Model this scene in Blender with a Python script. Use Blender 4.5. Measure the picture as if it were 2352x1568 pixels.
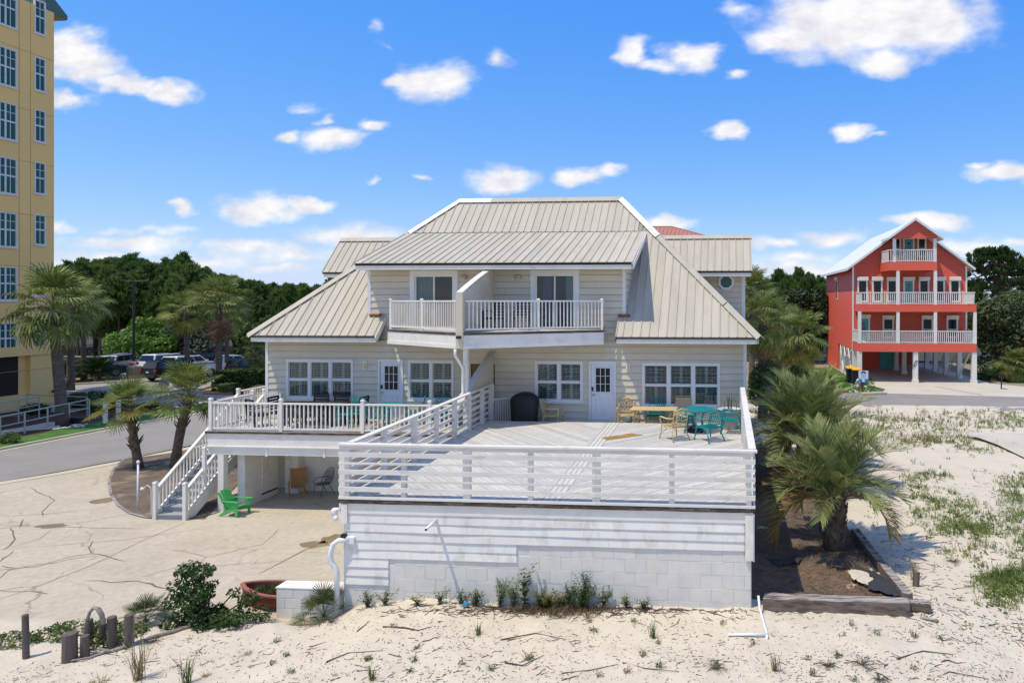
import bpy, bmesh, math, random
from mathutils import Vector, Matrix, noise as mnoise
random.seed(7)
R = math.radians
for o in list(bpy.data.objects): bpy.data.objects.remove(o)
scene = bpy.context.scene
col = scene.collection
# ---------------------------------------------------------------- camera
YAW, CAMZ, FPX, CX, YH = R(4.5), 7.05, 1568.0, 1545.0, 690.0
cam_d = bpy.data.cameras.new('camera'); cam = bpy.data.objects.new('camera', cam_d); col.objects.link(cam)
cam.location = (0, 0, CAMZ); cam.rotation_euler = (R(90), 0, YAW)
cam_d.sensor_width = 36; cam_d.lens = 24
cam_d.shift_x = (1176 - CX) / 2352; cam_d.shift_y = (YH - 784) / 2352
cam_d.clip_start = .1; cam_d.clip_end = 6000
scene.camera = cam
S_, C_ = math.sin(YAW), math.cos(YAW)
def G(x, y, z=0.0):            # survey helper: sight line through a photo point meets the level z
    u = (x - CX) / FPX; d = (CAMZ - z) * FPX / (y - YH)
    return Vector((d * (-S_ + u * C_), d * (C_ + u * S_), z))
def W(x, y, Y):                # ... meets the upright plane Y
    u = (x - CX) / FPX; d = Y / (C_ + u * S_)
    return Vector((d * (-S_ + u * C_), Y, CAMZ + (YH - y) / FPX * d))
def XP(x, y, X):               # ... meets the upright plane X
    u = (x - CX) / FPX; d = X / (-S_ + u * C_)
    return Vector((X, d * (C_ + u * S_), CAMZ + (YH - y) / FPX * d))
# ---------------------------------------------------------------- light
SUN = Vector((-.33, -.25, 1.0)).normalized()          # towards the sun
sun_d = bpy.data.lights.new('sun', 'SUN'); sun = bpy.data.objects.new('sun', sun_d); col.objects.link(sun)
sun_d.energy = 2.6; sun_d.angle = R(.6); sun_d.color = (1.0, .89, .70)
sun.rotation_euler = SUN.to_track_quat('Z', 'Y').to_euler(); sun.location = (-20, -10, 40)
scene.view_settings.view_transform = 'Standard'; scene.view_settings.look = 'None'
scene.view_settings.gamma = 1; scene.view_settings.exposure = 0.64
world = bpy.data.worlds.new('World'); scene.world = world; world.use_nodes = True
def build_world():
    nt = world.node_tree; nt.nodes.clear(); N = nt.nodes.new; Lk = nt.links.new
    out = N('ShaderNodeOutputWorld'); bg = N('ShaderNodeBackground'); Lk(bg.outputs[0], out.inputs[0])
    sky = N('ShaderNodeTexSky'); sky.sky_type = 'NISHITA'; sky.sun_disc = False
    sky.sun_elevation = math.asin(SUN.z); sky.sun_rotation = math.atan2(SUN.x, SUN.y)
    sky.altitude = 0; sky.air_density = 1.0; sky.dust_density = .25; sky.ozone_density = 3.0
    hs = N('ShaderNodeHueSaturation'); hs.inputs['Saturation'].default_value = 1.38; hs.inputs['Hue'].default_value = .503
    hs.inputs['Value'].default_value = 1.0
    Lk(sky.outputs[0], hs.inputs['Color'])
    sr = N('ShaderNodeSeparateColor'); cr = N('ShaderNodeCombineColor'); Lk(hs.outputs[0], sr.inputs[0])
    for i_, (k_, p_) in enumerate(((.86, .66), (1.15, .56), (3.45, .12))):      # even, hazy blue as a coastal noon sky has it
        pw = N('ShaderNodeMath'); pw.operation = 'POWER'; Lk(sr.outputs[i_], pw.inputs[0]); pw.inputs[1].default_value = p_; ml = N('ShaderNodeMath'); ml.operation = 'MULTIPLY'; Lk(pw.outputs[0], ml.inputs[0]); ml.inputs[1].default_value = k_; Lk(ml.outputs[0], cr.inputs[i_])
    tc = N('ShaderNodeTexCoord'); sp = N('ShaderNodeSeparateXYZ'); Lk(tc.outputs['Generated'], sp.inputs[0])
    def math_(op, a, b=None, c=None):
        n = N('ShaderNodeMath'); n.operation = op
        for i, v in enumerate((a, b, c)):
            if v is None: continue
            if isinstance(v, (int, float)): n.inputs[i].default_value = v
            else: Lk(v, n.inputs[i])
        return n.outputs[0]
    ym = math_('MAXIMUM', sp.outputs[1], .02)
    u = math_('DIVIDE', sp.outputs[0], ym); v = math_('DIVIDE', sp.outputs[2], ym)
    cb = N('ShaderNodeCombineXYZ'); Lk(u, cb.inputs[0]); Lk(v, cb.inputs[1])
    def noise(scale, detail, rough, off=0.0):
        a = N('ShaderNodeVectorMath'); a.operation = 'ADD'; Lk(cb.outputs[0], a.inputs[0]); a.inputs[1].default_value = (off, off * .7, off)
        m = N('ShaderNodeVectorMath'); m.operation = 'MULTIPLY'; Lk(a.outputs[0], m.inputs[0]); m.inputs[1].default_value = (1.0, 1.7, 1)
        n = N('ShaderNodeTexNoise'); n.inputs['Scale'].default_value = scale; n.inputs['Detail'].default_value = detail
        n.inputs['Roughness'].default_value = rough; Lk(m.outputs[0], n.inputs['Vector']); return n
    n1 = noise(13, 4, .55)
    sub = N('ShaderNodeVectorMath'); sub.operation = 'SUBTRACT'; Lk(n1.outputs['Color'], sub.inputs[0]); sub.inputs[1].default_value = (.5, .5, .5)
    scl = N('ShaderNodeVectorMath'); scl.operation = 'MULTIPLY'; Lk(sub.outputs[0], scl.inputs[0]); scl.inputs[1].default_value = (.075, .04, 0)
    add = N('ShaderNodeVectorMath'); add.operation = 'ADD'; Lk(cb.outputs[0], add.inputs[0]); Lk(scl.outputs[0], add.inputs[1])
    clouds = [(1990,50,300,115,1.15),(1810,95,115,38,.9),(2130,40,140,95,1.1),(2030,140,105,42,.95),(1700,15,55,30,.5),
      (1450,122,52,36,1),(1590,132,80,46,1),(1690,172,34,20,.8),(1525,148,70,22,.7),(1000,192,108,56,1.1),(930,186,58,26,.8),(1155,132,36,24,.6),
      (165,120,110,72,1.1),(200,150,120,56,1),(260,182,110,36,1),(320,196,100,32,1),(385,208,85,40,1),(150,232,90,32,.8),(-40,130,120,80,1),
      (765,318,90,33,1),(670,310,52,18,.9),(850,287,44,20,.8),(748,275,22,13,.5),(862,413,26,12,.6),(975,408,27,10,.65),
      (1155,408,98,38,1),(1318,404,80,30,1),(1395,390,48,17,.8),(425,475,44,22,.85),(600,482,130,44,1.05),(700,470,90,22,1),
      (1668,300,58,27,1),(1962,298,54,26,1),(2005,312,30,12,.5),(2310,398,98,28,1),(2250,382,45,16,.8),(1540,512,78,26,1.1),(2135,506,105,27,1),
      (300,560,200,30,.75),(560,568,140,24,.75),(810,540,150,40,.8),(1775,555,80,18,.75),(1910,545,92,24,.8),(140,525,50,24,.8),(640,618,140,20,.6),
      (2340,552,60,20,.7),(1820,592,150,22,.55),(240,605,220,34,.7),(480,600,220,30,.65),(660,585,200,34,.65),(1800,620,200,30,.6),(2250,560,160,30,.6),(330,530,160,16,.5),(710,250,34,16,.45),(858,60,22,24,.4),(890,105,30,14,.35),(2600,300,160,50,1),(-300,380,150,50,1),
      (700,-260,220,90,1),(1500,-420,260,110,1),(2900,520,200,40,.9),(-600,540,240,40,.9)]
    acc = None
    for (x, y, rx, ry, s) in clouds:
        p = W(x, y, 1.0); cx_, cz_ = p.x, p.z - CAMZ
        k = 1 / FPX * 1.06
        a = N('ShaderNodeVectorMath'); a.operation = 'SUBTRACT'; Lk(add.outputs[0], a.inputs[0]); a.inputs[1].default_value = (cx_, cz_, 0)
        b = N('ShaderNodeVectorMath'); b.operation = 'MULTIPLY'; Lk(a.outputs[0], b.inputs[0]); b.inputs[1].default_value = (1 / (rx * k), 1 / (ry * k), 0)
        c = N('ShaderNodeVectorMath'); c.operation = 'LENGTH'; Lk(b.outputs[0], c.inputs[0])
        d = math_('MULTIPLY_ADD', c.outputs['Value'], -s, s)
        acc = d if acc is None else math_('SMOOTH_MAX', acc, d, .12)
    n2 = noise(22, 5, .5, 3.1)
    f = math_('ADD', acc, math_('MULTIPLY', math_('SUBTRACT', n2.outputs['Fac'], .5), .85))
    mr = N('ShaderNodeMapRange'); mr.interpolation_type = 'SMOOTHSTEP'; Lk(f, mr.inputs['Value'])
    mr.inputs['From Min'].default_value = .0; mr.inputs['From Max'].default_value = .7
    front = math_('GREATER_THAN', sp.outputs[1], .05)
    dens = math_('MULTIPLY', math_('MULTIPLY', mr.outputs[0], front), .97)
    # thicker cloud cover added outside the view to whiten the ambient light
    zz = math_('ADD', math_('MAXIMUM', sp.outputs[2], 0.0), .14); c2 = N('ShaderNodeCombineXYZ'); Lk(math_('DIVIDE', sp.outputs[0], zz), c2.inputs[0]); Lk(math_('DIVIDE', sp.outputs[1], zz), c2.inputs[1])
    n4 = N('ShaderNodeTexNoise'); n4.inputs['Scale'].default_value = 1.3; n4.inputs['Detail'].default_value = 5; n4.inputs['Roughness'].default_value = .52; Lk(c2.outputs[0], n4.inputs['Vector'])
    m4 = N('ShaderNodeMapRange'); m4.interpolation_type = 'SMOOTHSTEP'; Lk(n4.outputs['Fac'], m4.inputs['Value']); m4.inputs['From Min'].default_value = .50; m4.inputs['From Max'].default_value = .63
    mv = N('ShaderNodeMapRange'); Lk(v, mv.inputs['Value']); mv.inputs['From Min'].default_value = .47; mv.inputs['From Max'].default_value = .60
    outside = math_('MAXIMUM', mv.outputs[0], math_('LESS_THAN', sp.outputs[1], .05))
    dens = math_('MAXIMUM', dens, math_('MULTIPLY', m4.outputs[0], outside))
    n3 = noise(22, 4, .55, 7.7)
    sh = N('ShaderNodeMapRange'); Lk(n3.outputs['Fac'], sh.inputs['Value']); sh.inputs['From Min'].default_value = .4; sh.inputs['From Max'].default_value = .7
    cc = N('ShaderNodeMix'); cc.data_type = 'RGBA'; Lk(sh.outputs[0], cc.inputs['Factor'])
    cc.inputs['A'].default_value = (4.35, 4.3, 4.3, 1); cc.inputs['B'].default_value = (3.35, 3.3, 3.6, 1)
    mx = N('ShaderNodeMix'); mx.data_type = 'RGBA'; Lk(dens, mx.inputs['Factor']); Lk(cr.outputs[0], mx.inputs['A']); Lk(cc.outputs['Result'], mx.inputs['B'])
    Lk(mx.outputs['Result'], bg.inputs['Color']); bg.inputs['Strength'].default_value = .15
build_world()

# ---------------------------------------------------------------- materials
MATS = {}
def M(name, c, rough=.65, var=.1, scale=2.0, bump=0.0, bscale=60.0, metal=0.0, c2=None, c2amt=0.0, c2scale=1.0, c2lo=.5, c2hi=.65, ov=0.0, streak=0.0, stretch=(1, 1, 1), spec=.4, bdist=.01):
    """painted, weathered or mineral surface: base colour, soft mottling, a second colour in patches, fine relief"""
    if name in MATS: return MATS[name]
    m = bpy.data.materials.new(name); MATS[name] = m; m.use_nodes = True
    nt = m.node_tree; nt.nodes.clear(); N = nt.nodes.new; Lk = nt.links.new
    out = N('ShaderNodeOutputMaterial'); p = N('ShaderNodeBsdfPrincipled'); Lk(p.outputs[0], out.inputs[0])
    p.inputs['Roughness'].default_value = rough; p.inputs['Metallic'].default_value = metal; p.inputs['Specular IOR Level'].default_value = spec
    geo = N('ShaderNodeNewGeometry'); vm = N('ShaderNodeVectorMath'); vm.operation = 'MULTIPLY'; Lk(geo.outputs['Position'], vm.inputs[0]); vm.inputs[1].default_value = stretch
    def nz(s, d=4, r=.6):
        n = N('ShaderNodeTexNoise'); n.inputs['Scale'].default_value = s; n.inputs['Detail'].default_value = d; n.inputs['Roughness'].default_value = r
        Lk(vm.outputs[0], n.inputs['Vector']); return n.outputs['Fac']
    def mix(fac, a, b, mode='MIX'):
        x = N('ShaderNodeMix'); x.data_type = 'RGBA'; x.blend_type = mode
        if isinstance(fac, float): x.inputs['Factor'].default_value = fac
        else: Lk(fac, x.inputs['Factor'])
        for k, v in (('A', a), ('B', b)):
            if isinstance(v, tuple): x.inputs[k].default_value = (*v, 1)
            else: Lk(v, x.inputs[k])
        return x.outputs['Result']
    lo = tuple(max(0, k * (1 - var)) for k in c); hi = tuple(min(1, k * (1 + var)) for k in c)
    def ramp(f, a, b):
        r = N('ShaderNodeMapRange'); Lk(f, r.inputs['Value']); r.inputs['From Min'].default_value = a; r.inputs['From Max'].default_value = b; return r.outputs[0]
    cur = mix(ramp(nz(scale), .3, .7), lo, hi)
    if c2 is not None:
        f = ramp(nz(c2scale, 6, .68), c2lo, c2hi)
        mm = N('ShaderNodeMath'); mm.operation = 'MULTIPLY'; Lk(f, mm.inputs[0]); mm.inputs[1].default_value = c2amt
        cur = mix(mm.outputs[0], cur, c2)
    if ov:
        oi = N('ShaderNodeObjectInfo'); r = N('ShaderNodeMapRange'); Lk(oi.outputs['Random'], r.inputs['Value'])
        r.inputs['To Min'].default_value = 1 - ov; r.inputs['To Max'].default_value = 1 + ov * .6
        cur = mix(1.0, cur, None or r.outputs[0], 'MULTIPLY')
    Lk(cur, p.inputs['Base Color'])
    if bump:
        b = N('ShaderNodeBump'); b.inputs['Strength'].default_value = bump; b.inputs['Distance'].default_value = bdist
        Lk(nz(bscale, 5, .65), b.inputs['Height']); Lk(b.outputs[0], p.inputs['Normal'])
    return m
def leafmat(name, c, c2, trans=.35, rough=.55, ov=.25):
    if name in MATS: return MATS[name]
    m = bpy.data.materials.new(name); MATS[name] = m; m.use_nodes = True
    nt = m.node_tree; nt.nodes.clear(); N = nt.nodes.new; Lk = nt.links.new
    out = N('ShaderNodeOutputMaterial'); p = N('ShaderNodeBsdfPrincipled'); p.inputs['Roughness'].default_value = rough; p.inputs['Specular IOR Level'].default_value = .3
    geo = N('ShaderNodeNewGeometry'); n = N('ShaderNodeTexNoise'); n.inputs['Scale'].default_value = 1.7; n.inputs['Detail'].default_value = 3; Lk(geo.outputs['Position'], n.inputs['Vector'])
    oi = N('ShaderNodeObjectInfo'); a = N('ShaderNodeMath'); a.operation = 'MULTIPLY_ADD'; Lk(oi.outputs['Random'], a.inputs[0]); a.inputs[1].default_value = ov * 2; a.inputs[2].default_value = -ov
    ri = N('ShaderNodeMath'); ri.operation = 'MULTIPLY_ADD'; Lk(geo.outputs['Random Per Island'], ri.inputs[0]); ri.inputs[1].default_value = .9; ri.inputs[2].default_value = -.45
    a2 = N('ShaderNodeMath'); a2.operation = 'ADD'; Lk(a.outputs[0], a2.inputs[0]); Lk(ri.outputs[0], a2.inputs[1])
    r = N('ShaderNodeMapRange'); Lk(n.outputs['Fac'], r.inputs['Value']); r.inputs['From Min'].default_value = .3; r.inputs['From Max'].default_value = .7
    s = N('ShaderNodeMath'); s.operation = 'ADD'; s.use_clamp = True; Lk(r.outputs[0], s.inputs[0]); Lk(a2.outputs[0], s.inputs[1])
    x = N('ShaderNodeMix'); x.data_type = 'RGBA'; Lk(s.outputs[0], x.inputs['Factor']); x.inputs['A'].default_value = (*c, 1); x.inputs['B'].default_value = (*c2, 1)
    Lk(x.outputs['Result'], p.inputs['Base Color'])
    t = N('ShaderNodeBsdfTranslucent'); Lk(x.outputs['Result'], t.inputs['Color'])
    ms = N('ShaderNodeMixShader'); ms.inputs[0].default_value = trans; Lk(p.outputs[0], ms.inputs[1]); Lk(t.outputs[0], ms.inputs[2]); Lk(ms.outputs[0], out.inputs[0])
    return m
def glassmat(name, c, rough=.05, spec=.6):
    if name in MATS: return MATS[name]
    m = bpy.data.materials.new(name); MATS[name] = m; m.use_nodes = True
    p = m.node_tree.nodes['Principled BSDF']; p.inputs['Base Color'].default_value = (*c, 1); p.inputs['Roughness'].default_value = rough
    p.inputs['Specular IOR Level'].default_value = spec; p.inputs['IOR'].default_value = 1.5
    return m
white = M('white_paint', (.76, .735, .675), .5, .05, 1.5, c2=(.52, .495, .44), c2amt=.5, c2scale=2.6, c2lo=.5, c2hi=.72, bump=.15, bscale=90, bdist=.004)
white_b = M('white_weathered_board', (.69, .665, .61), .6, .07, 2, c2=(.36, .345, .32), c2amt=.7, c2scale=5, c2lo=.56, c2hi=.74, bump=.3, bscale=70, ov=.07, stretch=(.5, .5, 1.5), bdist=.004)
trimw = M('blue_white_trim', (.70, .70, .69), .45, .04, 2, ov=.03)
siding = M('beige_siding', (.60, .54, .43), .6, .05, 1.2, ov=.05, c2=(.54, .485, .39), c2amt=.5, c2scale=1.1, bump=.1, bscale=120, bdist=.003)
roofm = M('tan_metal_roof', (.47, .435, .355), .66, .06, .8, spec=.2, c2=(.40, .365, .295), c2amt=.6, c2scale=1.3, ov=.06, stretch=(2.5, .5, .5))
roofw = M('white_metal_cap', (.72, .73, .72), .4, .04, 2)
darkwood = M('dark_weathered_edge', (.06, .045, .035), .85, .4, 6, bump=.6, bscale=40, c2=(.25, .23, .2), c2amt=.6, c2scale=9, stretch=(.4, .4, 2))
deckm = M('white_deck_paint', (.54, .525, .485), .6, .07, 2.5, ov=.13, c2=(.33, .32, .30), c2amt=.75, c2scale=3.2, c2lo=.55, c2hi=.8, bump=.35, bscale=60, bdist=.004)
deckgrey = M('grey_step_paint', (.30, .33, .34), .6, .08, 3, bump=.2, bscale=50)
deckbare = M('sandy_deck_board', (.40, .36, .29), .75, .12, 3, ov=.1, bump=.3, bscale=50)
cmu = M('painted_block', (.67, .65, .60), .7, .05, 3, ov=.03, bump=.5, bscale=45, c2=(.52, .54, .53), c2amt=.4, c2scale=2.5, bdist=.006)
mortar = M('painted_mortar', (.62, .61, .58), .8, .06, 5, bump=.8, bscale=50)
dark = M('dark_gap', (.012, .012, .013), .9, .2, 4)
glass = glassmat('dark_glass', (.010, .012, .015), .06, .3)
glassteal = glassmat('teal_glass', (.012, .085, .080), .25, .25)
glassblue = glassmat('blue_glass', (.035, .06, .10), .05, .7)
curtain = M('curtain', (.30, .36, .36), .8, .15, 6, stretch=(3, 3, .2))
louver = M('shutter_paint', (.60, .63, .62), .5, .05, 4)
blackm = M('black_metal', (.012, .012, .014), .45, .2, 6)
black_f = M('black_cover', (.010, .010, .012), .55, .25, 5, bump=.5, bscale=9, bdist=.03)
chairblk = M('charcoal_resin', (.022, .024, .030), .5, .15, 5)
tan_f = M('tan_furniture', (.58, .43, .21), .45, .06, 4)
teal_f = M('teal_furniture', (.005, .24, .25), .4, .12, 6)
green_f = M('green_plastic', (.06, .40, .12), .4, .05, 3)
greyiron = M('grey_wrought_iron', (.10, .12, .14), .5, .1, 5)
concrete = M('tan_concrete', (.475, .42, .325), .85, .07, .5, c2=(.385, .325, .235), c2amt=.6, c2scale=.35, c2lo=.5, c2hi=.72, bump=.35, bscale=35, bdist=.01)
def crack_network(m):
    nt = m.node_tree; N = nt.nodes.new; Lk = nt.links.new; p = [n for n in nt.nodes if n.type == 'BSDF_PRINCIPLED'][0]; src = p.inputs['Base Color'].links[0].from_socket
    g = N('ShaderNodeNewGeometry'); n = N('ShaderNodeTexNoise'); n.inputs['Scale'].default_value = .8; n.inputs['Detail'].default_value = 5; Lk(g.outputs['Position'], n.inputs['Vector'])
    a = N('ShaderNodeVectorMath'); a.operation = 'MULTIPLY_ADD'; Lk(n.outputs['Color'], a.inputs[0]); a.inputs[1].default_value = (1.3, 1.3, 0); Lk(g.outputs['Position'], a.inputs[2])
    v = N('ShaderNodeTexVoronoi'); v.feature = 'DISTANCE_TO_EDGE'; v.inputs['Scale'].default_value = .30; Lk(a.outputs[0], v.inputs['Vector'])
    r = N('ShaderNodeMapRange'); Lk(v.outputs['Distance'], r.inputs['Value']); r.inputs['From Min'].default_value = .003; r.inputs['From Max'].default_value = .010; r.inputs['To Min'].default_value = .75; r.inputs['To Max'].default_value = 0
    n2 = N('ShaderNodeTexNoise'); n2.inputs['Scale'].default_value = .22; n2.inputs['Detail'].default_value = 3; Lk(g.outputs['Position'], n2.inputs['Vector']); r2 = N('ShaderNodeMapRange'); Lk(n2.outputs['Fac'], r2.inputs['Value']); r2.inputs['From Min'].default_value = .44; r2.inputs['From Max'].default_value = .56
    mm = N('ShaderNodeMath'); mm.operation = 'MULTIPLY'; Lk(r.outputs[0], mm.inputs[0]); Lk(r2.outputs[0], mm.inputs[1])
    x = N('ShaderNodeMix'); x.data_type = 'RGBA'; Lk(mm.outputs[0], x.inputs['Factor']); Lk(src, x.inputs['A']); x.inputs['B'].default_value = (.20, .155, .10, 1)
    n3 = N('ShaderNodeTexNoise'); n3.inputs['Scale'].default_value = 5; n3.inputs['Detail'].default_value = 8; n3.inputs['Roughness'].default_value = .75; Lk(g.outputs['Position'], n3.inputs['Vector']); r3 = N('ShaderNodeMapRange'); Lk(n3.outputs['Fac'], r3.inputs['Value']); r3.inputs['From Min'].default_value = .3; r3.inputs['From Max'].default_value = .7; r3.inputs['To Min'].default_value = .80; r3.inputs['To Max'].default_value = 1.12
    y = N('ShaderNodeMix'); y.data_type = 'RGBA'; y.blend_type = 'MULTIPLY'; y.inputs['Factor'].default_value = 1; Lk(x.outputs['Result'], y.inputs['A']); Lk(r3.outputs[0], y.inputs['B']); Lk(y.outputs['Result'], p.inputs['Base Color'])
crack_network(concrete)
conc_l = M('pale_concrete', (.50, .46, .38), .85, .06, .6, c2=(.38, .34, .27), c2amt=.4, c2scale=.4, bump=.2, bscale=30)
curbm = M('kerb_concrete', (.50, .45, .33), .85, .08, 1, bump=.2, bscale=30)
asphalt = M('asphalt', (.255, .24, .222), .88, .07, .6, c2=(.205, .193, .178), c2amt=.6, c2scale=.25, bump=.5, bscale=50, bdist=.008)
crackm = M('crack_dark', (.15, .115, .078), .95, .3, 4)
crackl = M('crack_soft', (.33, .265, .18), .95, .15, 4)
sandm = M('sand', (.565, .505, .40), .95, .05, 1.2, c2=(.45, .39, .295), c2amt=.5, c2scale=1.6, c2lo=.48, c2hi=.75, bump=.7, bscale=7, bdist=.05)
mulchm = M('pine_straw_mulch', (.15, .118, .095), .95, .35, 3.5, c2=(.20, .12, .07), c2amt=.7, c2scale=.9, c2lo=.48, c2hi=.65, bump=1, bscale=24, bdist=.04)
redmulch = M('red_mulch', (.085, .038, .024), .95, .3, 3, bump=1, bscale=20, bdist=.03)
goldmulch = M('golden_mulch', (.40, .24, .09), .95, .25, 3, bump=1, bscale=20, bdist=.03)
lawnm = M('lawn', (.055, .155, .018), .95, .3, 1.4, c2=(.035, .09, .014), c2amt=.7, c2scale=.5, bump=1, bscale=14, bdist=.05)
soilm = M('wood_floor', (.26, .23, .16), .95, .2, .6, c2=(.12, .13, .06), c2amt=.8, c2scale=.3, bump=.6, bscale=6)
timberm = M('weathered_timber', (.165, .135, .115), .85, .3, 5, bump=.9, bscale=22, c2=(.055, .038, .028), c2amt=.8, c2scale=4, c2lo=.48, c2hi=.62, stretch=(.35, 2.5, 2.5), bdist=.02)
def weather_top(m, c):
    nt = m.node_tree; N = nt.nodes.new; Lk = nt.links.new; p = [n for n in nt.nodes if n.type == 'BSDF_PRINCIPLED'][0]; src = p.inputs['Base Color'].links[0].from_socket
    g = N('ShaderNodeNewGeometry'); s = N('ShaderNodeSeparateXYZ'); Lk(g.outputs['True Normal'], s.inputs[0]); r = N('ShaderNodeMapRange'); Lk(s.outputs[2], r.inputs['Value']); r.inputs['From Min'].default_value = .5; r.inputs['From Max'].default_value = .9
    n = N('ShaderNodeTexNoise'); n.inputs['Scale'].default_value = 5; n.inputs['Detail'].default_value = 6; v = N('ShaderNodeVectorMath'); v.operation = 'MULTIPLY'; v.inputs[1].default_value = (.35, 3, 3); Lk(g.outputs['Position'], v.inputs[0]); Lk(v.outputs[0], n.inputs['Vector']); r2 = N('ShaderNodeMapRange'); Lk(n.outputs['Fac'], r2.inputs['Value']); r2.inputs['From Min'].default_value = .42; r2.inputs['From Max'].default_value = .55
    mm = N('ShaderNodeMath'); mm.operation = 'MULTIPLY'; Lk(r.outputs[0], mm.inputs[0]); Lk(r2.outputs[0], mm.inputs[1]); x = N('ShaderNodeMix'); x.data_type = 'RGBA'; Lk(mm.outputs[0], x.inputs['Factor']); Lk(src, x.inputs['A']); x.inputs['B'].default_value = (*c, 1); Lk(x.outputs['Result'], p.inputs['Base Color'])
weather_top(timberm, (.36, .335, .31))
postwood = M('weathered_post', (.14, .115, .10), .85, .3, 6, bump=.9, bscale=18, c2=(.06, .045, .035), c2amt=.7, c2scale=6, stretch=(2.5, 2.5, .3), bdist=.02)
driftm = M('driftwood', (.27, .24, .215), .85, .3, 6, bump=.9, bscale=25, c2=(.10, .08, .07), c2amt=.7, c2scale=7, bdist=.015)
barkp = M('palm_bark', (.125, .10, .085), .9, .25, 3, bump=.9, bscale=9, c2=(.06, .047, .038), c2amt=.7, c2scale=4, stretch=(1, 1, 2.2), bdist=.04)
barkb = M('palm_boot_bark', (.155, .115, .085), .9, .3, 5, bump=.9, bscale=14, c2=(.05, .035, .026), c2amt=.8, c2scale=6, bdist=.03)
barkpine = M('pine_bark', (.10, .075, .06), .9, .3, 3, bump=.8, bscale=10)
fan_g = leafmat('fan_palm_green', (.075, .115, .022), (.25, .29, .085), .3)
fan_y = leafmat('fan_palm_yellow', (.10, .13, .02), (.30, .27, .05), .35)
fan_d = leafmat('fan_palm_dead', (.16, .09, .045), (.36, .25, .15), .2)
pindo_g = leafmat('feather_palm_green', (.10, .135, .038), (.33, .365, .135), .3)
pindo_y = leafmat('feather_palm_yellow', (.16, .13, .025), (.46, .30, .07), .3)
pine_l = leafmat('pine_needles', (.055, .11, .028), (.18, .27, .07), .42, ov=.25)
oak_l = leafmat('oak_leaves', (.05, .08, .028), (.14, .175, .075), .35)
bright_l = leafmat('bright_leaves', (.05, .13, .014), (.14, .27, .04), .35)
hedge_l = leafmat('hedge_leaves', (.03, .065, .014), (.08, .14, .035), .3)
shrub_l = leafmat('shrub_leaves', (.035, .075, .016), (.10, .165, .04), .3)
weed_l = leafmat('weed_leaves', (.05, .085, .02), (.15, .20, .05), .3)
dry_l = leafmat('dry_grass', (.16, .13, .06), (.36, .30, .15), .3)
maroon_l = leafmat('maroon_leaves', (.05, .012, .014), (.12, .03, .03), .2)
twig_m = M('twigs', (.085, .065, .05), .9, .4, 9)
stuccom = M('yellow_stucco', (.78, .53, .20), .85, .05, .25, c2=(.70, .47, .175), c2amt=.4, c2scale=.5, bump=.3, bscale=25)
stuccoj = M('stucco_joint', (.46, .30, .12), .9, .1, 1)
greenroof = M('green_roof', (.06, .13, .11), .5, .1, 2)
redm = M('red_siding', (.47, .062, .045), .6, .05, .6, bump=.0, c2=(.40, .05, .04), c2amt=.4, c2scale=.5)
tealdoor = M('teal_door', (.06, .32, .30), .5, .05, 2)
pipewhite = M('white_pvc', (.72, .74, .75), .4, .04, 4)

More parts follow.
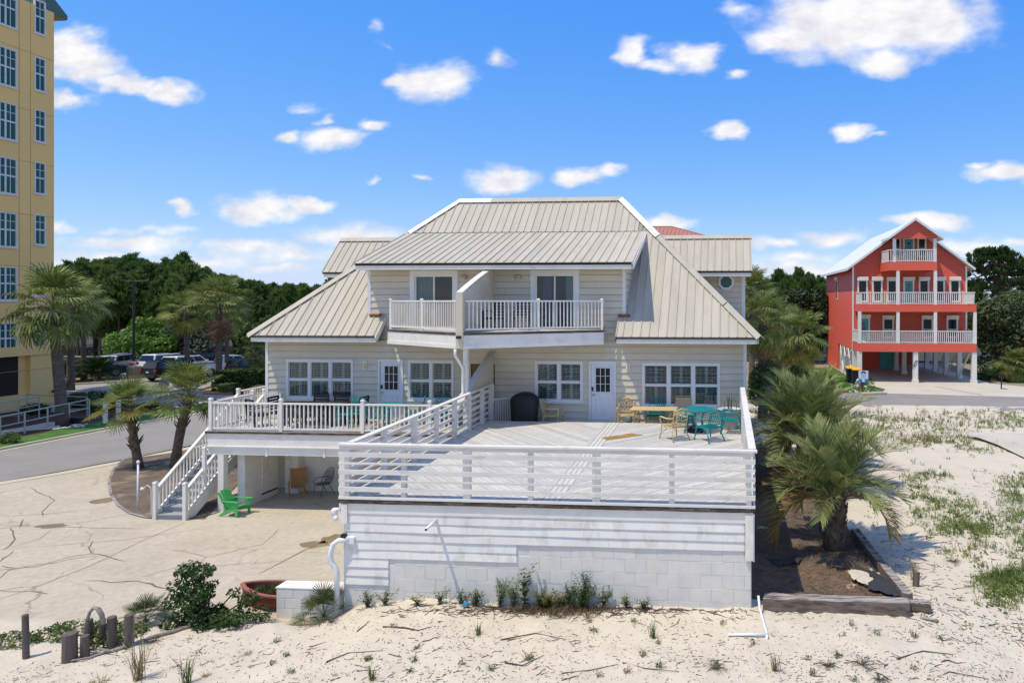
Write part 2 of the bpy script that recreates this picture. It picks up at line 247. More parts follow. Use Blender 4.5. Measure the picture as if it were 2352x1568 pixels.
# ---------------------------------------------------------------- mesh helpers
WL = {}                                               # world location of every object without rotation
def tag(o, label=None, cat=None, group=None, kind=None):
    if label: o['label'] = label
    if cat: o['category'] = cat
    if group: o['group'] = group
    if kind: o['kind'] = kind
    return o
def empty(name, loc=(0, 0, 0), label=None, cat=None, group=None):
    o = bpy.data.objects.new(name, None); col.objects.link(o); o.location = loc; o.empty_display_size = .2
    WL[o.name] = Vector(loc); return tag(o, label, cat, group)
class MB:
    def __init__(s): s.v = []; s.f = []
    def add(s, vs, fs):
        k = len(s.v); s.v += [Vector(p) for p in vs]; s.f += [tuple(i + k for i in f) for f in fs]; return s
    def box(s, x0, x1, y0, y1, z0, z1):
        return s.add([(x0, y0, z0), (x1, y0, z0), (x1, y1, z0), (x0, y1, z0), (x0, y0, z1), (x1, y0, z1), (x1, y1, z1), (x0, y1, z1)],
                     [(0, 3, 2, 1), (4, 5, 6, 7), (0, 1, 5, 4), (1, 2, 6, 5), (2, 3, 7, 6), (3, 0, 4, 7)])
    def beam(s, p, q, w, h, up=(0, 0, 1), w2=None, h2=None):
        p, q, up = Vector(p), Vector(q), Vector(up); d = (q - p).normalized(); r = d.cross(up)
        if r.length < 1e-4: r = d.cross(Vector((0, 1, 0)))
        r.normalize(); u = r.cross(d); w2 = w if w2 is None else w2; h2 = h if h2 is None else h2
        vs = []
        for c, a, b in ((p, w / 2, h / 2), (q, w2 / 2, h2 / 2)):
            vs += [c - r * a - u * b, c + r * a - u * b, c + r * a + u * b, c - r * a + u * b]
        return s.add(vs, [(0, 1, 2, 3), (7, 6, 5, 4), (0, 4, 5, 1), (1, 5, 6, 2), (2, 6, 7, 3), (3, 7, 4, 0)])
    def tube(s, pts, r, n=6, cap=True):
        pts = [Vector(p) for p in pts]; m = len(pts); rs = r if isinstance(r, (list, tuple)) else [r] * m
        k = len(s.v); ref = None
        for i, p in enumerate(pts):
            d = (pts[min(i + 1, m - 1)] - pts[max(i - 1, 0)])
            d = d.normalized() if d.length > 1e-6 else Vector((0, 0, 1))
            if ref is None: ref = d.orthogonal().normalized()
            ref = (ref - d * ref.dot(d)); ref = ref.normalized() if ref.length > 1e-5 else d.orthogonal().normalized(); b = d.cross(ref)
            for j in range(n):
                a = 2 * math.pi * j / n; s.v.append(p + (ref * math.cos(a) + b * math.sin(a)) * rs[i])
        for i in range(m - 1):
            for j in range(n):
                a, b = k + i * n + j, k + i * n + (j + 1) % n; s.f.append((a, b, b + n, a + n))
        if cap:
            s.f.append(tuple(k + j for j in range(n))[::-1]); s.f.append(tuple(k + (m - 1) * n + j for j in range(n)))
        return s
    def prism(s, pts, off):
        pts = [Vector(p) for p in pts]; off = Vector(off); n = len(pts)
        return s.add(pts + [p + off for p in pts], [tuple(range(n)), tuple(range(n, 2 * n))[::-1]] + [(i, (i + 1) % n, n + (i + 1) % n, n + i)[::-1] for i in range(n)])
    def lathe(s, prof, n=16, c=(0, 0, 0), cap=True):
        k = len(s.v); c = Vector(c)
        for r, z in prof:
            for j in range(n):
                a = 2 * math.pi * j / n; s.v.append(c + Vector((r * math.cos(a), r * math.sin(a), z)))
        for i in range(len(prof) - 1):
            for j in range(n):
                a, b = k + i * n + j, k + i * n + (j + 1) % n; s.f.append((a, b, b + n, a + n))
        if cap:
            s.f.append(tuple(k + j for j in range(n))[::-1]); s.f.append(tuple(k + (len(prof) - 1) * n + j for j in range(n)))
        return s
    def xf(s, mat, start=0):
        for i in range(start, len(s.v)): s.v[i] = mat @ s.v[i]
        return s
    def mesh(s, name, smooth=False, fix=True):
        me = bpy.data.meshes.new(name); me.from_pydata([tuple(p) for p in s.v], [], s.f); me.validate()
        if fix:
            bm = bmesh.new(); bm.from_mesh(me); bmesh.ops.recalc_face_normals(bm, faces=bm.faces); bm.to_mesh(me); bm.free()
        if smooth: me.polygons.foreach_set('use_smooth', [True] * len(me.polygons))
        return me
    def build(s, name, mat, parent=None, smooth=False, origin=None, fix=True):
        if not s.v: s.add([(0, 0, 0), (.001, 0, 0), (0, .001, 0)], [(0, 1, 2)])
        if origin is None:
            lo = [min(p[i] for p in s.v) for i in range(3)]; hi = [max(p[i] for p in s.v) for i in range(3)]
            origin = Vector(((lo[0] + hi[0]) / 2, (lo[1] + hi[1]) / 2, lo[2] if parent is None else (lo[2] + hi[2]) / 2))
        origin = Vector(origin); s.v = [p - origin for p in s.v]
        return place(name, s.mesh(name, smooth, fix), mat, origin, parent)
def place(name, me, mat, loc, parent=None):
    if mat and not me.materials: me.materials.append(mat)
    o = bpy.data.objects.new(name, me); col.objects.link(o); loc = Vector(loc); WL[o.name] = loc
    if parent is not None: o.parent = parent; o.location = loc - WL[parent.name]
    else: o.location = loc
    return o
def bev(o, w=.01, seg=2):
    b = o.modifiers.new('bevel', 'BEVEL'); b.width = w; b.segments = seg; b.limit_method = 'ANGLE'; return o
def copy_tree(o, parent=None):
    c = o.copy(); col.objects.link(c); c.parent = parent
    for ch in list(o.children): copy_tree(ch, c)
    return c
def put(o, loc, rz=0, s=1.0, label=None, group=None):
    o.location = loc; o.rotation_euler = (0, 0, rz); o.scale = (s, s, s)
    if label: o['label'] = label
    if group: o['group'] = group
    return o
def clip(poly, axis, val, keep_gt):
    out = []
    for i, p in enumerate(poly):
        q = poly[(i + 1) % len(poly)]; a, b = p[axis] - val, q[axis] - val
        if not keep_gt: a, b = -a, -b
        if a >= 0: out.append(p)
        if (a > 0 > b) or (a < 0 < b):
            t = a / (a - b); out.append(tuple(p[k] + (q[k] - p[k]) * t for k in range(len(p))))
    return out
def sstep(a, b, x):
    t = max(0, min(1, (x - a) / (b - a))); return t * t * (3 - 2 * t)
def text_mesh(name, txt, size, mat, M4, parent):
    cu = bpy.data.curves.new(name, 'FONT'); cu.body = txt; cu.size = size; cu.align_x = 'CENTER'; cu.align_y = 'CENTER'; cu.extrude = .002
    tmp = bpy.data.objects.new('tmp', cu); col.objects.link(tmp); dg = bpy.context.evaluated_depsgraph_get()
    me = bpy.data.meshes.new_from_object(tmp.evaluated_get(dg)); bpy.data.objects.remove(tmp); me.transform(M4.to_3x3().to_4x4())
    return place(name, me, mat, M4.translation, parent)
def siding_wall(parent, O, U, Nn, u0, u1, z0, z1, mat, exp=.19, openings=(), ulim=None, name='board', wavy=0, groove=.011, joints=False, proud=.036):
    """lap siding: every board (cut at the openings) is a mesh of its own"""
    O, U, Nn = Vector(O), Vector(U), Vector(Nn); Z = Vector((0, 0, 1)); z = z0
    while z < z1 - .02:
        zt = min(z + exp, z1); a0, a1 = (u0, u1) if ulim is None else ulim(z, zt)
        segs = [(a0, a1)]
        part = []
        for (b0, b1, c0, c1) in openings:
            if c0 < zt - .01 and c1 > z + .01:
                if c1 < zt - .02: part.append((max(b0, a0), min(b1, a1), c1, zt))
                if c0 > z + .02: part.append((max(b0, a0), min(b1, a1), z, c0))
                ns = []
                for (p, q) in segs:
                    if b1 <= p or b0 >= q: ns.append((p, q)); continue
                    if b0 > p: ns.append((p, b0))
                    if b1 < q: ns.append((b1, q))
                segs = ns
        if joints:
            ns = []
            for (p, q) in segs:
                x_ = p
                while q - x_ > 4.2: L_ = random.uniform(1.8, 3.6); ns.append((x_, x_ + L_ - .004)); x_ += L_
                ns.append((x_, q))
            segs = ns
        for (p, q, z_, zt_) in [(p, q, z, zt) for p, q in segs] + part:
            if q - p < .03: continue
            b = MB(); e = .004
            n = max(1, int((q - p) / .45)) if wavy else 1; e = .004 + .006 * (zt - zt_ > .01)
            for i in range(n + 1):
                c = O + U * (p + (q - p) * i / n); pr = proud + (wavy * mnoise.noise(Vector((c.x * .9, z_ * 7, 3.3))) if wavy else 0)
                b.v += [c + Z * z_, c + Nn * pr + Z * z_, c + Nn * (.004 + pr * max(0, 1 - (zt_ - z_) / exp) * .8) + Z * (zt_ - groove), c + Z * (zt_ - groove)]
            for i in range(n):
                for j in range(4): a, d = i * 4 + j, i * 4 + (j + 1) % 4; b.f.append((a, d, d + 4, a + 4))
            b.f += [(0, 1, 2, 3), (n * 4 + 3, n * 4 + 2, n * 4 + 1, n * 4)]
            b.build(name, mat, parent)
        z = zt
def roof_plane(parent, poly, updir, mat, spacing=.305, name='roof_panel', rib=.036, start=None, thick=.02):
    """metal roofing: strips running up the slope, each with its raised seam"""
    poly = [Vector(p) for p in poly]; n = (poly[1] - poly[0]).cross(poly[2] - poly[0]).normalized()
    if n.z < 0: n = -n
    V = Vector(updir); V = (V - n * V.dot(n)).normalized(); U = V.cross(n).normalized(); O = poly[0]
    p2 = [((p - O).dot(U), (p - O).dot(V)) for p in poly]
    lo, hi = min(p[0] for p in p2), max(p[0] for p in p2)
    u = lo if start is None else start
    while u < hi - .01:
        q = clip(clip(p2, 0, max(u, lo), True), 0, min(u + spacing, hi), False)
        if len(q) >= 3:
            b = MB(); b.prism([O + U * a + V * c for a, c in q], n * thick)
            vs = [c for a, c in q if abs(a - max(u, lo)) < 1e-4]
            if len(vs) >= 2 and max(vs) - min(vs) > .08:
                a = max(u, lo); w = .028
                for (c0, c1) in ((min(vs), max(vs)),):
                    P = lambda du, c, h: O + U * (a + du) + V * c + n * h
                    b.add([P(-w, c0, thick), P(w, c0, thick), P(w * .45, c0, thick + rib), P(-w * .45, c0, thick + rib), P(-w, c1, thick), P(w, c1, thick), P(w * .45, c1, thick + rib), P(-w * .45, c1, thick + rib)],
                          [(0, 1, 2, 3), (7, 6, 5, 4), (0, 4, 5, 1), (1, 5, 6, 2), (2, 6, 7, 3), (3, 7, 4, 0)])
            b.build(name, mat, parent)
        u += spacing
def railing(parent, p, q, h, mat, gap=.115, bw=.036, cap=(.09, .045), low=.09, posts=(), postw=.1, posth=None, ends=True, skip=0):
    """top rail, bottom rail and every baluster between two floor points (level or on a slope)"""
    p, q = Vector(p), Vector(q); Z = Vector((0, 0, 1)); L = (Vector((q.x, q.y, 0)) - Vector((p.x, p.y, 0))).length
    MB().beam(p + Z * h, q + Z * h, cap[0], cap[1]).build('top_rail', mat, parent)
    MB().beam(p + Z * low, q + Z * low, .06, .06).build('bottom_rail', mat, parent)
    n = max(2, int(L / gap)); me = None
    for i in range(1, n):
        t = i / n; c = p.lerp(q, t)
        if any(abs(t * L - a) < .07 for a in posts): continue
        if me is None:
            b = MB(); hh = h - low - .04; b.box(-bw / 2, bw / 2, -bw / 2, bw / 2, -hh / 2, hh / 2); me = b.mesh('baluster')
        place('baluster', me, mat, c + Z * (low + h) * .5, parent)
    for a in posts:
        c = p.lerp(q, a / L); post(parent, c, posth or h + .12, mat, postw)
def post(parent, c, h, mat, w=.1, name='post'):
    c = Vector(c); b = MB(); b.box(c.x - w / 2, c.x + w / 2, c.y - w / 2, c.y + w / 2, c.z - .02, c.z + h - .05)
    k = w / 2 + .012; z = c.z + h - .05
    b.add([(c.x - k, c.y - k, z), (c.x + k, c.y - k, z), (c.x + k, c.y + k, z), (c.x - k, c.y + k, z), (c.x - k * .7, c.y - k * .7, z + .05), (c.x + k * .7, c.y - k * .7, z + .05), (c.x + k * .7, c.y + k * .7, z + .05), (c.x - k * .7, c.y + k * .7, z + .05)],
          [(0, 3, 2, 1), (4, 5, 6, 7), (0, 1, 5, 4), (1, 2, 6, 5), (2, 3, 7, 6), (3, 0, 4, 7)])
    return b.build(name, mat, parent)
# ================================================================ ground
def sheet(name, pts, z, mat, kind='structure', parent=None, thick=.0):
    b = MB(); b.add([(p[0], p[1], z) for p in pts], [tuple(range(len(pts)))])
    o = b.build(name, mat, parent, fix=False)
    bm = bmesh.new(); bm.from_mesh(o.data)
    for f in bm.faces:
        if f.normal.z < 0: f.normal_flip()
    bm.to_mesh(o.data); bm.free()
    return tag(o, kind=kind)
def gp(pts, z=0): return [tuple(G(x, y, z)) for x, y in pts]
def ribbon(name, pts, w, z, mat, parent=None, jit=0.0, kind='structure', taper=False):
    b = MB(); P = []
    for i in range(len(pts) - 1):
        a, c = Vector((pts[i][0], pts[i][1], 0)), Vector((pts[i + 1][0], pts[i + 1][1], 0)); n = max(1, int((c - a).length / .25)) if jit else 1
        for k in range(n): P.append(a.lerp(c, k / n))
    P.append(Vector((pts[-1][0], pts[-1][1], 0)))
    for i, p in enumerate(P):
        d = (P[min(i + 1, len(P) - 1)] - P[max(i - 1, 0)]).normalized(); n = Vector((-d.y, d.x, 0))
        ww = w * (.6 + .8 * random.random() if jit else 1) * (.35 if taper and i in (0, len(P) - 1) else 1); o = n * random.uniform(-jit, jit)
        b.v += [p + o - n * ww / 2 + Vector((0, 0, z)), p + o + n * ww / 2 + Vector((0, 0, z))]
    b.f = [(2 * i, 2 * i + 1, 2 * i + 3, 2 * i + 2)[::-1] for i in range(len(P) - 1)]
    o = b.build(name, mat, parent, fix=False)
    return tag(o, kind=kind) if parent is None else o
sheet('ground', [(-1500, -40), (1500, -40), (1500, 2500), (-1500, 2500)], -.10, soilm)
sheet('beach', [(-120, -70), (160, -70), (160, 6.05), (9.1, 6.05), (9.1, 7.6), (-17, 7.6), (-17, 11), (-120, 11)], -.02, sandm)
sheet('forest_floor', [(-140, 80.5), (120, 80.5), (120, 160), (-140, 160)], -.004, M('forest_floor', (.05, .045, .025), .95, .3, .6, c2=(.03, .045, .015), c2amt=.7, c2scale=.3, bump=.6, bscale=6))
sheet('beach', [(46, 6.05), (160, 6.05), (160, 44), (46, 44)], -.02, sandm)
sheet('sea', [(-1500, -1500), (1500, -1500), (1500, -70), (-1500, -70)], -.3, M('sea_water', (.02, .12, .13), .15, .2, .2, bump=.4, bscale=1.5, bdist=.2))
sheet('parking_lot', [(-95, 40), (-19, 40), (-19, 82), (-95, 82)], -.006, M('pale_asphalt', (.30, .275, .25), .9, .06, .4, c2=(.24, .22, .2), c2amt=.5, c2scale=.2, bump=.3, bscale=30))
road_near = [(-420, 1196), (0, 1106), (140, 1082), (283, 1055), (400, 1031), (480, 1014), (640, 982)]
road_far = [(640, 914), (470, 945), (390, 962), (250, 987), (0, 1036), (-420, 1122)]
sheet('road', gp(road_near + road_far), .010, asphalt)
ribbon('kerb', gp(road_far), .32, .02, curbm)
b = MB()
rf = gp(road_far)
for i in range(len(rf) - 1):
    p, q = Vector(rf[i]), Vector(rf[i + 1]); d = (q - p).normalized(); n = Vector((-d.y, d.x, 0)) * .18; b.beam(p + n * -1 + Vector((0, 0, .06)), q - n + Vector((0, 0, .06)), .16, .13)
tag(b.build('kerb_edge', curbm), kind='structure')
ribbon('gutter', gp([(-420, 1200), (0, 1110), (140, 1087), (283, 1060), (400, 1036), (480, 1020)]), .55, .016, curbm)
drive = [(-30.5, 11.0), (-8.3, 11.0), (-8.3, 24.3), (-19.5, 26.6), (-23.6, 29.0)] + gp([(283, 1058), (140, 1085), (0, 1109), (-420, 1199)])
dr = sheet('driveway', drive, .004, concrete)
# joints and cracks of the slab
for pts, w, m in [([(0, 1262), (280, 1240), (520, 1206)], .03, crackl), ([(0, 1186), (110, 1180), (252, 1165)], .03, crackm), ([(0, 1205), (215, 1212), (330, 1214)], .03, crackm),
                  ([(0, 1376), (90, 1345), (210, 1298), (330, 1240), (425, 1200)], .05, crackl), ([(595, 1318), (690, 1268), (775, 1226)], .06, crackm), ([(690, 1268), (780, 1270)], .03, crackm),
                  ([(0, 1130), (45, 1122), (75, 1118)], .025, crackl), ([(0, 1263), (90, 1238), (120, 1215)], .025, crackm)]:
    ribbon('joint', gp(pts), w * .75, .009, m, dr, taper=True)
for pts, w, m in [([(72, 1120), (95, 1136), (118, 1140), (122, 1150), (105, 1165), (95, 1186)], .045, crackm), ([(55, 1192), (54, 1200), (49, 1212)], .07, crackm),
                  ([(35, 1265), (0, 1290)], .06, crackm), ([(0, 1300), (40, 1304), (85, 1302), (150, 1280), (205, 1272), (210, 1250), (214, 1242)], .05, crackm),
                  ([(205, 1272), (245, 1276), (290, 1288)], .05, crackm), ([(30, 1305), (0, 1330)], .06, crackm), ([(0, 1357), (50, 1358), (115, 1362)], .05, crackm),
                  ([(200, 1333), (260, 1336), (315, 1334), (360, 1346), (395, 1352), (388, 1368), (360, 1395), (340, 1412)], .07, crackm),
                  ([(0, 1443), (60, 1444), (110, 1450), (160, 1443), (250, 1430), (320, 1420)], .07, crackl),
                  ([(330, 1325), (400, 1303), (462, 1290), (470, 1280), (440, 1268), (395, 1262)], .05, crackl), ([(462, 1290), (480, 1310), (478, 1330)], .05, crackm),
                  ([(470, 1282), (540, 1264), (600, 1250), (625, 1228), (640, 1215)], .05, crackl), ([(480, 1300), (560, 1294), (660, 1287)], .03, crackl),
                  ([(135, 1243), (165, 1225)], .03, crackl), ([(22, 1212), (35, 1238), (8, 1262)], .05, crackm)]:
    ribbon('crack', gp(pts), w * .62, .0085, m, dr, jit=.05, taper=True)
for x, y, rx, ry in [(725, 1250, 26, 7), (765, 1238, 22, 10), (238, 1149, 26, 9), (120, 1208, 30, 6)]:
    c = G(x, y); e = [(c.x + (rx / 60) * math.cos(a) * random.uniform(.7, 1.2), c.y + (ry / 22) * math.sin(a) * random.uniform(.7, 1.2)) for a in [k * math.pi / 9 for k in range(18)]]
    o = sheet('damp_stain', e, .0068, M('damp_concrete', (.22, .165, .10), .8, .2, 2), parent=dr); del o['kind']
isl = gp([(283, 1056), (262, 1078), (250, 1105), (254, 1135), (270, 1160), (300, 1180), (335, 1189), (372, 1192), (470, 1192), (560, 1100), (640, 1030), (560, 1008), (480, 1024), (400, 1040)])
sheet('planting_island', isl, .03, M('island_soil', (.15, .115, .085), .95, .3, 2, c2=(.36, .29, .2), c2amt=.8, c2scale=.7, c2lo=.55, c2hi=.66, bump=1, bscale=16, bdist=.04))
ribbon('island_edge', isl[:8], .09, .036, timberm)
sheet('lawn', gp([(-420, 1120), (0, 1034), (250, 986), (390, 961), (470, 943), (640, 912), (640, 905), (470, 925), (400, 940), (330, 950), (250, 964), (190, 974), (130, 986), (90, 998), (0, 1008), (-420, 1080)]), .022, lawnm)
sheet('mulch_bed', gp([(-420, 1112), (0, 1032), (110, 1006), (240, 974), (330, 958), (400, 942), (380, 925), (250, 930), (150, 945), (-60, 965), (-420, 1030)]), .016, redmulch)
sheet('garden_path', gp([(0, 1000), (60, 990), (130, 985), (150, 976), (190, 973), (190, 968), (110, 970), (60, 980), (0, 990)]), .028, conc_l)
sheet('gravel_bed', gp([(200, 868), (255, 866), (262, 872), (130, 884), (80, 886), (60, 876), (130, 866)]), .05, goldmulch)
sheet('gravel_bed', gp([(465, 905), (470, 895), (560, 888), (620, 885), (620, 905), (540, 906)]), .05, goldmulch)
# sand lot
def h_sand(x, y):
    hh = .08 + .20 * sstep(-13, -8.8, x) + .32 * sstep(-9.2, -5.8, x) + .08 * sstep(-2, 1, x)
    hh -= .45 * sstep(13.4, 15.0, y) * (1 - sstep(-9.0, -8.0, x))
    hh *= 1 - .92 * sstep(27, 43, y)
    n = mnoise.noise(Vector((x * .35, y * .35, 1.7))) * .11 + mnoise.noise(Vector((x * 1.3, y * 1.3, 5.1))) * .05 + mnoise.noise(Vector((x * 3.3, y * 3.3, 2.2))) * .028 - .03 * max(0, mnoise.noise(Vector((x * 2.2, y * 2.2, 8.8))) - .25)
    i_, j_ = math.floor(x / .55), math.floor(y / .55)
    for a_ in (i_ - 1, i_, i_ + 1):
        for b_ in (j_ - 1, j_, j_ + 1):
            hsh = math.sin(a_ * 12.9898 + b_ * 78.233) * 43758.5453; hsh -= math.floor(hsh)
            if hsh < .62:
                dx, dy = x - (a_ + hsh * 1.6) * .55, y - (b_ + (hsh * 7.3) % 1) * .55; q_ = (dx * dx + dy * dy * 1.8) / .012
                if q_ < 5: n -= .034 * math.exp(-q_) - .012 * math.exp(-(q_ - 1.8) ** 2)
    if x > 1: n += mnoise.noise(Vector((x * .12, y * .12, 9))) * .25 * sstep(1, 6, x) * (1 - sstep(30, 42, y))
    r_ = hh + n * (1 - .5 * sstep(35, 45, y)); w_ = sstep(10.5, 11.8, x) * (1 - sstep(24, 26, x)) * sstep(27, 29, y) * (1 - sstep(37, 38.5, y))
    return r_ + (min(r_, .52) - r_) * w_
def grid(b, x0, x1, y0, y1, d, f):
    nx, ny = int(round((x1 - x0) / d)), int(round((y1 - y0) / d)); k = len(b.v)
    for j in range(ny + 1):
        for i in range(nx + 1):
            x, y = x0 + (x1 - x0) * i / nx, y0 + (y1 - y0) * j / ny; b.v.append(Vector((x, y, f(x, y))))
    for j in range(ny):
        for i in range(nx):
            a = k + j * (nx + 1) + i; b.f.append((a, a + 1, a + nx + 2, a + nx + 1))
b = MB(); grid(b, -17, 9, 7.5, 15.04, .06, h_sand); grid(b, .4, 9, 15.04, 46.6, .2, h_sand); grid(b, 9, 46, 6, 46.6, .3, h_sand)
tag(b.build('sand', sandm, None, smooth=True, fix=False, origin=(0, 0, 0)), kind='structure')
def bed_in(x, y): return .45 < x < 3.55 + .12 * math.sin(y * 1.1) - .03 * (y - 15) and 14.75 < y < 30
b = MB()
grid(b, .35, 4.2, 14.7, 30, .1, lambda x, y: h_sand(x, y) + (.035 + .05 * mnoise.noise(Vector((x * 1.6, y * 1.6, 3))) + .03 * mnoise.noise(Vector((x * 5, y * 5, 3))) if bed_in(x, y) else -.25))
tag(b.build('mulch_bed', mulchm, None, smooth=True, fix=False, origin=(0, 0, 0)), kind='structure')
# road and drive of the red house
sheet('road', [(2, 45.5), (11.0, 45.9), (19.0, 44.6), (60, 38), (60, 46), (21.9, 51.3), (10.6, 52.6), (2, 54)], .05, asphalt)
sheet('driveway', [(11.6, 52.55), (21.9, 51.28), (40, 48.9), (26, 56), (22.2, 59.5), (22.2, 76), (11.2, 76), (11.2, 59.5), (12.5, 55)], .056, conc_l)
ribbon('joint', [(18.9, 52.2), (16.9, 57)], .12, .061, crackm)
sheet('lawn', [(3, 53.6), (10.4, 52.7), (11.5, 52.6), (12.4, 54.9), (11.1, 58), (11.1, 72), (3, 72)], .06, M('rough_grass', (.06, .12, .02), .95, .35, 1.5, c2=(.30, .27, .17), c2amt=.8, c2scale=.6, c2lo=.55, c2hi=.66, bump=1, bscale=10, bdist=.06))
sheet('slab', gp([(2212, 992), (2420, 996), (2600, 1030), (2600, 1130), (2352, 1050), (2290, 1020)], .60), .60, conc_l)
sheet('verge', [(22.3, 51.4), (40, 49), (60, 46), (60, 60), (22.3, 60)], .045, soilm)

# ================================================================ main house
YW, XL, XR = 24.22, -17.14, .71
wglass = bpy.data.materials.new('window_glass'); wglass.use_nodes = True
def _wg():
    nt = wglass.node_tree; nt.nodes.clear(); N = nt.nodes.new; Lk = nt.links.new
    o = N('ShaderNodeOutputMaterial'); t = N('ShaderNodeBsdfTransparent'); t.inputs[0].default_value = (.80, .86, .86, 1)
    g = N('ShaderNodeBsdfGlossy'); g.inputs['Roughness'].default_value = .02; f = N('ShaderNodeFresnel'); f.inputs['IOR'].default_value = 1.5
    m = N('ShaderNodeMixShader'); Lk(f.outputs[0], m.inputs[0]); Lk(t.outputs[0], m.inputs[1]); Lk(g.outputs[0], m.inputs[2]); Lk(m.outputs[0], o.inputs[0])
_wg()
house = empty('beach_house', (-8, YW, 0), 'large beige clapboard beach house with tan standing seam metal roof', 'house')
core = MB().box(XL + .05, XR - .05, YW + .2, 34.4, .02, 5.62).box(-13.14, -3.63, YW + .2, 28.0, 5.62, 8.30).box(-16.9, .78, 29.92, 38, 3, 8.26).build('wall', siding, house)
OPEN = []
def fbox(b, x0, x1, z0, z1, t, y0, y1):               # frame of four bars that butt at the corners
    b.box(x0, x1, y0, y1, z1 - t, z1); b.box(x0, x1, y0, y1, z0, z0 + t); b.box(x0, x0 + t, y0, y1, z0 + t, z1 - t); b.box(x1 - t, x1, y0, y1, z0 + t, z1 - t)
def shutter_window(x0, x1, z0, z1, n, parent=house, Y=YW, tint=None):
    OPEN.append((x0, x1, z0, z1)); b = MB(); fbox(b, x0, x1, z0, z1, .085, Y - .045, Y + .06)
    b.box(x0 - .03, x1 + .03, Y - .07, Y + .01, z0 - .035, z0 - .002)
    w = b.build('window', trimw, parent); ix0, ix1, iz0, iz1 = x0 + .085, x1 - .085, z0 + .085, z1 - .085
    cw = (ix1 - ix0) / n; zm = iz0 + (iz1 - iz0) * .49
    for i in range(1, n): MB().box(ix0 + i * cw - .06, ix0 + i * cw + .06, Y - .03, Y + .055, iz0, iz1).build('mullion', trimw, w)
    bk = MB().box(ix0, ix1, Y + .17, Y + .185, iz0, iz1).build('room_shade_backing', dark, w)  # near-black sheet stands in for the room's shade behind the shutters
    for i in range(n):
        a0, a1 = ix0 + i * cw + (.06 if i else 0), ix0 + (i + 1) * cw - (.06 if i < n - 1 else 0)
        MB().box(a0, a1, Y - .012, Y + .045, zm - .028, zm + .028).build('meeting_rail', trimw, w)
        for (c0, c1) in ((iz0, zm - .028), (zm + .028, iz1)):
            fb = MB(); fbox(fb, a0, a1, c0, c1, .022, Y + .005, Y + .04); fb.build('sash', trimw, w)
            MB().box(a0 + .02, a1 - .02, Y + .020, Y + .024, c0 + .02, c1 - .02).build('pane', wglass, w)
            s = MB(); m = (a0 + a1) / 2
            for (p, q) in ((a0, m), (m, a1)):
                fbox(s, p + .002, q - .002, c0 + .01, c1 - .005, .048, Y + .10, Y + .13)
                nz_ = 7; op = random.choice((0, 0, 0, 1))
                for k in range(nz_):
                    z = c0 + .075 + (c1 - c0 - .14) * (k + .5) / nz_
                    s.beam((p + .05, Y + .115, z), (q - .05, Y + .115, z), .05, .016, up=(0, -.30, .95) if not op else (0, -.15, 1))
                s.box((p + q) / 2 - .006, (p + q) / 2 + .006, Y + .083, Y + .092, c0 + .07, c1 - .07)
            s.build('shutter', louver, w)
    return w
shutter_window(-16.33, -13.73, 3.40, 4.86, 3)
shutter_window(-11.64, -9.91, 3.39, 4.86, 2)
shutter_window(-6.90, -5.14, 3.39, 4.86, 2)
shutter_window(-3.00, -.22, 3.27, 4.83, 3)
def house_door(x0, x1, z0, z1, latch):
    OPEN.append((x0, x1, z0 - .2, z1)); Y = YW; b = MB(); b.box(x0, x1, Y - .05, Y + .08, z1 - .075, z1); b.box(x0, x0 + .07, Y - .05, Y + .08, z0, z1 - .075); b.box(x1 - .07, x1, Y - .05, Y + .08, z0, z1 - .075)
    b.box(x0, x1, Y - .04, Y + .1, z0 - .2, z0 - .002)
    d = b.build('door', trimw, house); a0, a1 = x0 + .075, x1 - .075; w = a1 - a0
    MB().box(a0, a1, Y + .01, Y + .06, z0 + .01, z1 - .08).build('door_leaf', M('door_paint', (.66, .69, .74), .4, .04, 3), d)
    l0, l1, g0, g1 = a0 + w * .20, a1 - w * .17, z0 + 1.02, z1 - .24
    f = MB(); fbox(f, l0 - .03, l1 + .03, g0 - .03, g1 + .03, .03, Y - .012, Y + .009); f.build('lite_frame', trimw, d)
    for i in range(3):
        for j in range(3):
            pw, ph = (l1 - l0) / 3, (g1 - g0) / 3
            MB().box(l0 + i * pw + .011, l0 + (i + 1) * pw - .011, Y + .002, Y + .008, g0 + j * ph + .011, g0 + (j + 1) * ph - .011).build('pane', glass, d)
    f = MB()
    for i in (1, 2): f.box(l0 + i * (l1 - l0) / 3 - .011, l0 + i * (l1 - l0) / 3 + .011, Y - .006, Y + .0085, g0, g1)
    f.build('muntin', trimw, d)
    for k in (0, 1):
        p0 = a0 + w * (.2 if k == 0 else .55); fb = MB(); fbox(fb, p0, p0 + w * .25, z0 + .25, z0 + .80, .02, Y - .004, Y + .009); fb.build('door_panel', MATS['door_paint'], d)
    lx = a0 + .055
    bev(MB().box(lx - .03, lx + .03, Y - .035, Y + .01, z0 + 1.05, z0 + 1.2).build('keypad_lock', blackm, d), .01)
    MB().tube([(lx, Y + .01, z0 + .92), (lx, Y - .05, z0 + .92), (lx + .09, Y - .055, z0 + .92)], .018, 8).build('door_handle', M('steel', (.35, .35, .36), .3, .05, 3, metal=.9), d)
house_door(-12.78, -11.82, 2.75, 4.88, 0)
house_door(-4.92, -3.94, 2.75, 4.87, 0)
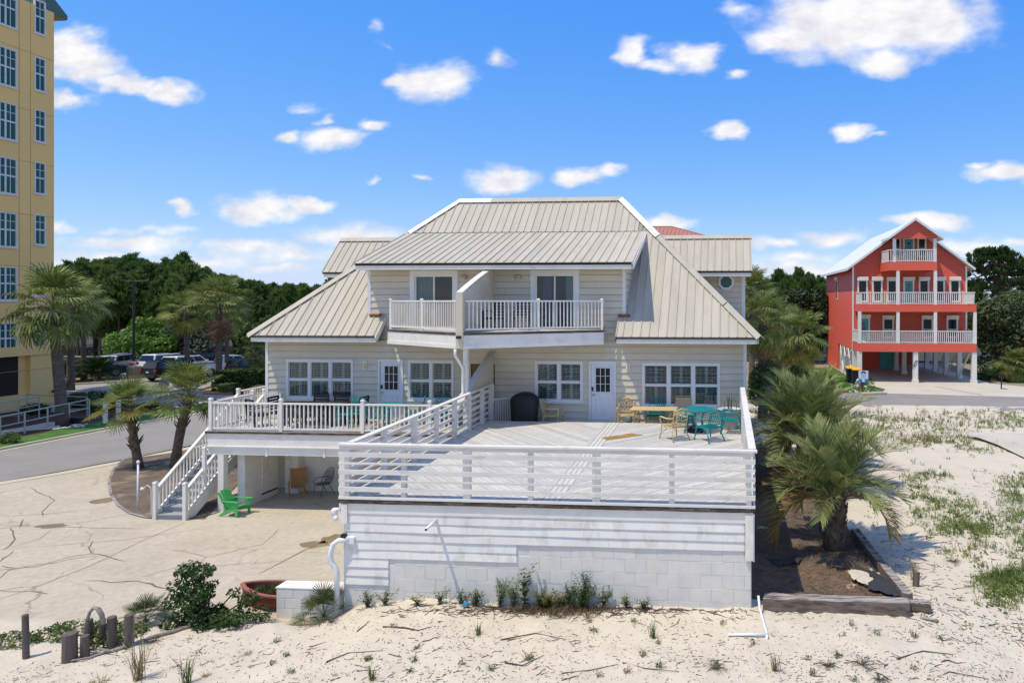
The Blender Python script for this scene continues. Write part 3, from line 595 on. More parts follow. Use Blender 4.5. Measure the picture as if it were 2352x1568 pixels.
def slider(x0, x1, z0, z1):
    OPEN.append((x0, x1, z0 - .1, z1)); Y = YW; b = MB(); b.box(x0, x1, Y - .04, Y + .09, z1 - .17, z1); b.box(x0, x0 + .17, Y - .04, Y + .09, z0 - .05, z1 - .17); b.box(x1 - .17, x1, Y - .04, Y + .09, z0 - .05, z1 - .17)
    d = b.build('sliding_door', trimw, house); a0, a1, t = x0 + .17, x1 - .17, z1 - .17; m = (a0 + a1) / 2
    fb = MB(); fbox(fb, a0, m + .03, z0, t, .05, Y + .03, Y + .06); fb.build('sash', white, d)
    fb = MB(); fbox(fb, m - .03, a1, z0, t, .05, Y - .005, Y + .025); fb.build('sash', white, d)
    MB().box(a0 + .05, m - .02, Y + .043, Y + .047, z0 + .05, t - .05).build('pane', wglass, d)
    MB().box(m + .02, a1 - .05, Y + .008, Y + .012, z0 + .05, t - .05).build('pane', wglass, d)
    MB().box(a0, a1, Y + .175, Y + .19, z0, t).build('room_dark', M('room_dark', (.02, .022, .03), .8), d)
    return d, a0, a1, m, t
def drape(d, x0, x1, z0, z1, mat):
    b = MB(); n = 16
    for k in range(n + 1):
        x = x0 + (x1 - x0) * k / n; y = YW + .13 + .018 * math.sin(k * 2.1); b.v += [Vector((x, y, z0)), Vector((x, y, z1))]
    b.f = [(2 * k, 2 * k + 2, 2 * k + 3, 2 * k + 1) for k in range(n)]; b.build('curtain', mat, d, smooth=True, fix=False)
d, a0, a1, m_, t = slider(-11.57, -9.76, 6.06, 8.14); drape(d, a0, m_, 6.06, t, curtain)
d, a0, a1, m_, t = slider(-7.06, -5.28, 6.06, 8.15); drape(d, a0 + .25, m_ - .15, 6.06, t, M('blue_curtain', (.10, .13, .24), .8, .3, 5, stretch=(4, 4, .2))); drape(d, m_ + .38, a1, 6.06, t, curtain)
# closet door under the balcony partition
OPEN.append((-9.28, -8.38, 2.4, 4.75))
cd = MB().box(-9.28, -8.38, YW + .03, YW + .09, 2.5, 4.75).build('closet_door', M('brown_wood', (.16, .10, .05), .7, .3, 3, stretch=(4, 4, .3)), house)
# siding
siding_wall(core, (0, YW, 0), (1, 0, 0), (0, -1, 0), XL + .06, XR - .06, 2.35, 5.62, siding, .235, OPEN)
siding_wall(core, (0, YW, 0), (1, 0, 0), (0, -1, 0), -13.10, -3.67, 5.62, 8.36, siding, .235, OPEN)
siding_wall(core, (-3.60, 0, 0), (0, 1, 0), (1, 0, 0), YW + .03, 27.6, 5.7, 8.36, siding, .235, (), lambda z, zt: (YW + .03, min(27.5, max(YW + .1, 23.47 + (z - 5.74) / 1.0 + .3))))
OCT = (-.34, .32, 7.5, 8.2)
siding_wall(core, (0, 29.90, 0), (1, 0, 0), (0, -1, 0), -7.5, .70, 4.6, 8.28, siding, .235, [(-.25, .23, 7.6, 8.1)])
MB().box(.66, .80, 29.86, 29.99, 3, 8.27).box(.80, .82, 29.9, 38, 3, 8.27).build('corner_trim', trimw, house)
for x0, x1, z0, z1 in ((XL, XL + .11, 2.3, 5.6), (XR - .11, XR, 2.3, 5.6), (-13.18, -13.06, 5.9, 8.3), (-3.71, -3.59, 5.95, 8.3)):
    MB().box(x0, x1, YW - .035, YW + .12, z0, z1).build('corner_trim', trimw, house)
# octagon window
b = MB(); oc = Vector((-.01, 29.88, 7.85)); k8 = [Vector((math.cos(R(22.5 + 45 * i)), 0, math.sin(R(22.5 + 45 * i)))) for i in range(8)]
for i in range(8):
    p, q = k8[i], k8[(i + 1) % 8]; b.add([oc + p * .36, oc + q * .36, oc + q * .26, oc + p * .26, oc + p * .36 + Vector((0, -.06, 0)), oc + q * .36 + Vector((0, -.06, 0)), oc + q * .26 + Vector((0, -.06, 0)), oc + p * .26 + Vector((0, -.06, 0))],
        [(0, 1, 2, 3), (4, 7, 6, 5), (0, 4, 5, 1), (2, 6, 7, 3)])
ow = b.build('octagon_window', trimw, house)
MB().prism([oc + p * .27 + Vector((0, -.01, 0)) for p in k8], (0, .005, 0)).build('pane', M('green_glass', (.03, .10, .09), .25, .2, 3), ow)
# roof planes
YE, ZE, XEL, XER, DD = 23.47, 5.78, -17.29, 1.14, 5.62
ZR = ZE + DD
roof = MB()
rl, rr = (XEL + DD, YE + DD, ZR - .03), (XER - DD, YE + DD, ZR - .03)
e = -.03
roof.add([(XEL, YE, ZE + e), (XER, YE, ZE + e), rr, rl, (XER, YE + 2 * DD, ZE + e), (XEL, YE + 2 * DD, ZE + e)], [(0, 1, 2, 3), (1, 4, 2), (4, 5, 3, 2), (5, 0, 3)])
# the lower front slope is left open where the dormer stands
roof.f[0] = None; k = len(roof.v)
DYT = 27.55; dz_ = ZE + (DYT - YE)
roof.v += [Vector(p) for p in ((-13.18, YE, ZE + e), (-13.18, DYT, dz_ + e), (-3.59, YE, ZE + e), (-3.59, DYT, dz_ + e), (XEL + DYT - YE, DYT, dz_ + e), (XER - DYT + YE, DYT, dz_ + e))]
roof.f = [f for f in roof.f if f] + [(0, k, k + 1, k + 4), (k + 2, 1, k + 5, k + 3), (k + 4, k + 5, 2, 3)]
ro = roof.build('roof', roofm, house)
hipx = lambda y: XEL + (y - YE)
P_ = lambda x, y: (x, y, ZE + (y - YE))
roof_plane(ro, [P_(XEL, YE), P_(-13.18, YE), P_(-13.18, YE + 4.11)], (0, 1, 1), roofm, .305, start=.1)
roof_plane(ro, [P_(-13.18, YE), P_(-12.5, YE), P_(-12.5, YW - .04), P_(-13.18, YW - .04)], (0, 1, 1), roofm, .305)
roof_plane(ro, [P_(-3.59, YE), P_(XER, YE), P_(-3.59, YE + 4.73)], (0, 1, 1), roofm, .305)
roof_plane(ro, [P_(-3.82, YE), P_(-3.59, YE), P_(-3.59, YW - .04), P_(-3.82, YW - .04)], (0, 1, 1), roofm, .305)
roof_plane(ro, [P_(hipx(DYT), DYT), P_(XER - DYT + YE, DYT), P_(XER - DD, YE + DD), P_(XEL + DD, YE + DD)], (0, 1, 1), roofm, .305)
# right hip face
roof_plane(ro, [(XER, YE, ZE), (XER, YE + 2 * DD, ZE), (XER - DD, YE + DD, ZR)], (-1, 0, 1), roofm, .305)
# dormer roof
DE, DZ = YW - .75, 8.37
dr_o = MB().prism([(-13.3, DE, DZ - .06), (-3.23, DE, DZ - .06), (-3.23, DYT + .1, dz_ - .07), (-13.3, DYT + .1, dz_ - .07)], (0, 0, .04)).build('dormer_roof', roofm, house)
roof_plane(dr_o, [(-13.3, DE, DZ), (-3.23, DE, DZ), (-3.23, DYT + .15, dz_ + .02), (-13.3, DYT + .15, dz_ + .02)], (0, 1, .4), roofm, .305)
MB().add([(-13.0, DYT, dz_ - .3), (-3.4, DYT, dz_ - .3), (-3.4, DYT + .02, dz_ + .02), (-13.0, DYT + .02, dz_ + .02)], [(0, 1, 2, 3)]).build('dormer_closure', dark, dr_o)
# fascias, soffits and flashing
def eave(x0, x1, y, z, ret=.7, m=white):
    f = MB().box(x0, x1, y + .03, y + .06, z - .22, z - .035).build('fascia', m, house)
    MB().box(x0 + .01, x1 - .01, y + .061, y + ret, z - .215, z - .195).build('soffit', siding, house)
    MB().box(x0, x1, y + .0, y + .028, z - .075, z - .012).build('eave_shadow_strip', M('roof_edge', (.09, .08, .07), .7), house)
eave(XEL + .08, -12.5, YE, ZE); eave(-3.82, XER - .08, YE, ZE); eave(-13.25, -3.28, DE, DZ, .7)
MB().box(XER - .06, XER - .03, YE + .1, YE + 2 * DD, ZE - .22, ZE - .035).build('fascia', white, house)
MB().beam((-12.49, YE + .02, ZE - .12), (-12.49, YW, ZE + .62), .03, .2).build('rake_board', white, house)
MB().beam((-3.83, YE + .02, ZE - .12), (-3.83, YW, ZE + .62), .03, .2).build('rake_board', M('brown_rake', (.10, .05, .035), .8), house)
MB().beam((-3.22, DE, DZ - .13), (-3.22, DYT, dz_ - .13), .035, .2).build('rake_board', white, house)
rust = M('rusty_flashing', (.23, .07, .03), .8, .4, 8)
for x in (-12.84, -3.64): bev(MB().box(x - .22, x + .22, YW - .16, YW - .03, 6.47, 6.56).build('rusted_flashing', rust, house), .03)
# hip and ridge caps
def capline(p, q, m, w=.2, off=.05, drop=.64, par=None):
    p, q = Vector(p), Vector(q); d = (q - p).normalized(); s_ = d.cross(Vector((0, 0, 1))).normalized(); up = s_.cross(d)
    b = MB(); o = up * off
    dn = Vector((0, 0, -1)) * w * drop
    b.add([p + o, q + o, p + o + s_ * w + dn, q + o + s_ * w + dn, p + o - s_ * w + dn, q + o - s_ * w + dn], [(0, 1, 3, 2), (1, 0, 4, 5)])
    o2 = b.build('ridge_cap', m, par or ro, fix=False); sol = o2.modifiers.new('thick', 'SOLIDIFY'); sol.thickness = .02; return o2
hl = lambda t: (XEL + DD * t, YE + DD * t, ZE + DD * t + .02); hr = lambda t: (XER - DD * t, YE + DD * t, ZE + DD * t + .02)
capline(hl(0), hl(.72), roofm); capline(hl(.725), hl(1), roofw)
capline(hr(0), hr(.2), roofm); capline(hr(.205), hr(.68), roofm); capline(hr(.685), hr(1), roofw, .22, .07)
capline((XEL + DD, YE + DD, ZR + .03), (-10.2, YE + DD, ZR + .03), roofw, .2, .06, .95); capline((-10.2, YE + DD, ZR + .03), (XER - DD + .05, YE + DD, ZR + .035), roofm, .2, .06, .95)
# rear cross wing
wy0, wy1, wz0, wz1 = 29.1, 30.6, 8.30, 9.88
wing = MB().prism([(-17.95, wy0, wz0 - .06), (1.1, wy0, wz0 - .06), (1.1, wy1, wz1 - .05), (-17.95, wy1, wz1 - .05)], (0, 0, .03)).prism([(-17.95, wy1, wz1 - .05), (1.1, wy1, wz1 - .05), (1.1, 38.6, wz0 - .06), (-17.95, 38.6, wz0 - .06)], (0, 0, .03)).build('wing_roof', roofm, house)
roof_plane(wing, [(-17.95, wy0, wz0), (-9.5, wy0, wz0), (-9.5, wy1, wz1), (-17.95, wy1, wz1)], (0, 1, 1), roofm, .305)
roof_plane(wing, [(-6, wy0, wz0), (1.1, wy0, wz0), (1.1, wy1, wz1), (-6, wy1, wz1)], (0, 1, 1), roofm, .305)
capline((-17.95, wy1, wz1 + .02), (1.12, wy1, wz1 + .02), roofm, .17, .06, 1.0, wing)
MB().box(-17.9, 1.05, wy0 + .03, wy0 + .06, wz0 - .22, wz0 - .03).build('fascia', white, house)
MB().box(-17.9, 1.05, wy0 + .07, wy0 + .8, wz0 - .215, wz0 - .195).build('soffit', siding, house)
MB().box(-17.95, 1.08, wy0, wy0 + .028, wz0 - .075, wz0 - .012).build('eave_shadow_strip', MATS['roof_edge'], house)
MB().prism([(.80, 29.95, 8.2), (.80, 38, 8.2), (.80, 30.6, 9.8)], (-.03, 0, 0)).build('gable_wall', siding, house)
# wall lamps
for x, z, mt in ((-13.27, 4.67, M('amber_lens', (.75, .55, .25), .3)), (-3.5, 4.66, M('cream_lens', (.62, .55, .40), .3))):
    b = MB()
    prof = [(x + .075 * math.cos(a), z + .085 * (1 if math.sin(a) > 0 else -1) + .075 * math.sin(a)) for a in [k * math.pi / 8 for k in range(16)]]
    l = b.prism([(p[0], YW - .07, p[1]) for p in prof], (0, .06, 0)).build('wall_lamp', white, house)
    b = MB(); b.lathe([(0.01, -.11), (.04, -.1), (.05, -.03), (.045, .05), (.01, .09)], 10, (x, YW - .08, z)).build('lamp_lens', mt, l, smooth=True)
for x, z in ((-9.53, 7.9), (-7.51, 7.9)):
    b = MB(); b.lathe([(.02, -.07), (.11, -.05), (.13, 0), (.11, .06), (.03, .09)], 14, (x, YW - .06, z)); l = b.build('wall_lamp', M('pewter', (.38, .37, .33), .45), house, smooth=True)
    MB().lathe([(.01, -.035), (.09, -.03), (.125, 0)], 12, (x, YW - .06, z - .06)).build('lamp_lens', M('cream_lens', (.62, .55, .40), .3), l)
# balcony
BZ = 6.03; bl, bc, br = Vector((-12.13, YW - .5, BZ)), Vector((-8.48, 21.2, BZ)), Vector((-4.32, YW - .5, BZ))
bal = MB().prism([(-12.13, YW - .03, BZ - .08), bl - Vector((0, 0, .08)), bc - Vector((0, 0, .08)), br - Vector((0, 0, .08)), (-4.32, YW - .03, BZ - .08)], (0, 0, .07)).build('balcony', deckm, house)
for p, q in ((bl, bc), (bc, br)):
    d = (q - p).normalized(); n = Vector((d.y, -d.x, 0)); Z = Vector((0, 0, 1))
    MB().beam(p - Z * .26 + n * .02, q - Z * .26 + n * .02, .04, .33).build('fascia', white, bal)
    MB().beam(p - Z * .47 + n * .035, q - Z * .46 + n * .035, .05, .12).build('lower_fascia', white, bal)
    MB().beam(p - Z * .04 + n * .03, q - Z * .04 + n * .03, .07, .05).build('deck_edge', darkwood, bal)
for x, y in ((-12.13, 0), (-4.32, 0)): MB().box(x - .02, x + .02, YW - .5, YW - .03, BZ - .53, BZ - .09).build('end_fascia', white, bal)
MB().prism([(-12.1, YW - .04, BZ - .50), bl + Vector((.03, 0, -.50)), bc + Vector((0, .05, -.5)), br + Vector((-.03, 0, -.50)), (-4.35, YW - .04, BZ - .5)], (0, 0, .03)).build('underside', siding, bal)
Z = Vector((0, 0, 1))
lm, rm = bl.lerp(bc, .48), bc.lerp(br, .52)
bi, bj = bl + Vector((.05, .06, 0)), br + Vector((-.05, .06, 0))
railing(bal, bi, bc + Vector((-.1, .12, 0)), 1.0, white, .105, .028, (.06, .05)); railing(bal, bc + Vector((.12, .12, 0)), bj, 1.0, white, .125, .036, (.06, .05))
for x in (bi, bj): railing(bal, x, (x.x, YW - .04, BZ), 1.0, white, .11, .036, (.06, .05))
for c in (lm + Vector((0, .09, 0)), rm + Vector((0, .09, 0)), bi, bj): post(bal, c, 1.09, white, .08)
# partition wall between the two balconies
px_ = -8.48
MB().prism([(px_ - .06, 21.25, BZ), (px_ - .06, YW - .03, BZ), (px_ - .06, YW - .03, 8.22)] + [(px_ - .06, 21.25 + 2.9 * t, 7.27 + .95 * t) for t in (.8, .6, .4, .2, 0)], (.12, 0, 0)).build('partition', siding, bal)
b = MB(); pr = [(21.16 + 3.02 * t, 7.30 + .95 * t + .04 * math.sin(math.pi * t)) for t in [k / 8 for k in range(9)]]
for i in range(8): b.beam((px_, pr[i][0], pr[i][1]), (px_, pr[i + 1][0], pr[i + 1][1]), .21, .04)
b.build('partition_cap', white, bal)
siding_wall(bal, (px_ + .062, 0, 0), (0, 1, 0), (1, 0, 0), 21.3, YW - .04, BZ + .02, 8.2, siding, .235, (), lambda z, zt: (max(21.33, 21.33 + (zt - 7.18) / .95 * 3.0), YW - .04), proud=.012)
MB().box(px_ - .11, px_ + .11, 21.12, 21.3, BZ - .5, 7.28).build('corner_post', siding, bal)
bev(MB().box(-8.56, -8.38, 21.02, 21.1, 5.83, 5.93).build('flood_lamp', blackm, bal), .03)
# lower partition, its sloped cap, support post and downspout
MB().box(-8.52, -8.38, 21.55, 21.69, 2.5, BZ - .5).build('support_post', white, bal)
MB().prism([(-8.50, 21.7, 2.45), (-8.50, YW - .03, 2.45), (-8.50, YW - .03, 5.05), (-8.50, 21.7, 3.9)], (.08, 0, 0)).build('lower_partition', siding, bal)
MB().beam((-8.46, 20.6, 3.62), (-8.46, YW - .04, 5.2), .24, .05).build('partition_cap', M('grey_white_trim', (.50, .52, .53), .5), bal)
MB().tube([(-8.6, 21.1, 5.5), (-8.6, 21.1, 5.3), (-8.56, 21.3, 5.1), (-8.50, 21.48, 4.85), (-8.50, 21.48, 3.9), (-8.50, 21.3, 3.6), (-8.50, 20.95, 3.45), (-8.5, 20.9, 2.8)], .045, 8).build('downspout', white, bal, smooth=True)
# ================================================================ front deck on its block base
DX0, DX1, DY0, DY1 = -8.42, .58, 14.3, 23.05
def dzf(y): return 2.70 + .19 * (y - DY0) / (DY1 - DY0)
deck = empty('front_deck', (-4, 18, 0), 'raised white deck with horizontal board railing on painted block base', 'deck')
base = MB().box(DX0 + .06, DX1 - .06, DY0 + .064, DY1 - .2, -.3, 2.5).build('base_wall', mortar, deck)
blk = None
for r in range(7):
    z0 = -.14 + r * .285; x = DX0 + .06 - (.23 if r % 2 else 0)
    while x < DX1 - .08:
        x0, x1 = max(x, DX0 + .07), min(x + .46, DX1 - .07); lim = .86 if x0 < -7.5 else (1.31 if x0 < -4.65 else 1.66)
        if z0 < lim and x1 - x0 > .05:
            p = random.uniform(-.003, .003)
            bev(MB().box(x0 + .0025, x1 - .0025, DY0 + .058 + p, DY0 + .079, z0 + .0025, z0 + .2825).build('block', cmu, base), .004, 1)
        x += .46
# clapboards in a stepped outline
def lim_(z, zt): return (DX0 + .07, -7.34 if z < 1.25 else (-4.49 if z < 1.64 else DX1 - .20))
siding_wall(base, (0, DY0 + .056, 0), (1, 0, 0), (0, -1, 0), 0, 0, .852, 2.40, M('white_clapboard', (.73, .72, .685), .5, .05, 1.5, ov=.06, bump=.12, bscale=60, c2=(.52, .495, .44), c2amt=.6, c2scale=2.4, stretch=(1.6, 1, .7)), .1935, (), lim_, wavy=.012, groove=.0, joints=True, proud=.026)
MB().box(DX0 + .05, DX1 - .03, DY0 + .032, DY0 + .062, 2.40, 2.625).build('header_board', white, deck)
MB().box(DX0 + .02, DX0 + .16, DY0 + .0, DY0 + .03, 2.18, 2.61).build('corner_board', white, deck)
MB().box(DX1 - .19, DX1 - .02, DY0 + .0, DY0 + .029, 1.63, 2.58).build('corner_board', white, deck)
MB().box(DX1 - .019, DX1 + .005, DY0 + .03, DY1 - .2, 1.6, 2.6).build('side_board', white, deck)
for k in range(9):
    x0 = DX0 - .06 + k * 1.0; MB().beam((x0, DY0 + .035, 2.66 + random.uniform(-.006, .006)), (x0 + .996, DY0 + .035, 2.66 + random.uniform(-.006, .006)), .09, .065).build('deck_edge', darkwood, deck)
MB().box(DX1 - .03, DX1 + .03, DY0 + .04, DY1, 2.62, 2.70).build('deck_edge', darkwood, deck)
floor = MB().prism([(DX0 + .08, DY0 + .09, 2.60), (DX1 - .08, DY0 + .09, 2.60), (DX1 - .08, DY1 - .06, 2.78), (DX0 + .08, DY1 - .06, 2.78)], (0, 0, .04)).build('deck_floor', M('joist_shadow', (.05, .05, .05), .9), deck)
def diag(x0, x1, y0, y1, sgn, w=.142):
    c = [(x0, y0), (x1, y0), (x1, y1), (x0, y1)]; k = math.sqrt(.5)
    P = [((x * k + sgn * -1 * y * k) if True else 0, 0, x, y) for x, y in c]
    lo, hi = min(p[0] for p in P), max(p[0] for p in P); s = lo
    while s < hi:
        q = clip(clip(P, 0, s + .006, True), 0, s + w - .006, False)
        if len(q) >= 3:
            pts = [(p[2], p[3], dzf(p[3]) - .03) for p in q]; cxm = sum(p[0] for p in pts) / len(pts); lift = random.uniform(-.002, .003)
            # long boards are butted at an uneven joint
            MB().prism([(a, b_, c_ + lift) for a, b_, c_ in pts], (0, 0, .03)).build('plank', deckm, floor)
        s += w
SX0, SX1 = -4.12, -3.62
diag(DX0 + .09, SX0 - .005, DY0 + .05, DY1, -1); diag(SX1 + .005, DX1 - .09, DY0 + .05, DY1, 1)
for k in range(4):
    x0 = SX0 + k * .1265; MB().prism([(x0, DY0 + .05, dzf(DY0) - .028), (x0 + .112, DY0 + .05, dzf(DY0) - .028), (x0 + .112, DY1, dzf(DY1) - .028), (x0, DY1, dzf(DY1) - .028)], (0, 0, .03)).build('plank', deckm, floor)
bare = M('new_bare_plank', (.36, .19, .055), .65, .15, 4, bump=.3, bscale=40, stretch=(.5, .5, 1))
for k in range(2):
    o = .145 * k; d = Vector((.80, .60, 0)); n = Vector((-.60, .80, 0)); p = Vector((-3.60, 20.42, 0)) + n * o * 1.3
    q = [p, p + d * (1.15 + .1 * (1 - k)), p + d * (1.05 + .1 * (1 - k)) + n * .18, p + n * .18]
    b = MB().prism([(v.x, v.y, dzf(v.y) + .004) for v in q], (0, 0, .012)).build('bare_plank', bare, floor); b['label'] = 'unpainted golden brown replacement plank'
# horizontal board railing
RZ = [(.99, .10), (.80, .045), (.61, .10), (.42, .045), (.235, .10), (.045, .055)]
px_front = [-8.28, -7.0, -5.59, -4.19, -2.76, -1.15, .47]
for i, x in enumerate(px_front):
    w = .165 if i in (2, 4) else .105
    MB().box(x - w / 2, x + w / 2, DY0 + .03, DY0 + .12, 2.695, 3.88).build('post', white_b, deck)
for h, t in RZ:
    for (a, c) in ((DX0 - .03, -2.76), (-2.755, DX1 + .02)):
        z = 2.70 + h; MB().beam((a, DY0 + .012, z + random.uniform(-.004, .004)), (c, DY0 + .012, z + random.uniform(-.006, .004)), .042, t).build('rail_board', white_b, deck)
for (a, c) in ((DX0 - .05, -5.6), (-5.595, -2.76), (-2.755, DX1 + .06)):
    MB().beam((a, DY0 + .06, 3.905), (c, DY0 + .06, 3.905 + random.uniform(-.004, .004)), .16, .04).build('rail_cap', white_b, deck)
MB().box(DX0 - .02, DX1, DY0 + .01, DY0 + .028, 3.80, 3.875).build('rail_board', white_b, deck)
# left side
ly = [15.9, 17.5, 18.9, 20.2, 21.4, 22.55]
for i, y in enumerate(ly):
    w = .105 if i % 2 == 0 else .16; z = dzf(y); MB().box(-8.30, -8.20, y - w / 2, y + w / 2, z - .01, z + 1.18).build('post', white_b, deck)
ye = 23.45
MB().box(-8.33, -8.16, ye - .07, ye + .07, 2.6, dzf(ye) + 1.18).build('post', white_b, deck)
for h, t in RZ:
    y0 = DY0 + .15
    for y1 in ly[1::2] + [ye - .08]:
        MB().beam((-8.325, y0, dzf(y0) + h), (-8.325, y1 - .005, dzf(y1) + h), .042, t).build('rail_board', white_b, deck); y0 = y1
MB().beam((-8.27, DY0 + .15, dzf(DY0) + 1.215), (-8.27, ye + .12, dzf(ye) + 1.2), .16, .04).build('rail_cap', white_b, deck)
# right side
for y in (16.0, 18.2, 20.4, 22.6): MB().box(.44, .54, y - .05, y + .05, dzf(y) - .01, dzf(y) + 1.18).build('post', white_b, deck)
for h, t in RZ: MB().beam((.585, DY0 + .05, 2.7 + h), (.585, DY1, dzf(DY1) + h), .042, t).build('rail_board', white_b, deck)
MB().beam((.54, DY0 + .15, 2.70 + 1.215), (.54, DY1 + .1, dzf(DY1) + 1.215), .16, .04).build('rail_cap', white_b, deck)
MB().box(.46, .62, DY1 - .02, DY1 + .14, 2.6, 3.99).build('post', white_b, deck)
# lower walk along the house wall
walk = MB().box(-8.3, .6, DY1 - .05, YW - .03, 2.52, 2.58).build('walkway', deckgrey, deck)
for k in range(8): MB().box(-8.3, .6, DY1 + .0 + k * .142, DY1 + .0 + k * .142 + .136, 2.585, 2.615).build('plank', deckm, walk)
railing(deck, (-8.2, ye + .1, 2.61), (-7.55, YW - .08, 2.61), .95, white, .085, .03)
# pipes and fittings on the front wall
p = Vector((-6.27, DY0 + .06, 2.30)); MB().tube([p, p + Vector((0, -.52, -.04))], .033, 10).build('drain_pipe', pipewhite, deck, smooth=True)
MB().tube([p + Vector((0, -.521, -.04)), p + Vector((0, -.523, -.04))], .025, 10).build('drain_mouth', dark, deck)
q = Vector((DX0 - .02, DY0 - .03, 0))
MB().tube([q + Vector((.22, .05, 1.83)), q + Vector((.02, -.02, 1.83)), q + Vector((-.08, -.05, 1.76)), q + Vector((-.14, -.06, 1.55)), q + Vector((-.13, -.06, 1.38)), q + Vector((-.05, -.05, 1.28)), q + Vector((0, -.05, 1.15)), q + Vector((.01, -.06, .15))], .055, 10).build('downspout', pipewhite, deck, smooth=True)
bev(MB().box(DX0 + .14, DX0 + .33, DY0 - .02, DY0 + .05, 1.74, 1.9).build('outlet_box', pipewhite, deck), .01)
MB().box(DX0 + .04, DX0 + .14, DY0 - .04, DY0 + .05, 1.80, 1.96).build('outlet_box', blackm, deck)
b = MB(); s0 = Vector((DX0 - .02, DY0 + .06, 2.47)); b.lathe([(.02, -.10), (.06, -.09), (.07, .02), (.05, .07), (.01, .08)], 10, s0 + Vector((-.14, 0, -.05))); b.tube([s0, s0 + Vector((-.15, 0, 0))], .04, 8); b.lathe([(.02, -.07), (.045, -.06), (.05, .03), (.01, .05)], 8, s0 + Vector((-.08, -.04, -.17))); b.build('security_lamp', pipewhite, deck, smooth=True)
# garden wall stub
gw = MB().box(-9.97, -8.40, 14.45, 14.80, -.05, .66).build('garden_wall', mortar); tag(gw, 'low white painted block wall beside the red boat planter', 'wall')
for r in range(3):
    x = -9.98 - (.2 if r % 2 else 0)
    while x < -8.45:
        x0, x1 = max(x, -9.975), min(x + .4, -8.42)
        if x1 - x0 > .05: bev(MB().box(x0 + .002, x1 - .002, 14.438, 14.4495, r * .22 + .002, r * .22 + .218).build('block', cmu, gw), .006, 1)
        x += .4
MB().box(-9.99, -8.40, 14.43, 14.82, .662, .685).build('wall_cap', white, gw)

# ================================================================ side deck, stairs, carport
LX0, LX1, LY0 = -17.27, -8.5, 21.5
sd = empty('side_deck', (-13, 22.8, 0), 'white side deck with baluster railing above the open carport', 'deck')
fl = MB().box(LX0 + .02, LX1, LY0 + .02, YW - .03, 2.60, 2.665).build('deck_floor', MATS['joist_shadow'], sd)
for k in range(19):
    y = LY0 + k * .1425
    if y + .138 > YW - .02: break
    xs = random.choice((-13.4, -12.9, -12.4)); MB().box(LX0, xs - .003, y, y + .136, 2.67, 2.70).build('plank', deckm, fl); MB().box(xs + .003, LX1, y, y + .136, 2.67, 2.70).build('plank', deckbare, fl)
MB().box(LX0 - .06, -8.44, LY0 - .05, LY0 - .003, 2.63, 2.70).build('deck_edge', darkwood, sd)
MB().box(LX0, LX1 + .05, LY0 + .0, LY0 + .04, 2.20, 2.628).build('fascia', white, sd)
MB().box(LX0 + .0, LX0 + .04, LY0 + .041, YW - .03, 2.20, 2.628).build('fascia', white, sd)
for a, c in ((LX0 - .0, -15.2), (-15.19, -13.2), (-13.19, -11.0), (-10.99, -8.5)):
    MB().box(a, c, LY0 + .02, LY0 + .13, 1.92, 2.18 + random.uniform(-.01, .01)).build('beam', white, sd)
MB().box(LX0 - .0, LX1, LY0 - .04, LY0 + .02, 2.181, 2.215).build('ledge', white, sd)
for x in (-15.2, -13.2): MB().box(x - .035, x + .035, LY0 - .0, LY0 + .019, 1.88, 2.18).build('bracket', white, sd)
fposts = [0.03] + [W(x, 930, LY0).x - LX0 for x in (640, 828, 982)]
railing(sd, (LX0 + .05, LY0 + .06, 2.70), (LX1 - .05, LY0 + .06, 2.70), .93, white, .147, .04, (.09, .05), posts=fposts, posth=1.10, postw=.105)
railing(sd, (LX0 + .06, LY0 + .1, 2.70), (LX0 + .06, 23.55, 2.70), .93, white, .147, .04, (.09, .05), posts=(2.02,), posth=1.10, postw=.105)
for x, y in ((-16.82, 21.62), (-12.6, 21.62)): MB().box(x - .10, x + .10, y - .10, y + .10, 0, 1.925).build('support_post', white, sd)
MB().box(LX0 + .1, LX1, LY0 + .15, YW - .1, 2.40, 2.42).build('carport_ceiling', white, sd)
# carport walls
cp = empty('carport', (-13, 24, 0), 'white walled open carport under the side deck', 'carport')
MB().box(-16.3, -8.5, YW - .02, YW + .18, 0, 2.395).build('back_wall', white, cp)
MB().box(-16.12, -15.62, YW - .40, YW - .021, 0, 2.395).build('pilaster', white, cp)
MB().box(-16.62, -16.36, 22.05, YW - .42, 0, 2.39).build('closet_wall', white, cp)
MB().box(-16.359, -16.33, 22.9, 23.72, .25, 2.2).build('closet_door', white, cp)
MB().box(-16.359, -16.335, 22.9, 23.72, .19, .245).build('door_gap', dark, cp)
for x, z, w_, h_, m in ((-15.86, 1.86, .10, .15, greyiron), (-15.92, 1.45, .05, .2, greyiron), (-15.95, 1.18, .12, .16, pipewhite)):
    bev(MB().box(x - w_ / 2, x + w_ / 2, YW - .45, YW - .401, z - h_ / 2, z + h_ / 2).build('wall_box', m, cp), .01)
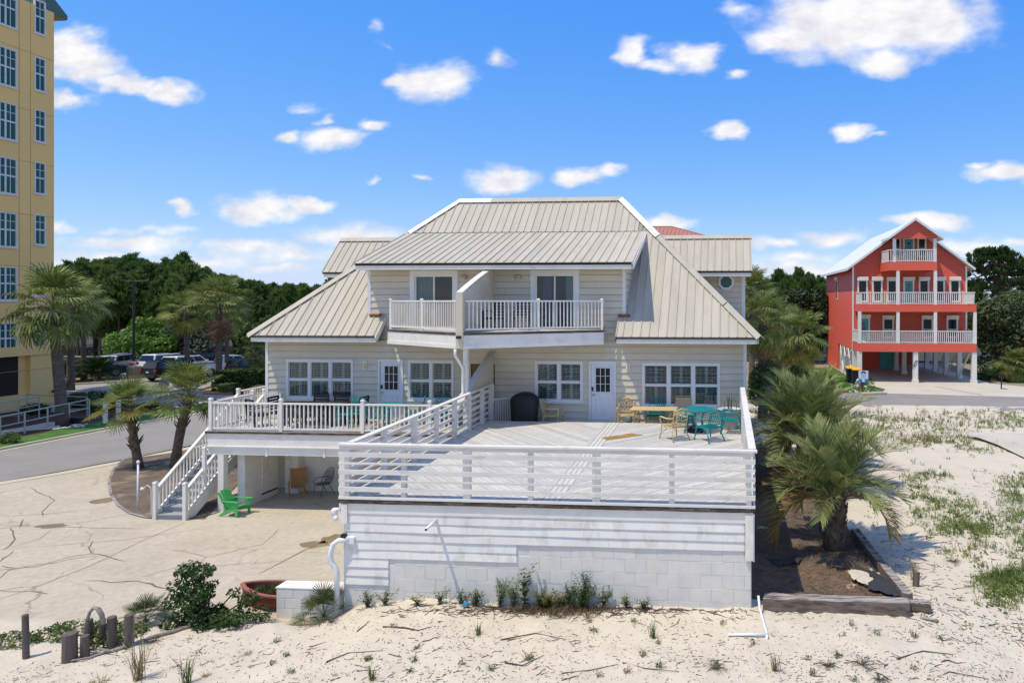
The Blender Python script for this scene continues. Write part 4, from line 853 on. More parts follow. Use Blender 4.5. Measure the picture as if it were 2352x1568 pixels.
# stairs
st = empty('deck_stairs', (-17.9, 22, 0), 'white wooden stairs with grey treads climbing to the side deck', 'stairs')
sx0, sx1, sy0, run, ris = -18.36, -17.30, 20.62, .262, .18
for i in range(15):
    y = sy0 + i * run; z = (i + 1) * ris
    MB().box(sx0 + .05, sx1 - .05, y - .03, y + run, z - .04, z).build('tread', deckgrey, st)
    MB().box(sx0 + .05, sx1 - .05, y, y + .02, z - ris, z - .041).build('riser', deckgrey, st)
for x in (sx0 + .02, sx1 - .02):
    MB().prism([(x - .025, sy0 - .05, .0), (x - .025, sy0 - .05, .16), (x - .025, sy0 + 15 * run, 2.72), (x - .025, sy0 + 15 * run, 2.3), (x - .025, sy0 + .35, .0)], (.05, 0, 0)).build('stringer', white, st)
for x in (sx0 + .02, sx1 - .02):
    p0 = Vector((x, sy0 + .02, .16)); p1 = Vector((x, sy0 + 14.2 * run, .16 + 14.2 * ris)); railing(st, p0, p1, .80, white, .14, .04, (.10, .05), low=.06)
    post(st, (x, sy0 + .0, .0), 1.22, white, .11)
    post(st, (x, sy0 + 14.3 * run, 2.3), 1.45, white, .10)
post(st, (sx1 + .02, LY0 - .12, .9), 1.3, white, .10)
MB().box(sx0, sx1 + .25, sy0 + 15 * run, 26.2, 2.6, 2.70).build('landing', deckm, st)
railing(st, (sx0 + .03, sy0 + 15 * run, 2.7), (sx0 + .03, 26.15, 2.7), .93, white, .14, .04, (.09, .05)); railing(st, (sx0 + .03, 26.15, 2.7), (sx1 + .2, 26.15, 2.7), .93, white, .14, .04, (.09, .05))
for x in (sx0 + .03, sx1 + .2): post(st, (x, 26.15, 2.7), 1.08, white, .1)
for x, y in ((sx0 + .1, 26.0), (sx1 + .1, 26.0), (sx0 + .1, 24.8)): MB().box(x - .07, x + .07, y - .07, y + .07, 0, 2.6).build('support_post', white, st)
MB().tube([(sx0 - .07, sy0 - .06, .15), (sx0 - .06, sy0 - .07, .9), (sx0 - .08, sy0 - .07, 1.05), (sx0 - .2, sy0 - .07, 1.12), (sx0 - .32, sy0 - .08, 1.02)], .012, 6).build('lamp_cable', pipewhite, st)
MB().lathe([(.01, -.04), (.05, -.03), (.06, .01), (.03, .05)], 10, (sx0 - .36, sy0 - .08, 1.0)).build('lamp_head', pipewhite, st, smooth=True)
# picket gate
pg = empty('picket_gate', (-16.7, 23.95, 2.7), 'small white pointed picket gate beside the house corner', 'gate')
for i in range(7):
    x = -17.0 + i * .115; MB().prism([(x, 23.93 - i * .03, 2.75), (x + .07, 23.93 - i * .03, 2.75), (x + .07, 23.93 - i * .03, 3.62), (x + .035, 23.93 - i * .03, 3.72), (x, 23.93 - i * .03, 3.62)], (0, .02, 0)).build('picket', white, pg)
for z in (2.95, 3.4): MB().beam((-17.02, 23.98, z), (-16.2, 23.77, z), .03, .08).build('rail', white, pg)
# lamp stake by the drive
q = G(388, 1203); q = G(316, 1172)
tag(MB().tube([q, q + Vector((-.07, .1, 1.55))], .03, 8).lathe([(.02, 0), (.05, .03), (.05, .08), (.02, .11)], 8, q + Vector((-.07, .1, 1.55))).build('marker_pole', pipewhite, smooth=True), 'thin leaning white pole with round top in the planting island', 'pole')

# ================================================================ furniture
def patio_chair(name, label, mat, style):
    t = empty(name, (0, 0, 0), label, 'chair', None)
    sw, sdp, sh = .27, .25, .42
    b = MB()
    for i in range(9):
        u = -sw + .02 + (2 * sw - .04) * i / 8; b.beam((u, -sdp, sh), (u * .9, sdp, sh - .02), .030, .016)
    for i in range(7):
        v = -sdp + 2 * sdp * i / 6; b.beam((-sw, v, sh + .003), (sw, v, sh + .003), .034, .014)
    b.tube([(-sw, -sdp, sh), (sw, -sdp, sh)], .022, 6); b.tube([(-sw * .95, sdp, sh - .02), (sw * .95, sdp, sh - .02)], .02, 6)
    for s in (-1, 1): b.tube([(s * sw, -sdp, sh), (s * sw * .95, sdp, sh - .02)], .02, 6)
    b.build('seat', mat, t)
    for s in (-1, 1):
        MB().tube([(s * (sw + .04), -sdp - .02, .66), (s * (sw + .045), -sdp - .05, .60), (s * (sw + .01), -sdp - .01, .44), (s * (sw + .02), -sdp - .03, .22), (s * (sw + .05), -sdp - .07, 0)], [.018, .02, .022, .019, .022], 6).build('leg', mat, t, smooth=True)
        MB().tube([(s * sw * .93, sdp - .01, .45), (s * sw, sdp + .02, .22), (s * (sw + .04), sdp + .12, 0)], [.02, .019, .022], 6).build('leg', mat, t, smooth=True)
        MB().tube([(s * sw * .9, sdp + .06, .70), (s * (sw + .02), sdp - .08, .665), (s * (sw + .055), 0, .665), (s * (sw + .05), -sdp + .02, .685), (s * (sw + .05), -sdp - .07, .67)], [.015, .02, .024, .024, .02], 6).build('armrest', mat, t, smooth=True)
        MB().tube([(s * sw * .9, -sdp + .02, .40), (s * sw * .4, -sdp + .02, .30), (s * (sw + .03), -sdp - .02, .16)], .011, 5).build('brace', mat, t)
    bp = lambda u, z: (u, sdp - .01 + (z - .42) * .27, z)
    b = MB(); zt = .92
    b.tube([bp(-sw * .93, .40), bp(-sw * .97, .7), bp(-sw, zt - .04)], .018, 6); b.tube([bp(sw * .93, .40), bp(sw * .97, .7), bp(sw, zt - .04)], .018, 6)
    b.tube([bp(-sw - .01, zt - .02), bp(-sw * .6, zt), bp(-sw * .3, zt + .03), bp(0, zt + .045), bp(sw * .3, zt + .03), bp(sw * .6, zt), bp(sw + .01, zt - .02)], .02, 6); b.tube([bp(-sw * .92, .5), bp(sw * .92, .5)], .015, 6)
    if style == 'lattice':
        for k in range(-3, 4):
            for s in (-1, 1):
                pts = []
                for j in range(7):
                    z = .51 + .42 * j / 6; u = (k / 3.2) * sw + s * (j / 6 - .5) * .22 * (1 + .3 * math.sin(j))
                    if abs(u) < sw * .97: pts.append(bp(u, z))
                if len(pts) > 2: b.tube(pts, .010, 5)
    else:
        for s in (-1, 1):
            b.tube([bp(s * (.135 + (.105 - .008 * j) * math.cos(j * .55)), .74 + (.12 - .0085 * j) * math.sin(j * .55)) for j in range(13)], .011, 5)
            b.tube([bp(s * .02, .92), bp(s * .06, .8), bp(s * .04, .65), bp(s * .12, .55), bp(s * .2, .52)], .012, 5)
            b.tube([bp(s * .24, .88), bp(s * .12, .905), bp(s * .03, .86)], .010, 5)
            b.tube([bp(s * .23, .62), bp(s * .15, .585), bp(s * .03, .60)], .011, 5)
    b.build('backrest', mat, t, smooth=True)
    return t
FD = lambda x, y: (x, y, dzf(y) + .001)
cA = patio_chair('patio_chair', 'tan scroll back metal chair beside the right door', tan_f, 'scroll'); put(cA, (-3.50, 23.78, 2.617), R(8))
c = copy_tree(cA); put(c, FD(-1.58, 20.70), R(-139), label='tan scroll back metal chair turned away in front of rectangular table')
c = copy_tree(cA); put(c, (-6.08, 23.62, 2.617), R(86), label='tan metal chair beside the black covered grill')
cT = patio_chair('patio_chair', 'teal lattice back metal chair behind the tan table', teal_f, 'lattice'); put(cT, (-2.48, 23.86, 2.617), R(-4))
for loc, rz, lb in ((FD(-.52, 20.62), -139, 'teal lattice chair turned away in front of the round teal table'), (FD(.16, 21.75), -95, 'teal lattice chair between the round table and white planter'),
                    ((-13.05, 22.75, 2.701), -20, 'teal lattice chair beside the dark dining table on side deck'), ((-11.85, 22.3, 2.701), 150, 'teal chair seen from behind at the bistro table on side deck'), ((-11.0, 23.3, 2.701), -70, 'teal chair right of the bistro table below the shuttered window'),
                    ((-9.75, 23.2, 2.701), 40, 'teal chair near the balcony support post on side deck')):
    put(copy_tree(cT), loc, R(rz), label=lb)
# rectangular table
t = empty('patio_table', (-2.48, 23.42, 2.617), 'long tan metal rectangular table under the shuttered window', 'table')
L = WL[t.name]
bev(MB().box(L.x - .80, L.x + .80, L.y - .37, L.y + .37, L.z + .69, L.z + .725).build('tabletop', tan_f, t), .012)
for sx in (-1, 1):
    for sy in (-1, 1):
        P = lambda x, y, z: (L.x + sx * x, L.y + sy * y, L.z + z)
        MB().tube([P(.68, .28, .69), P(.55, .22, .52), P(.52, .2, .3), P(.62, .26, 0)], [.03, .026, .022, .026], 6).build('leg', tan_f, t, smooth=True)
MB().beam((L.x - .5, L.y, L.z + .30), (L.x + .5, L.y, L.z + .30), .20, .05).build('stretcher', tan_f, t)
# sling chair behind the round table
t = empty('sling_chair', (-1.52, 23.88, 2.617), 'tan mesh sling chair between the two tables', 'chair'); L = WL[t.name]; slm = M('tan_mesh', (.50, .36, .22), .8, .08, 8)
MB().prism([(L.x - .25, L.y - .25, L.z + .42), (L.x + .25, L.y - .25, L.z + .42), (L.x + .25, L.y + .1, L.z + .38), (L.x - .25, L.y + .1, L.z + .38)], (0, 0, .012)).build('seat', slm, t)
MB().prism([(L.x - .25, L.y + .12, L.z + .40), (L.x + .25, L.y + .12, L.z + .40), (L.x + .25, L.y + .30, L.z + 1.0), (L.x - .25, L.y + .30, L.z + 1.0)], (0, .012, 0)).build('backrest', slm, t)
MB().tube([(L.x - .27, L.y + .1, L.z + .38), (L.x - .27, L.y + .31, L.z + 1.0), (L.x - .24, L.y + .325, L.z + 1.04), (L.x + .24, L.y + .325, L.z + 1.04), (L.x + .27, L.y + .31, L.z + 1.0), (L.x + .27, L.y + .1, L.z + .38)], .014, 6).build('back_frame', tan_f, t)
for sx in (-1, 1):
    MB().tube([(L.x + sx * .27, L.y - .25, L.z + .42), (L.x + sx * .27, L.y - .28, L.z)], .014, 6).build('leg', tan_f, t); MB().tube([(L.x + sx * .27, L.y + .1, L.z + .38), (L.x + sx * .27, L.y + .25, L.z)], .014, 6).build('leg', tan_f, t)
# round table
def round_table(name, label, x, y, z, r, mat, basecol):
    t = empty(name, (x, y, z), label, 'table'); o = Vector((x, y, z)); b = MB()
    b.lathe([(r - .005, .69), (r, .70), (r, .72), (r - .02, .725)], 40, o, cap=False); n = int(2 * r / .045)
    for i in range(n):
        v = -r + (i + .5) * 2 * r / n; hw = math.sqrt(max(0, (r - .01) ** 2 - v * v))
        if hw > .05: b.box(x - hw, x + hw, y + v - .018, y + v + .018, z + .704, z + .722)
    b.box(x - .02, x + .02, y - r + .02, y + r - .02, z + .69, z + .703); b.build('tabletop', mat, t)
    for k in range(4):
        a = R(45 + 90 * k); c_, s_ = math.cos(a), math.sin(a); P = lambda rr, h: (x + c_ * rr, y + s_ * rr, z + h)
        MB().tube([P(r * .8, .69), P(r * .62, .6), P(r * .5, .35), P(r * .6, .15), P(r * .78, 0)], [.022, .026, .024, .02, .024], 6).build('leg', mat, t, smooth=True)
    MB().tube([(x, y, z + .05), (x, y, z + .69)], .025, 8).build('pole', mat, t)
    if basecol:
        bb = MB(); bb.lathe([(.30, 0), (.31, .03), (.28, .05), (.26, .02)], 24, o)
        for k in range(8): a = k * math.pi / 4; bb.tube([(x + .29 * math.cos(a), y + .29 * math.sin(a), z + .03), (x + .04 * math.cos(a), y + .04 * math.sin(a), z + .22)], .011, 5)
        bb.build('umbrella_base', basecol, t)
    return t
round_table('round_table', 'round teal metal table with black umbrella base', -1.0, 21.85, dzf(21.85), .60, teal_f, blackm)
round_table('bistro_table', 'round teal table on the side deck by the left door', -11.9, 23.15, 2.701, .50, teal_f, None)
# ottoman
t = empty('ottoman', (-1.35, 22.55, dzf(22.55)), 'low teal lattice footstool under the round table', 'footstool'); L = WL[t.name]; b = MB()
b.box(L.x - .26, L.x + .26, L.y - .22, L.y + .22, L.z + .36, L.z + .40); b.build('seat', teal_f, t); b = MB()
for y in (-.21, .21):
    for k in range(9): b.tube([(L.x - .25 + k * .055, L.y + y, L.z + .14), (L.x - .25 + k * .055 + .06, L.y + y, L.z + .36)], .009, 5); b.tube([(L.x - .19 + k * .055, L.y + y, L.z + .14), (L.x - .25 + k * .055, L.y + y, L.z + .36)], .009, 5)
    b.tube([(L.x - .25, L.y + y, L.z + .14), (L.x + .25, L.y + y, L.z + .14)], .012, 5)
b.build('lattice', teal_f, t)
for sx in (-1, 1):
    for sy in (-1, 1): MB().tube([(L.x + sx * .24, L.y + sy * .2, L.z + .37), (L.x + sx * .27, L.y + sy * .23, L.z)], .018, 6).build('leg', teal_f, t)
# planter pot
t = empty('planter_pot', (.10, 22.45, dzf(22.45)), 'big off white round pot with dried stems in the deck corner', 'planter'); L = WL[t.name]
MB().lathe([(.22, 0), (.26, .02), (.34, .55), (.38, .56), (.385, .63), (.36, .64), (.34, .58)], 28, L).build('pot', M('pot_grey', (.52, .50, .47), .7, .06, 3), t, smooth=True)
MB().lathe([(.345, .56), (.01, .585)], 20, L, cap=False).build('soil', mulchm, t)
b = MB()
for k in range(16):
    a, r = random.uniform(0, 6.28), random.uniform(0, .24); p = L + Vector((r * math.cos(a), r * math.sin(a), .56)); b.tube([p, p + Vector((random.uniform(-.04, .04), random.uniform(-.04, .04), .2)), p + Vector((random.uniform(-.08, .08), random.uniform(-.08, .08), random.uniform(.3, .6)))], [.012, .010, .006], 5)
b.build('stems', leafmat('dry_stem', (.13, .10, .04), (.22, .17, .07), .1), t)
tag(MB().lathe([(.09, 0), (.10, .02), (.12, .45), (.125, .47), (.10, .46)], 16, (-3.35, 23.28, 2.617)).build('ash_bin', M('galvanised', (.32, .32, .31), .45, .1, 4, metal=.5), smooth=True), 'small grey tapered metal bin under the tan chair', 'bin')
tag(MB().box(-4.85, -4.0, 23.75, 24.13, 2.617, 2.636).build('door_mat', M('black_mat', (.02, .02, .02), .9)), 'black mat in front of the right door', 'mat')
# covered grill
b = MB(); gx, gy, gz = -7.05, 23.45, 2.62
prof = [(0, .45, .30), (.1, .45, .30), (.55, .46, .31), (.80, .49, .32), (.95, .50, .32), (1.06, .44, .30), (1.16, .30, .24), (1.21, .17, .14), (1.23, .02, .02)]
for z, a, c in prof:
    for j in range(28):
        th = 2 * math.pi * j / 28; e = .62; fold = 1 + (.025 * math.sin(j * 5.3) * (1 - z / 1.1)); ct, s2 = math.cos(th), math.sin(th)
        b.v.append(Vector((gx + a * fold * math.copysign(abs(ct) ** e, ct), gy + c * fold * math.copysign(abs(s2) ** e, s2), gz + z)))
for i in range(len(prof) - 1):
    for j in range(28): a, c = i * 28 + j, i * 28 + (j + 1) % 28; b.f.append((a, c, c + 28, a + 28))
tag(b.build('covered_grill', black_f, smooth=True), 'barbecue grill hidden under a black fabric cover', 'grill')
# slatted resin chairs and dining table
def slat_chair(name, label, mat):
    t = empty(name, (0, 0, 0), label, 'chair'); b = MB()
    for i in range(6): b.box(-.25, .25, -.25 + i * .085, -.25 + i * .085 + .075, .42, .44)
    b.build('seat', mat, t)
    for sx in (-1, 1):
        MB().box(sx * .26 - .022, sx * .26 + .022, -.26, -.21, 0, .64).build('leg', mat, t)
        MB().beam((sx * .26, .22, 0), (sx * .26, .30, .95), .045, .05, up=(0, 1, 0)).build('leg', mat, t)
        MB().box(sx * .26 - .035, sx * .26 + .035, -.28, .27, .64, .665).build('armrest', mat, t)
        MB().box(sx * .26 - .015, sx * .26 + .015, -.22, .24, .36, .42).build('side_rail', mat, t)
    for i, z in enumerate((.52, .62, .72, .82, .92)):
        y = .22 + z * .085; MB().box(-.24, .24, y - .012, y + .012, z - .036, z + .036).build('back_slat', mat, t)
    return t
sc = slat_chair('resin_chair', 'charcoal slatted chair behind the dining table under the window', chairblk); put(sc, (-14.85, 23.72, 2.701), R(0))
for loc, rz, lb in (((-14.05, 23.72, 2.701), 3, 'charcoal slatted chair behind the dining table nearer the left door'), ((-14.75, 22.22, 2.701), 182, 'charcoal chair seen from behind at the dining table'), ((-14.0, 22.25, 2.701), 176, 'charcoal chair seen from behind beside the first railing post'),
                    ((-16.2, 22.5, 2.701), 150, 'lone charcoal slatted chair near the stair corner'), ((-15.75, 23.05, 2.701), 88, 'charcoal chair at the left end of the dining table'), ((-13.1, 23.3, 2.701), -92, 'charcoal chair at the door end of the dining table'),
                    ((-8.02, 23.0, BZ), -30, 'black slatted chair on the balcony beside the partition'), ((-7.1, 23.3, BZ), 8, 'black upright slatted chair on the balcony near the sliding door')):
    put(copy_tree(sc), loc, R(rz), label=lb)
t = empty('dining_table', (-14.42, 22.98, 2.701), 'charcoal outdoor dining table on the side deck', 'table'); L = WL[t.name]
for i in range(8): MB().box(L.x - .95, L.x + .95, L.y - .46 + i * .116, L.y - .46 + i * .116 + .108, L.z + .70, L.z + .73).build('slat', chairblk, t)
for sx in (-1, 1):
    for sy in (-1, 1): MB().box(L.x + sx * .85 - .04, L.x + sx * .85 + .04, L.y + sy * .38 - .04, L.y + sy * .38 + .04, L.z, L.z + .70).build('leg', chairblk, t)
MB().box(L.x - .85, L.x + .85, L.y - .36, L.y + .36, L.z + .62, L.z + .66).build('apron', chairblk, t)
# lounge chair of the carport drive
t = empty('adirondack_chair', (0, 0, 0), 'bright green plastic adirondack chair at the carport edge', 'chair')
for i in range(5):
    u = -.20 + i * .10; MB().prism([(u - .045, .22, .26), (u + .045, .22, .26), (u + .05 + u * .15, .56, .86 + .07 * (1 - (i - 2) ** 2 / 4)), (u - .05 + u * .15, .56, .86 + .07 * (1 - (i - 2) ** 2 / 4))], (0, .02, .01)).build('back_slat', green_f, t)
for i in range(5): y = -.30 + i * .115; MB().prism([(-.25, y, .38 - i * .028), (.25, y, .38 - i * .028), (.25, y + .105, .355 - i * .028), (-.25, y + .105, .355 - i * .028)], (0, 0, .02)).build('seat_slat', green_f, t)
for s in (-1, 1):
    MB().prism([(s * .28, -.30, 0), (s * .28, -.20, 0), (s * .28, -.22, .55), (s * .28, -.33, .55)], (s * .03, 0, 0)).build('leg', green_f, t)
    MB().prism([(s * .27, -.32, .36), (s * .27, -.32, .30), (s * .27, .42, 0), (s * .27, .55, 0), (s * .27, .25, .24)], (s * .025, 0, 0)).build('leg', green_f, t)
    MB().prism([(s * .24, -.38, .56), (s * .38, -.38, .56), (s * .36, .0, .56), (s * .33, .40, .56), (s * .27, .40, .56)], (0, 0, .025)).build('armrest', green_f, t)
MB().box(-.27, .27, .36, .40, .50, .55).build('back_brace', green_f, t)
put(t, G(544, 1182), R(84), .88)
t = empty('folding_chair', (0, 0, 0), 'folding orange wood and canvas chair against the carport wall', 'chair'); wd = M('chair_wood', (.42, .22, .09), .7, .1, 5)
MB().prism([(-.22, -.2, .34), (.22, -.2, .34), (.22, .2, .26), (-.22, .2, .26)], (0, 0, .015)).build('seat', wd, t)
MB().prism([(-.22, .2, .28), (.22, .2, .28), (.22, .45, .92), (-.22, .45, .92)], (0, .015, 0)).build('backrest', M('canvas', (.42, .21, .09), .85, .1, 8), t)
for s in (-1, 1):
    MB().beam((s * .24, -.35, 0), (s * .24, .46, .95), .03, .03).build('leg', wd, t); MB().beam((s * .25, .30, 0), (s * .25, -.24, .55), .03, .03).build('leg', wd, t); MB().beam((s * .255, -.25, .55), (s * .255, .3, .52), .04, .02).build('armrest', wd, t)
put(t, G(682, 1140), R(28))
t = empty('iron_chair', (0, 0, 0), 'grey round back wrought iron chair against the carport wall', 'chair')
MB().lathe([(.02, .40), (.24, .40), (.25, .42), (.02, .425)], 20).build('seat', greyiron, t)
b = MB()
arc = [(.27 * math.cos(a), .24 * math.sin(a) + .02, .0) for a in [R(-20 + 220 * k / 12) for k in range(13)]]
b.tube([(p[0], p[1], .60) for p in arc], .014, 6)
b.tube([(-.25, .10, .42), (-.27, .22, .65), (-.18, .30, .86), (0, .33, .93), (.18, .30, .86), (.27, .22, .65), (.25, .10, .42)], .014, 6)
for k in range(9): u = -.22 + k * .055; b.tube([(u, .2, .42), (u * 1.02, .28, .88 - abs(u) * .5)], .007, 5)
for k in range(5): z = .5 + k * .08; b.tube([(-.25 + .02 * k, .23 + k * .018, z), (.25 - .02 * k, .23 + k * .018, z)], .006, 5)
b.build('backrest', greyiron, t)
for s in (-1, 1): MB().tube([(s * .27, -.05, .60), (s * .28, -.2, .5), (s * .22, -.15, .36), (s * .22, -.22, .02)], .013, 6).build('leg', greyiron, t); MB().tube([(s * .2, .1, .40), (s * .24, .24, .1), (s * .26, .3, 0)], .013, 6).build('leg', greyiron, t)
put(t, G(742, 1136), R(-25))
# boat planter
t = empty('boat_planter', (-10.6, 15.2, 0), 'dark red wooden rowing boat used as a planter', 'planter'); redw = M('faded_red_wood', (.20, .055, .038), .75, .2, 4, bump=.3, bscale=20)
sec = []; bx0, bx1 = -11.22, -9.98
for k in range(9):
    s = k / 8; x = bx0 + (bx1 - bx0) * s; w = .40 * math.sin(min(1, s * 1.25) * math.pi / 2) ** .7 + .01; zt = .36 + .10 * (1 - s) ** 2; sec.append((x, w, zt))
b = MB()
for x, w, zt in sec:
    for y, z in ((-w, zt), (-w * .92, zt * .5), (-w * .6, .0), (w * .6, 0), (w * .92, zt * .5), (w, zt), (w - .05, zt), (w * .8, .25), (-w * .8, .25), (-w + .05, zt)): b.v.append(Vector((x, 15.05 + y, z)))
for k in range(8):
    for j in range(10): a, c = k * 10 + j, k * 10 + (j + 1) % 10; b.f.append((a, c, c + 10, a + 10))
b.f.append(tuple(range(80, 90))); b.build('hull', redw, t)
for s in (-1, 1):
    b = MB()
    for k in range(8): b.beam((sec[k][0], 15.05 + s * sec[k][1], sec[k][2] + .015), (sec[k + 1][0], 15.05 + s * sec[k + 1][1], sec[k + 1][2] + .015), .09, .04)
    b.build('gunwale', M('brick_red_paint', (.30, .10, .07), .7, .1, 3), t)
MB().add([(x, 15.05 - w * .86, .27) for x, w, zt in sec] + [(x, 15.05 + w * .86, .27) for x, w, zt in sec[::-1]], [tuple(range(18))]).build('soil', mulchm, t, fix=False)
BOAT = t
# ================================================================ plants
rnd = random.Random(11)
def fan_leaf(Lp, Ls, n, droop, spread=140, w=.05, rag=.12):
    b = MB(); pts = [(Lp * t, 0, .10 * Lp * math.sin(t * math.pi) - .12 * droop * Lp * t * t) for t in (0, .33, .66, 1)]
    b.tube(pts, [.022, .017, .014, .010], 4); hub = Vector(pts[-1]); d0 = (Vector(pts[-1]) - Vector(pts[-2])).normalized(); up = Vector((0, 0, 1)); side = d0.cross(up).normalized(); nn = side.cross(d0)
    for i in range(n):
        a = R(-spread + 2 * spread * (i + rnd.uniform(-.2, .2)) / (n - 1)); L = Ls * (.62 + .38 * math.cos(a / 2)) * rnd.uniform(1 - rag, 1.04)
        d = d0 * math.cos(a) + side * math.sin(a); h = hub + d0 * .05 * math.cos(a); cup = .22 * abs(math.sin(a)) + .05
        p1 = h + d * L * .5 + nn * cup * L * .4; dr = droop * rnd.uniform(.6, 1.3)
        p2 = h + d * L * .82 + nn * cup * L * .45 - up * L * .22 * dr; p3 = h + d * L * (1 - .15 * dr) + nn * cup * L * .3 - up * L * .55 * dr
        t = d.cross(nn).normalized(); ww = w * rnd.uniform(.8, 1.15); k = len(b.v); f = nn * ww * .25
        b.v += [h - t * ww * .15, h + t * ww * .15, p1 - t * ww * .5 + f, p1 + t * ww * .5 + f, p2 - t * ww * .38, p2 + t * ww * .38, p3]
        b.f += [(k, k + 1, k + 3, k + 2), (k + 2, k + 3, k + 5, k + 4), (k + 4, k + 5, k + 6)]
    return b.mesh('frond', fix=False)
FAN = {'up': [fan_leaf(.95, .85, 24, .22, 112, .058) for _ in range(3)], 'mid': [fan_leaf(1.0, .88, 24, .62, 118, .058) for _ in range(3)], 'low': [fan_leaf(.95, .85, 24, 1.05, 115, .056, rag=.2) for _ in range(3)]}
YFAN = {'up': [fan_leaf(.95, .8, 26, .06, 118, .05) for _ in range(3)], 'mid': [fan_leaf(1.0, .82, 26, .16, 120, .05) for _ in range(3)], 'low': [fan_leaf(.95, .8, 26, .45, 120, .05, rag=.2) for _ in range(3)]}
def clone(me, mat):
    key = (me.name, mat.name)
    if key not in CL: m = me.copy(); m.materials.clear(); m.materials.append(mat); CL[key] = m
    return CL[key]
CL = {}
def fan_palm(name, label, base, top, rt, fr, nf, mats=(fan_g,), dead=0, boots=False, group=None, cat='palm tree', lowest=-55, bend=0):
    base, top = Vector(base), Vector(top); t = empty(name, base, label, cat, group)
    m = base.lerp(top, .5) + Vector((bend, 0, 0)); n = 9; pts, rs = [], []
    for i in range(n):
        s = i / (n - 1); p = base * (1 - s) ** 2 + m * 2 * s * (1 - s) + top * s * s; pts.append(p); rs.append(rt * (1.25 - .25 * min(1, s * 5)) * (1 - .12 * s) * rnd.uniform(.96, 1.04))
    MB().tube(pts, rs, 12).build('trunk', barkb if boots else barkp, t, smooth=True)
    if boots:
        b = MB(); H = (top - base).length
        for k in range(int(46 * boots)):
            s = rnd.uniform(1 - .62 * boots if boots < 1 else .25, 1.02); a = k * 2.4; p = base * (1 - s) ** 2 + m * 2 * s * (1 - s) + top * s * s; o = Vector((math.cos(a), math.sin(a), 0))
            q = p + o * rt * .9; L = rnd.uniform(.13, .26) * fr; b.beam(q, q + (o * .55 + Vector((0, 0, .85))).normalized() * L, rt * .55, .03, up=o, w2=rt * .25, h2=.012)
        b.build('leaf_bases', barkb, t)
    for i in range(nf):
        a = i * 2.39996 + rnd.uniform(-.2, .2); s = i / nf; el = 82 - s * (82 - lowest) + rnd.uniform(-9, 9); kind = 'up' if el > 45 else ('mid' if el > -8 else 'low')
        mt = mats[0]
        if i >= nf - dead: mt = fan_d; el = lowest - rnd.uniform(5, 30); kind = 'low'
        elif len(mats) > 1 and s > .62 and rnd.random() < .6: mt = mats[1]
        o = bpy.data.objects.new('frond', clone(rnd.choice((YFAN if name != 'cabbage_palm' else FAN)[kind]), mt)); col.objects.link(o); o.parent = t
        o.location = top - base + Vector((0, 0, -.06 * fr * s)); k = fr / 1.55 * rnd.uniform(.88, 1.1); o.scale = (k, k, k); o.rotation_euler = (rnd.uniform(-.3, .3), -R(el), a)
    return t
def at_top(x, y, p): return W(x, y, p.y)
p = G(145, 978); fan_palm('cabbage_palm', 'tall leaning cabbage palm on the lawn in front of the yellow tower', p, at_top(122, 708, p), .27, 2.3, 30, (fan_g,), dead=0, lowest=-48)
p = G(161, 896); fan_palm('cabbage_palm', 'cabbage palm in the golden gravel bed behind the leaning palm', p, at_top(166, 698, p), .25, 2.2, 24, (fan_g,))
p = G(193, 872); fan_palm('cabbage_palm', 'slim cabbage palm beside the sago at the parking lot', p, at_top(190, 700, p), .20, 2.0, 20, (fan_g,))
p = G(432, 868); fan_palm('cabbage_palm', 'small crowned cabbage palm between the white cars', p, at_top(426, 716, p), .22, 2.0, 24, (fan_g, fan_y))
p = G(502, 886); fan_palm('cabbage_palm', 'cabbage palm with a brown skirt of dead fronds above the hedge', p, at_top(504, 702, p), .24, 2.4, 36, (fan_g,), dead=13, lowest=-60)
p = G(521, 862); fan_palm('cabbage_palm', 'thin trunked cabbage palm behind the brown skirted palm', p, at_top(522, 716, p), .19, 2.0, 20, (fan_g,))
p = G(598, 880); fan_palm('cabbage_palm', 'short cabbage palm at the left corner of the house', p, at_top(600, 808, p), .25, 1.6, 26, (fan_g, fan_y))
p = G(319, 1074, .03); fan_palm('young_cabbage_palm', 'small cabbage palm with ragged bark on the left of the planting island', p, at_top(296, 938, p), .16, 1.28, 24, (fan_g, fan_y), boots=1.0, lowest=-22)
p = G(402, 1072, .03); fan_palm('young_cabbage_palm', 'leaning young cabbage palm beside the deck stairs', p, at_top(434, 912, p), .18, 1.55, 28, (fan_g, fan_y), boots=.8, lowest=-25, bend=-.15)
for x, yb, yt, Y, fr, lb, dd in ((1752, 905, 742, 40, 1.9, 'cabbage palm right beside the house corner', 2), (1836, 880, 778, 46, 2.0, 'cabbage palm with one dead frond between the two houses', 1), (1790, 880, 760, 52, 2.1, 'cabbage palm half hidden behind its two neighbours', 0), (1727, 700, 668, 58, 2.0, 'tall cabbage palm peeking over the house roof edge', 4), (2335, 880, 838, 62, 1.6, 'low cabbage palm at the verge right of the red house', 0)):
    c = W(x, yt, Y); fan_palm('cabbage_palm', lb, (c.x, Y, 0), c, .27, fr, 34, (fan_g, fan_y), dead=dd, boots=.5, lowest=-55)
